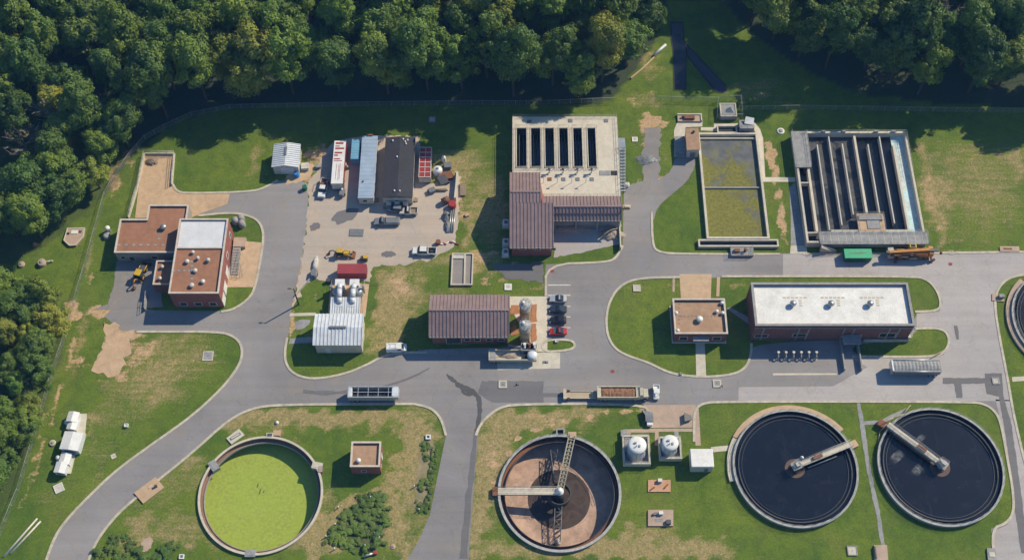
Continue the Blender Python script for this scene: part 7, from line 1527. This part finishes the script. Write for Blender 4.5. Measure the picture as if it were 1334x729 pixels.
def trunk_mesh(name, seed, h, r0, limbs=6, dead=False):
    r = random.Random(seed); mb = MB(); top = (r.uniform(-.6, .6), r.uniform(-.6, .6), h * .8); mb.tube((0, 0, -.2), (top[0] * .4, top[1] * .4, h * .4), r0, 8, r0 * .7).tube((top[0] * .4, top[1] * .4, h * .4), top, r0 * .7, 7, r0 * .25)
    for i in range(limbs):
        t = r.uniform(.3, .85); a = r.uniform(0, 6.28); l = r.uniform(2, 4.2) * (1.1 if dead else .9); p = Vector((top[0] * t, top[1] * t, h * .8 * t)); m_ = p + Vector((math.cos(a) * l * .6, math.sin(a) * l * .6, l * .5)); e_ = m_ + Vector((math.cos(a + .5) * l * .5, math.sin(a + .5) * l * .5, l * .6)); mb.tube(p, m_, r0 * .35, 5, r0 * .2).tube(m_, e_, r0 * .2, 5, .03)
        if dead:
            for k in range(4): a2 = a + r.uniform(-1.2, 1.2); s_ = p.lerp(e_, r.uniform(.4, .95)); f_ = s_ + Vector((math.cos(a2), math.sin(a2), r.uniform(.2, .9))) * r.uniform(1, 2); mb.tube(s_, f_, .07, 4, .02)
    me = bpy.data.meshes.new(name); me.from_pydata(mb.v, [], mb.f); me.materials.append(M['deadwood' if dead else 'bark']); return me
CR = []; TRK = []
for i in range(9):
    tall = (i % 3 == 0); rx = (4.4, 5.0, 4.0, 4.7, 5.3, 3.7, 4.2, 4.9, 4.5)[i]; rz = (6.8, 5.4, 6.2, 6.9, 5.8, 6.0, 7.2, 5.6, 6.4)[i]
    me = crown_mesh('crown', 40 + i, rx, rz, 9.6 + rz * .12, 110, 175, .46); me.materials.append(M['leaf']); CR.append(me); TRK.append(trunk_mesh('trunk', i, 14, .32))
CRE = []
for i in range(4):
    me = crown_mesh('crown', 60 + i, (4.3, 4.9, 4.0, 4.6)[i], (8.6, 8.0, 8.8, 8.3)[i], 9.0, 130, 165, .46); me.materials.append(M['leaf']); CRE.append(me)
CRD = []
for i in range(2):
    me = crown_mesh('crown', 90 + i, 4.3, 5.6, 10.5, 22, 38, .6); me.materials.append(M['leafgrey']); CRD.append(me)
TRD = [trunk_mesh('trunk', 70 + i, 16, .3, 16, True) for i in range(2)]
def tnum(n):
    u = ['', 'first', 'second', 'third', 'fourth', 'fifth', 'sixth', 'seventh', 'eighth', 'ninth', 'tenth', 'eleventh', 'twelfth', 'thirteenth', 'fourteenth', 'fifteenth', 'sixteenth', 'seventeenth', 'eighteenth', 'nineteenth']
    if n < 20: return u[n]
    tens = {2: 'twent', 3: 'thirt', 4: 'fort', 5: 'fift'}[n // 10]
    return tens + 'ieth' if n % 10 == 0 else tens + 'y-' + u[n % 10]
TONES = {'dark green': (.06, .125, .024), 'mid green': (.1, .18, .027), 'bright green': (.145, .225, .028), 'yellow-green': (.2, .235, .033)}
def inpoly(x, y, poly):
    r = False; n = len(poly)
    for i in range(n):
        (ax, ay), (bx, by) = poly[i], poly[(i + 1) % n]
        if (ay > y) != (by > y) and x < (bx - ax) * (y - ay) / (by - ay) + ax: r = not r
    return r
def segd(p, a, b):
    a, b, p = Vector(a), Vector(b), Vector(p); t = max(0, min(1, (p - a).dot(b - a) / max(1e-9, (b - a).length_squared))); return (a.lerp(b, t) - p).length
def in_view(x, y, z, m=30):
    d = Vector((x, y - CAMY, z - H)); cz = d.y * st - d.z * ct; px = 667 + FP * d.x / cz; py = 364.5 - FP * (d.y * ct + d.z * st) / cz; return -m < px < 1334 + m and -m < py < 729 + m
def plant(poly, edge, gap, where, order, grp, smin=.8, smax=1.15, dead=()):
    r = random.Random(len(poly) * 7 + int(gap * 10)); xs_ = [p[0] for p in poly]; ys_ = [p[1] for p in poly]; e = [PX(*p) for p in edge]; pts = []
    for _ in range(26000):
        x, y = r.uniform(max(min(xs_), -165), min(max(xs_), 165)), r.uniform(max(min(ys_), -90), min(max(ys_), 108))
        if not inpoly(x, y, poly): continue
        d = min(segd((x, y), a, b) for a, b in zip(e[:-1], e[1:]))
        if d < (.4 if gap < 5 else 1.5): continue
        if all((x - a) ** 2 + (y - b) ** 2 > gap * gap for a, b, _ in pts): pts.append((x, y, d))
    pts = [p for p in pts if in_view(p[0], p[1], 8, 60) or in_view(p[0] - 12, p[1] - 8, 3, 20)]
    rows = {}
    for p in pts: rows.setdefault(int((p[2] - 1.5) / (gap * .95)), []).append(p)
    for k, row in sorted(rows.items()):
        row.sort(key=(lambda p: p[0]) if order == 'left' else (lambda p: -p[1]))
        for i, (x, y, d) in enumerate(row):
            isdead = any((x - PX(*q, 13)[0]) ** 2 + (y - PX(*q, 13)[1]) ** 2 < 22 for q in dead); s = r.uniform(smin, smax); j = r.randrange(9)
            tone = 'grey half-bare' if isdead else r.choices(list(TONES), (3, 4, 2, 1.3))[0]
            size = 'small' if s < smin + (smax - smin) * .3 else ('tall' if s > smin + (smax - smin) * .7 and k else '')
            t = thing('broadleaf_tree', f"{size} {tone} tree, {tnum(i + 1)} from {order} in the {'front' if k == 0 else tnum(k + 1)} row of the {where}".strip(), 'tree', (x, y, 0), r.uniform(0, 6.28), grp)
            t.scale = (s * r.uniform(.92, 1.08), s * r.uniform(.92, 1.08), s * r.uniform(.82, 1.22) * (1.15 if smin > .95 else 1))
            for nm, me in (('trunk', TRD[j % 2] if isdead else TRK[j]), ('crown', CRD[j % 2] if isdead else (CRE[j % 4] if k == 0 else CR[j]))):
                o = bpy.data.objects.new(nm, me); C.objects.link(o); o.parent = t
                if nm == 'crown':
                    c = TONES.get(tone, (.11, .115, .07)); f = r.uniform(.88, 1.15); o.color = (c[0] * f * r.uniform(.9, 1.15), c[1] * f, c[2] * f, 1)
    return len(pts)
n1 = plant(WOOD_N, WN_EDGE, 7.0, 'top left wood', 'left', 'trees of the top left wood', 1.0, 1.35, dead=((350, 6), (655, 2)))
n2 = plant(WOOD_E, WE_EDGE, 7.0, 'top right wood', 'left', 'trees of the top right wood', 1.0, 1.35, dead=((1225, 25), (1195, 10), (945, 10)))
n3 = plant(WOOD_W, WW_EDGE, 6.2, 'left wood', 'top', 'trees of the left wood', .8, 1.15, dead=((65, 145), (95, 75), (20, 175), (60, 60), (30, 20)))
n4 = plant(WOOD_SW, WSW_EDGE, 4.3, 'lower left wood', 'top', 'trees of the lower left wood', .65, 1.0)
print('TREES', n1, n2, n3, n4)
# ------------------------------------------------------------------ shrubs
SH = []
for i in range(4):
    me = crown_mesh('foliage', 150 + i, 1.25, .85, .75, 18, 700, .3); me.materials.append(M['shrub']); SH.append(me)
stem = MB()
for i in range(5): a = i * 1.3; stem.tube((0, 0, 0), (math.cos(a) * .6, math.sin(a) * .6, .9), .05, 5, .02)
sme = bpy.data.meshes.new('stem'); sme.from_pydata(stem.v, [], stem.f); sme.materials.append(M['bark'])
def shrub(px, py, s, label, grp=None):
    c = P(px, py); t = thing('shrub', label, 'shrub', (c.x, c.y), random.uniform(0, 6), grp); t.scale = (s, s, s * random.uniform(.22, .4))
    for nm, me in (('stem', sme), ('foliage', random.choice(SH))):
        o = bpy.data.objects.new(nm, me); C.objects.link(o); o.parent = t; g = random.uniform(.85, 1.15)
        if nm == 'foliage': o.color = (.085 * g, .15 * g * random.uniform(.9, 1.1), .028 * g, 1)
sheet('shrub_bed', 'bedfloor', [(425, 700), (437, 680), (460, 660), (480, 645), (497, 646), (503, 665), (500, 690), (494, 712), (470, 717), (440, 715)], .03, smooth=2, rough=.12)
sheet('shrub_bed', 'bedsoil', [(547, 570), (566, 572), (566, 600), (560, 660), (540, 668), (540, 640), (545, 600)], .03, smooth=1, rough=.12)
bed = [(432, 700), (440, 688), (449, 676), (459, 667), (468, 658), (478, 650), (490, 648), (498, 658), (499, 672), (499, 686), (494, 703), (483, 712), (470, 700), (458, 712), (445, 708), (470, 685), (482, 675), (455, 690), (482, 690), (470, 672), (488, 664), (440, 702)]
for i, q in enumerate(bed): shrub(q[0], q[1], random.uniform(1.15, 1.7), 'low green shrub growing in the round bed right of the green tank', 'shrubs of the round bed')
for q, s, l_ in (((557, 582), 1.35, 'topmost rounded shrub in the strip along the lower road'), ((555, 594), 1.0, 'dark second rounded shrub from the top in the strip along the lower road'), ((550, 631), 1.15, 'third rounded shrub from the top in the strip along the lower road'), ((547, 658), 1.3, 'lowest rounded shrub in the strip along the lower road')): shrub(*q, s, l_)
for i in range(13): shrub(566 - i * .75 + (i > 9) * -1, 588 + i * 6.2, .75, 'small clipped shrub in the thin hedge beside the lower road', 'hedge shrubs beside the lower road')
for i, q in enumerate(((140, 716), (150, 705), (165, 700), (152, 722), (172, 713), (185, 722), (225, 712), (215, 722), (138, 728), (200, 728), (160, 728), (128, 726))): shrub(q[0], q[1], random.uniform(1.0, 1.7), 'wild green bush in the patch at the lower left corner inside the road', 'wild bushes at the lower left')
sheet('soil_patch', 'pinkconc', [(183, 706), (192, 698), (200, 700), (198, 712), (188, 719), (182, 716)], .03, smooth=2, rough=.1)
for q in ((441, 661), (425, 699), (437, 683), (483, 648), (436, 715), (476, 711), (540, 634), (546, 664)):
    c = P(*q); o = solo('marker_post', MB().tube((c.x, c.y, 0), (c.x, c.y, .9), .13, 8).lathe([(.15, .9), (.12, 1.0), (.02, 1.05)], c.x, c.y, 8), 'white', 'short white marker post at the edge of the shrub beds', 'post', 'white posts around the shrub beds')
c = P(361, 550.5); solo('marker_stone', MB().lathe([(.4, 0), (.42, .3), (.2, .5), (.02, .55)], c.x, c.y, 12), 'white', 'small white stone on the grass above the green tank', 'stone')
c = P(482, 723); root = thing('hydrant_cluster', 'pale blue and red pipe fitting below the round shrub bed', 'fitting', (c.x, c.y)); part('manifold', MB().tube((-1.3, -.3, .4), (.6, .3, .5), .25, 10).tube((-.5, -.1, 0), (-.5, -.1, .9), .2, 10), 'steel', root, True); part('cap', MB().rbox(.6, .1, 0, 1.5, .9, .7, .1), 'redcont', root, True)
c = P(512, 711); round_lid(512, 711.5, .55, .1, 'small tan round lid in the worn grass right of the shrub bed', 'tanconc')
c = P(165, 717); hatch(237, 725, 1.0, 'small white box at the lower edge left of the green tank', 'white', 'midgrey', .5, .6, 'marker_box', 'box')
M['haze'] = haze()
hz = MB().box(-700, -500, -20, 700, 600, 420)
struct('haze', hz, 'haze')
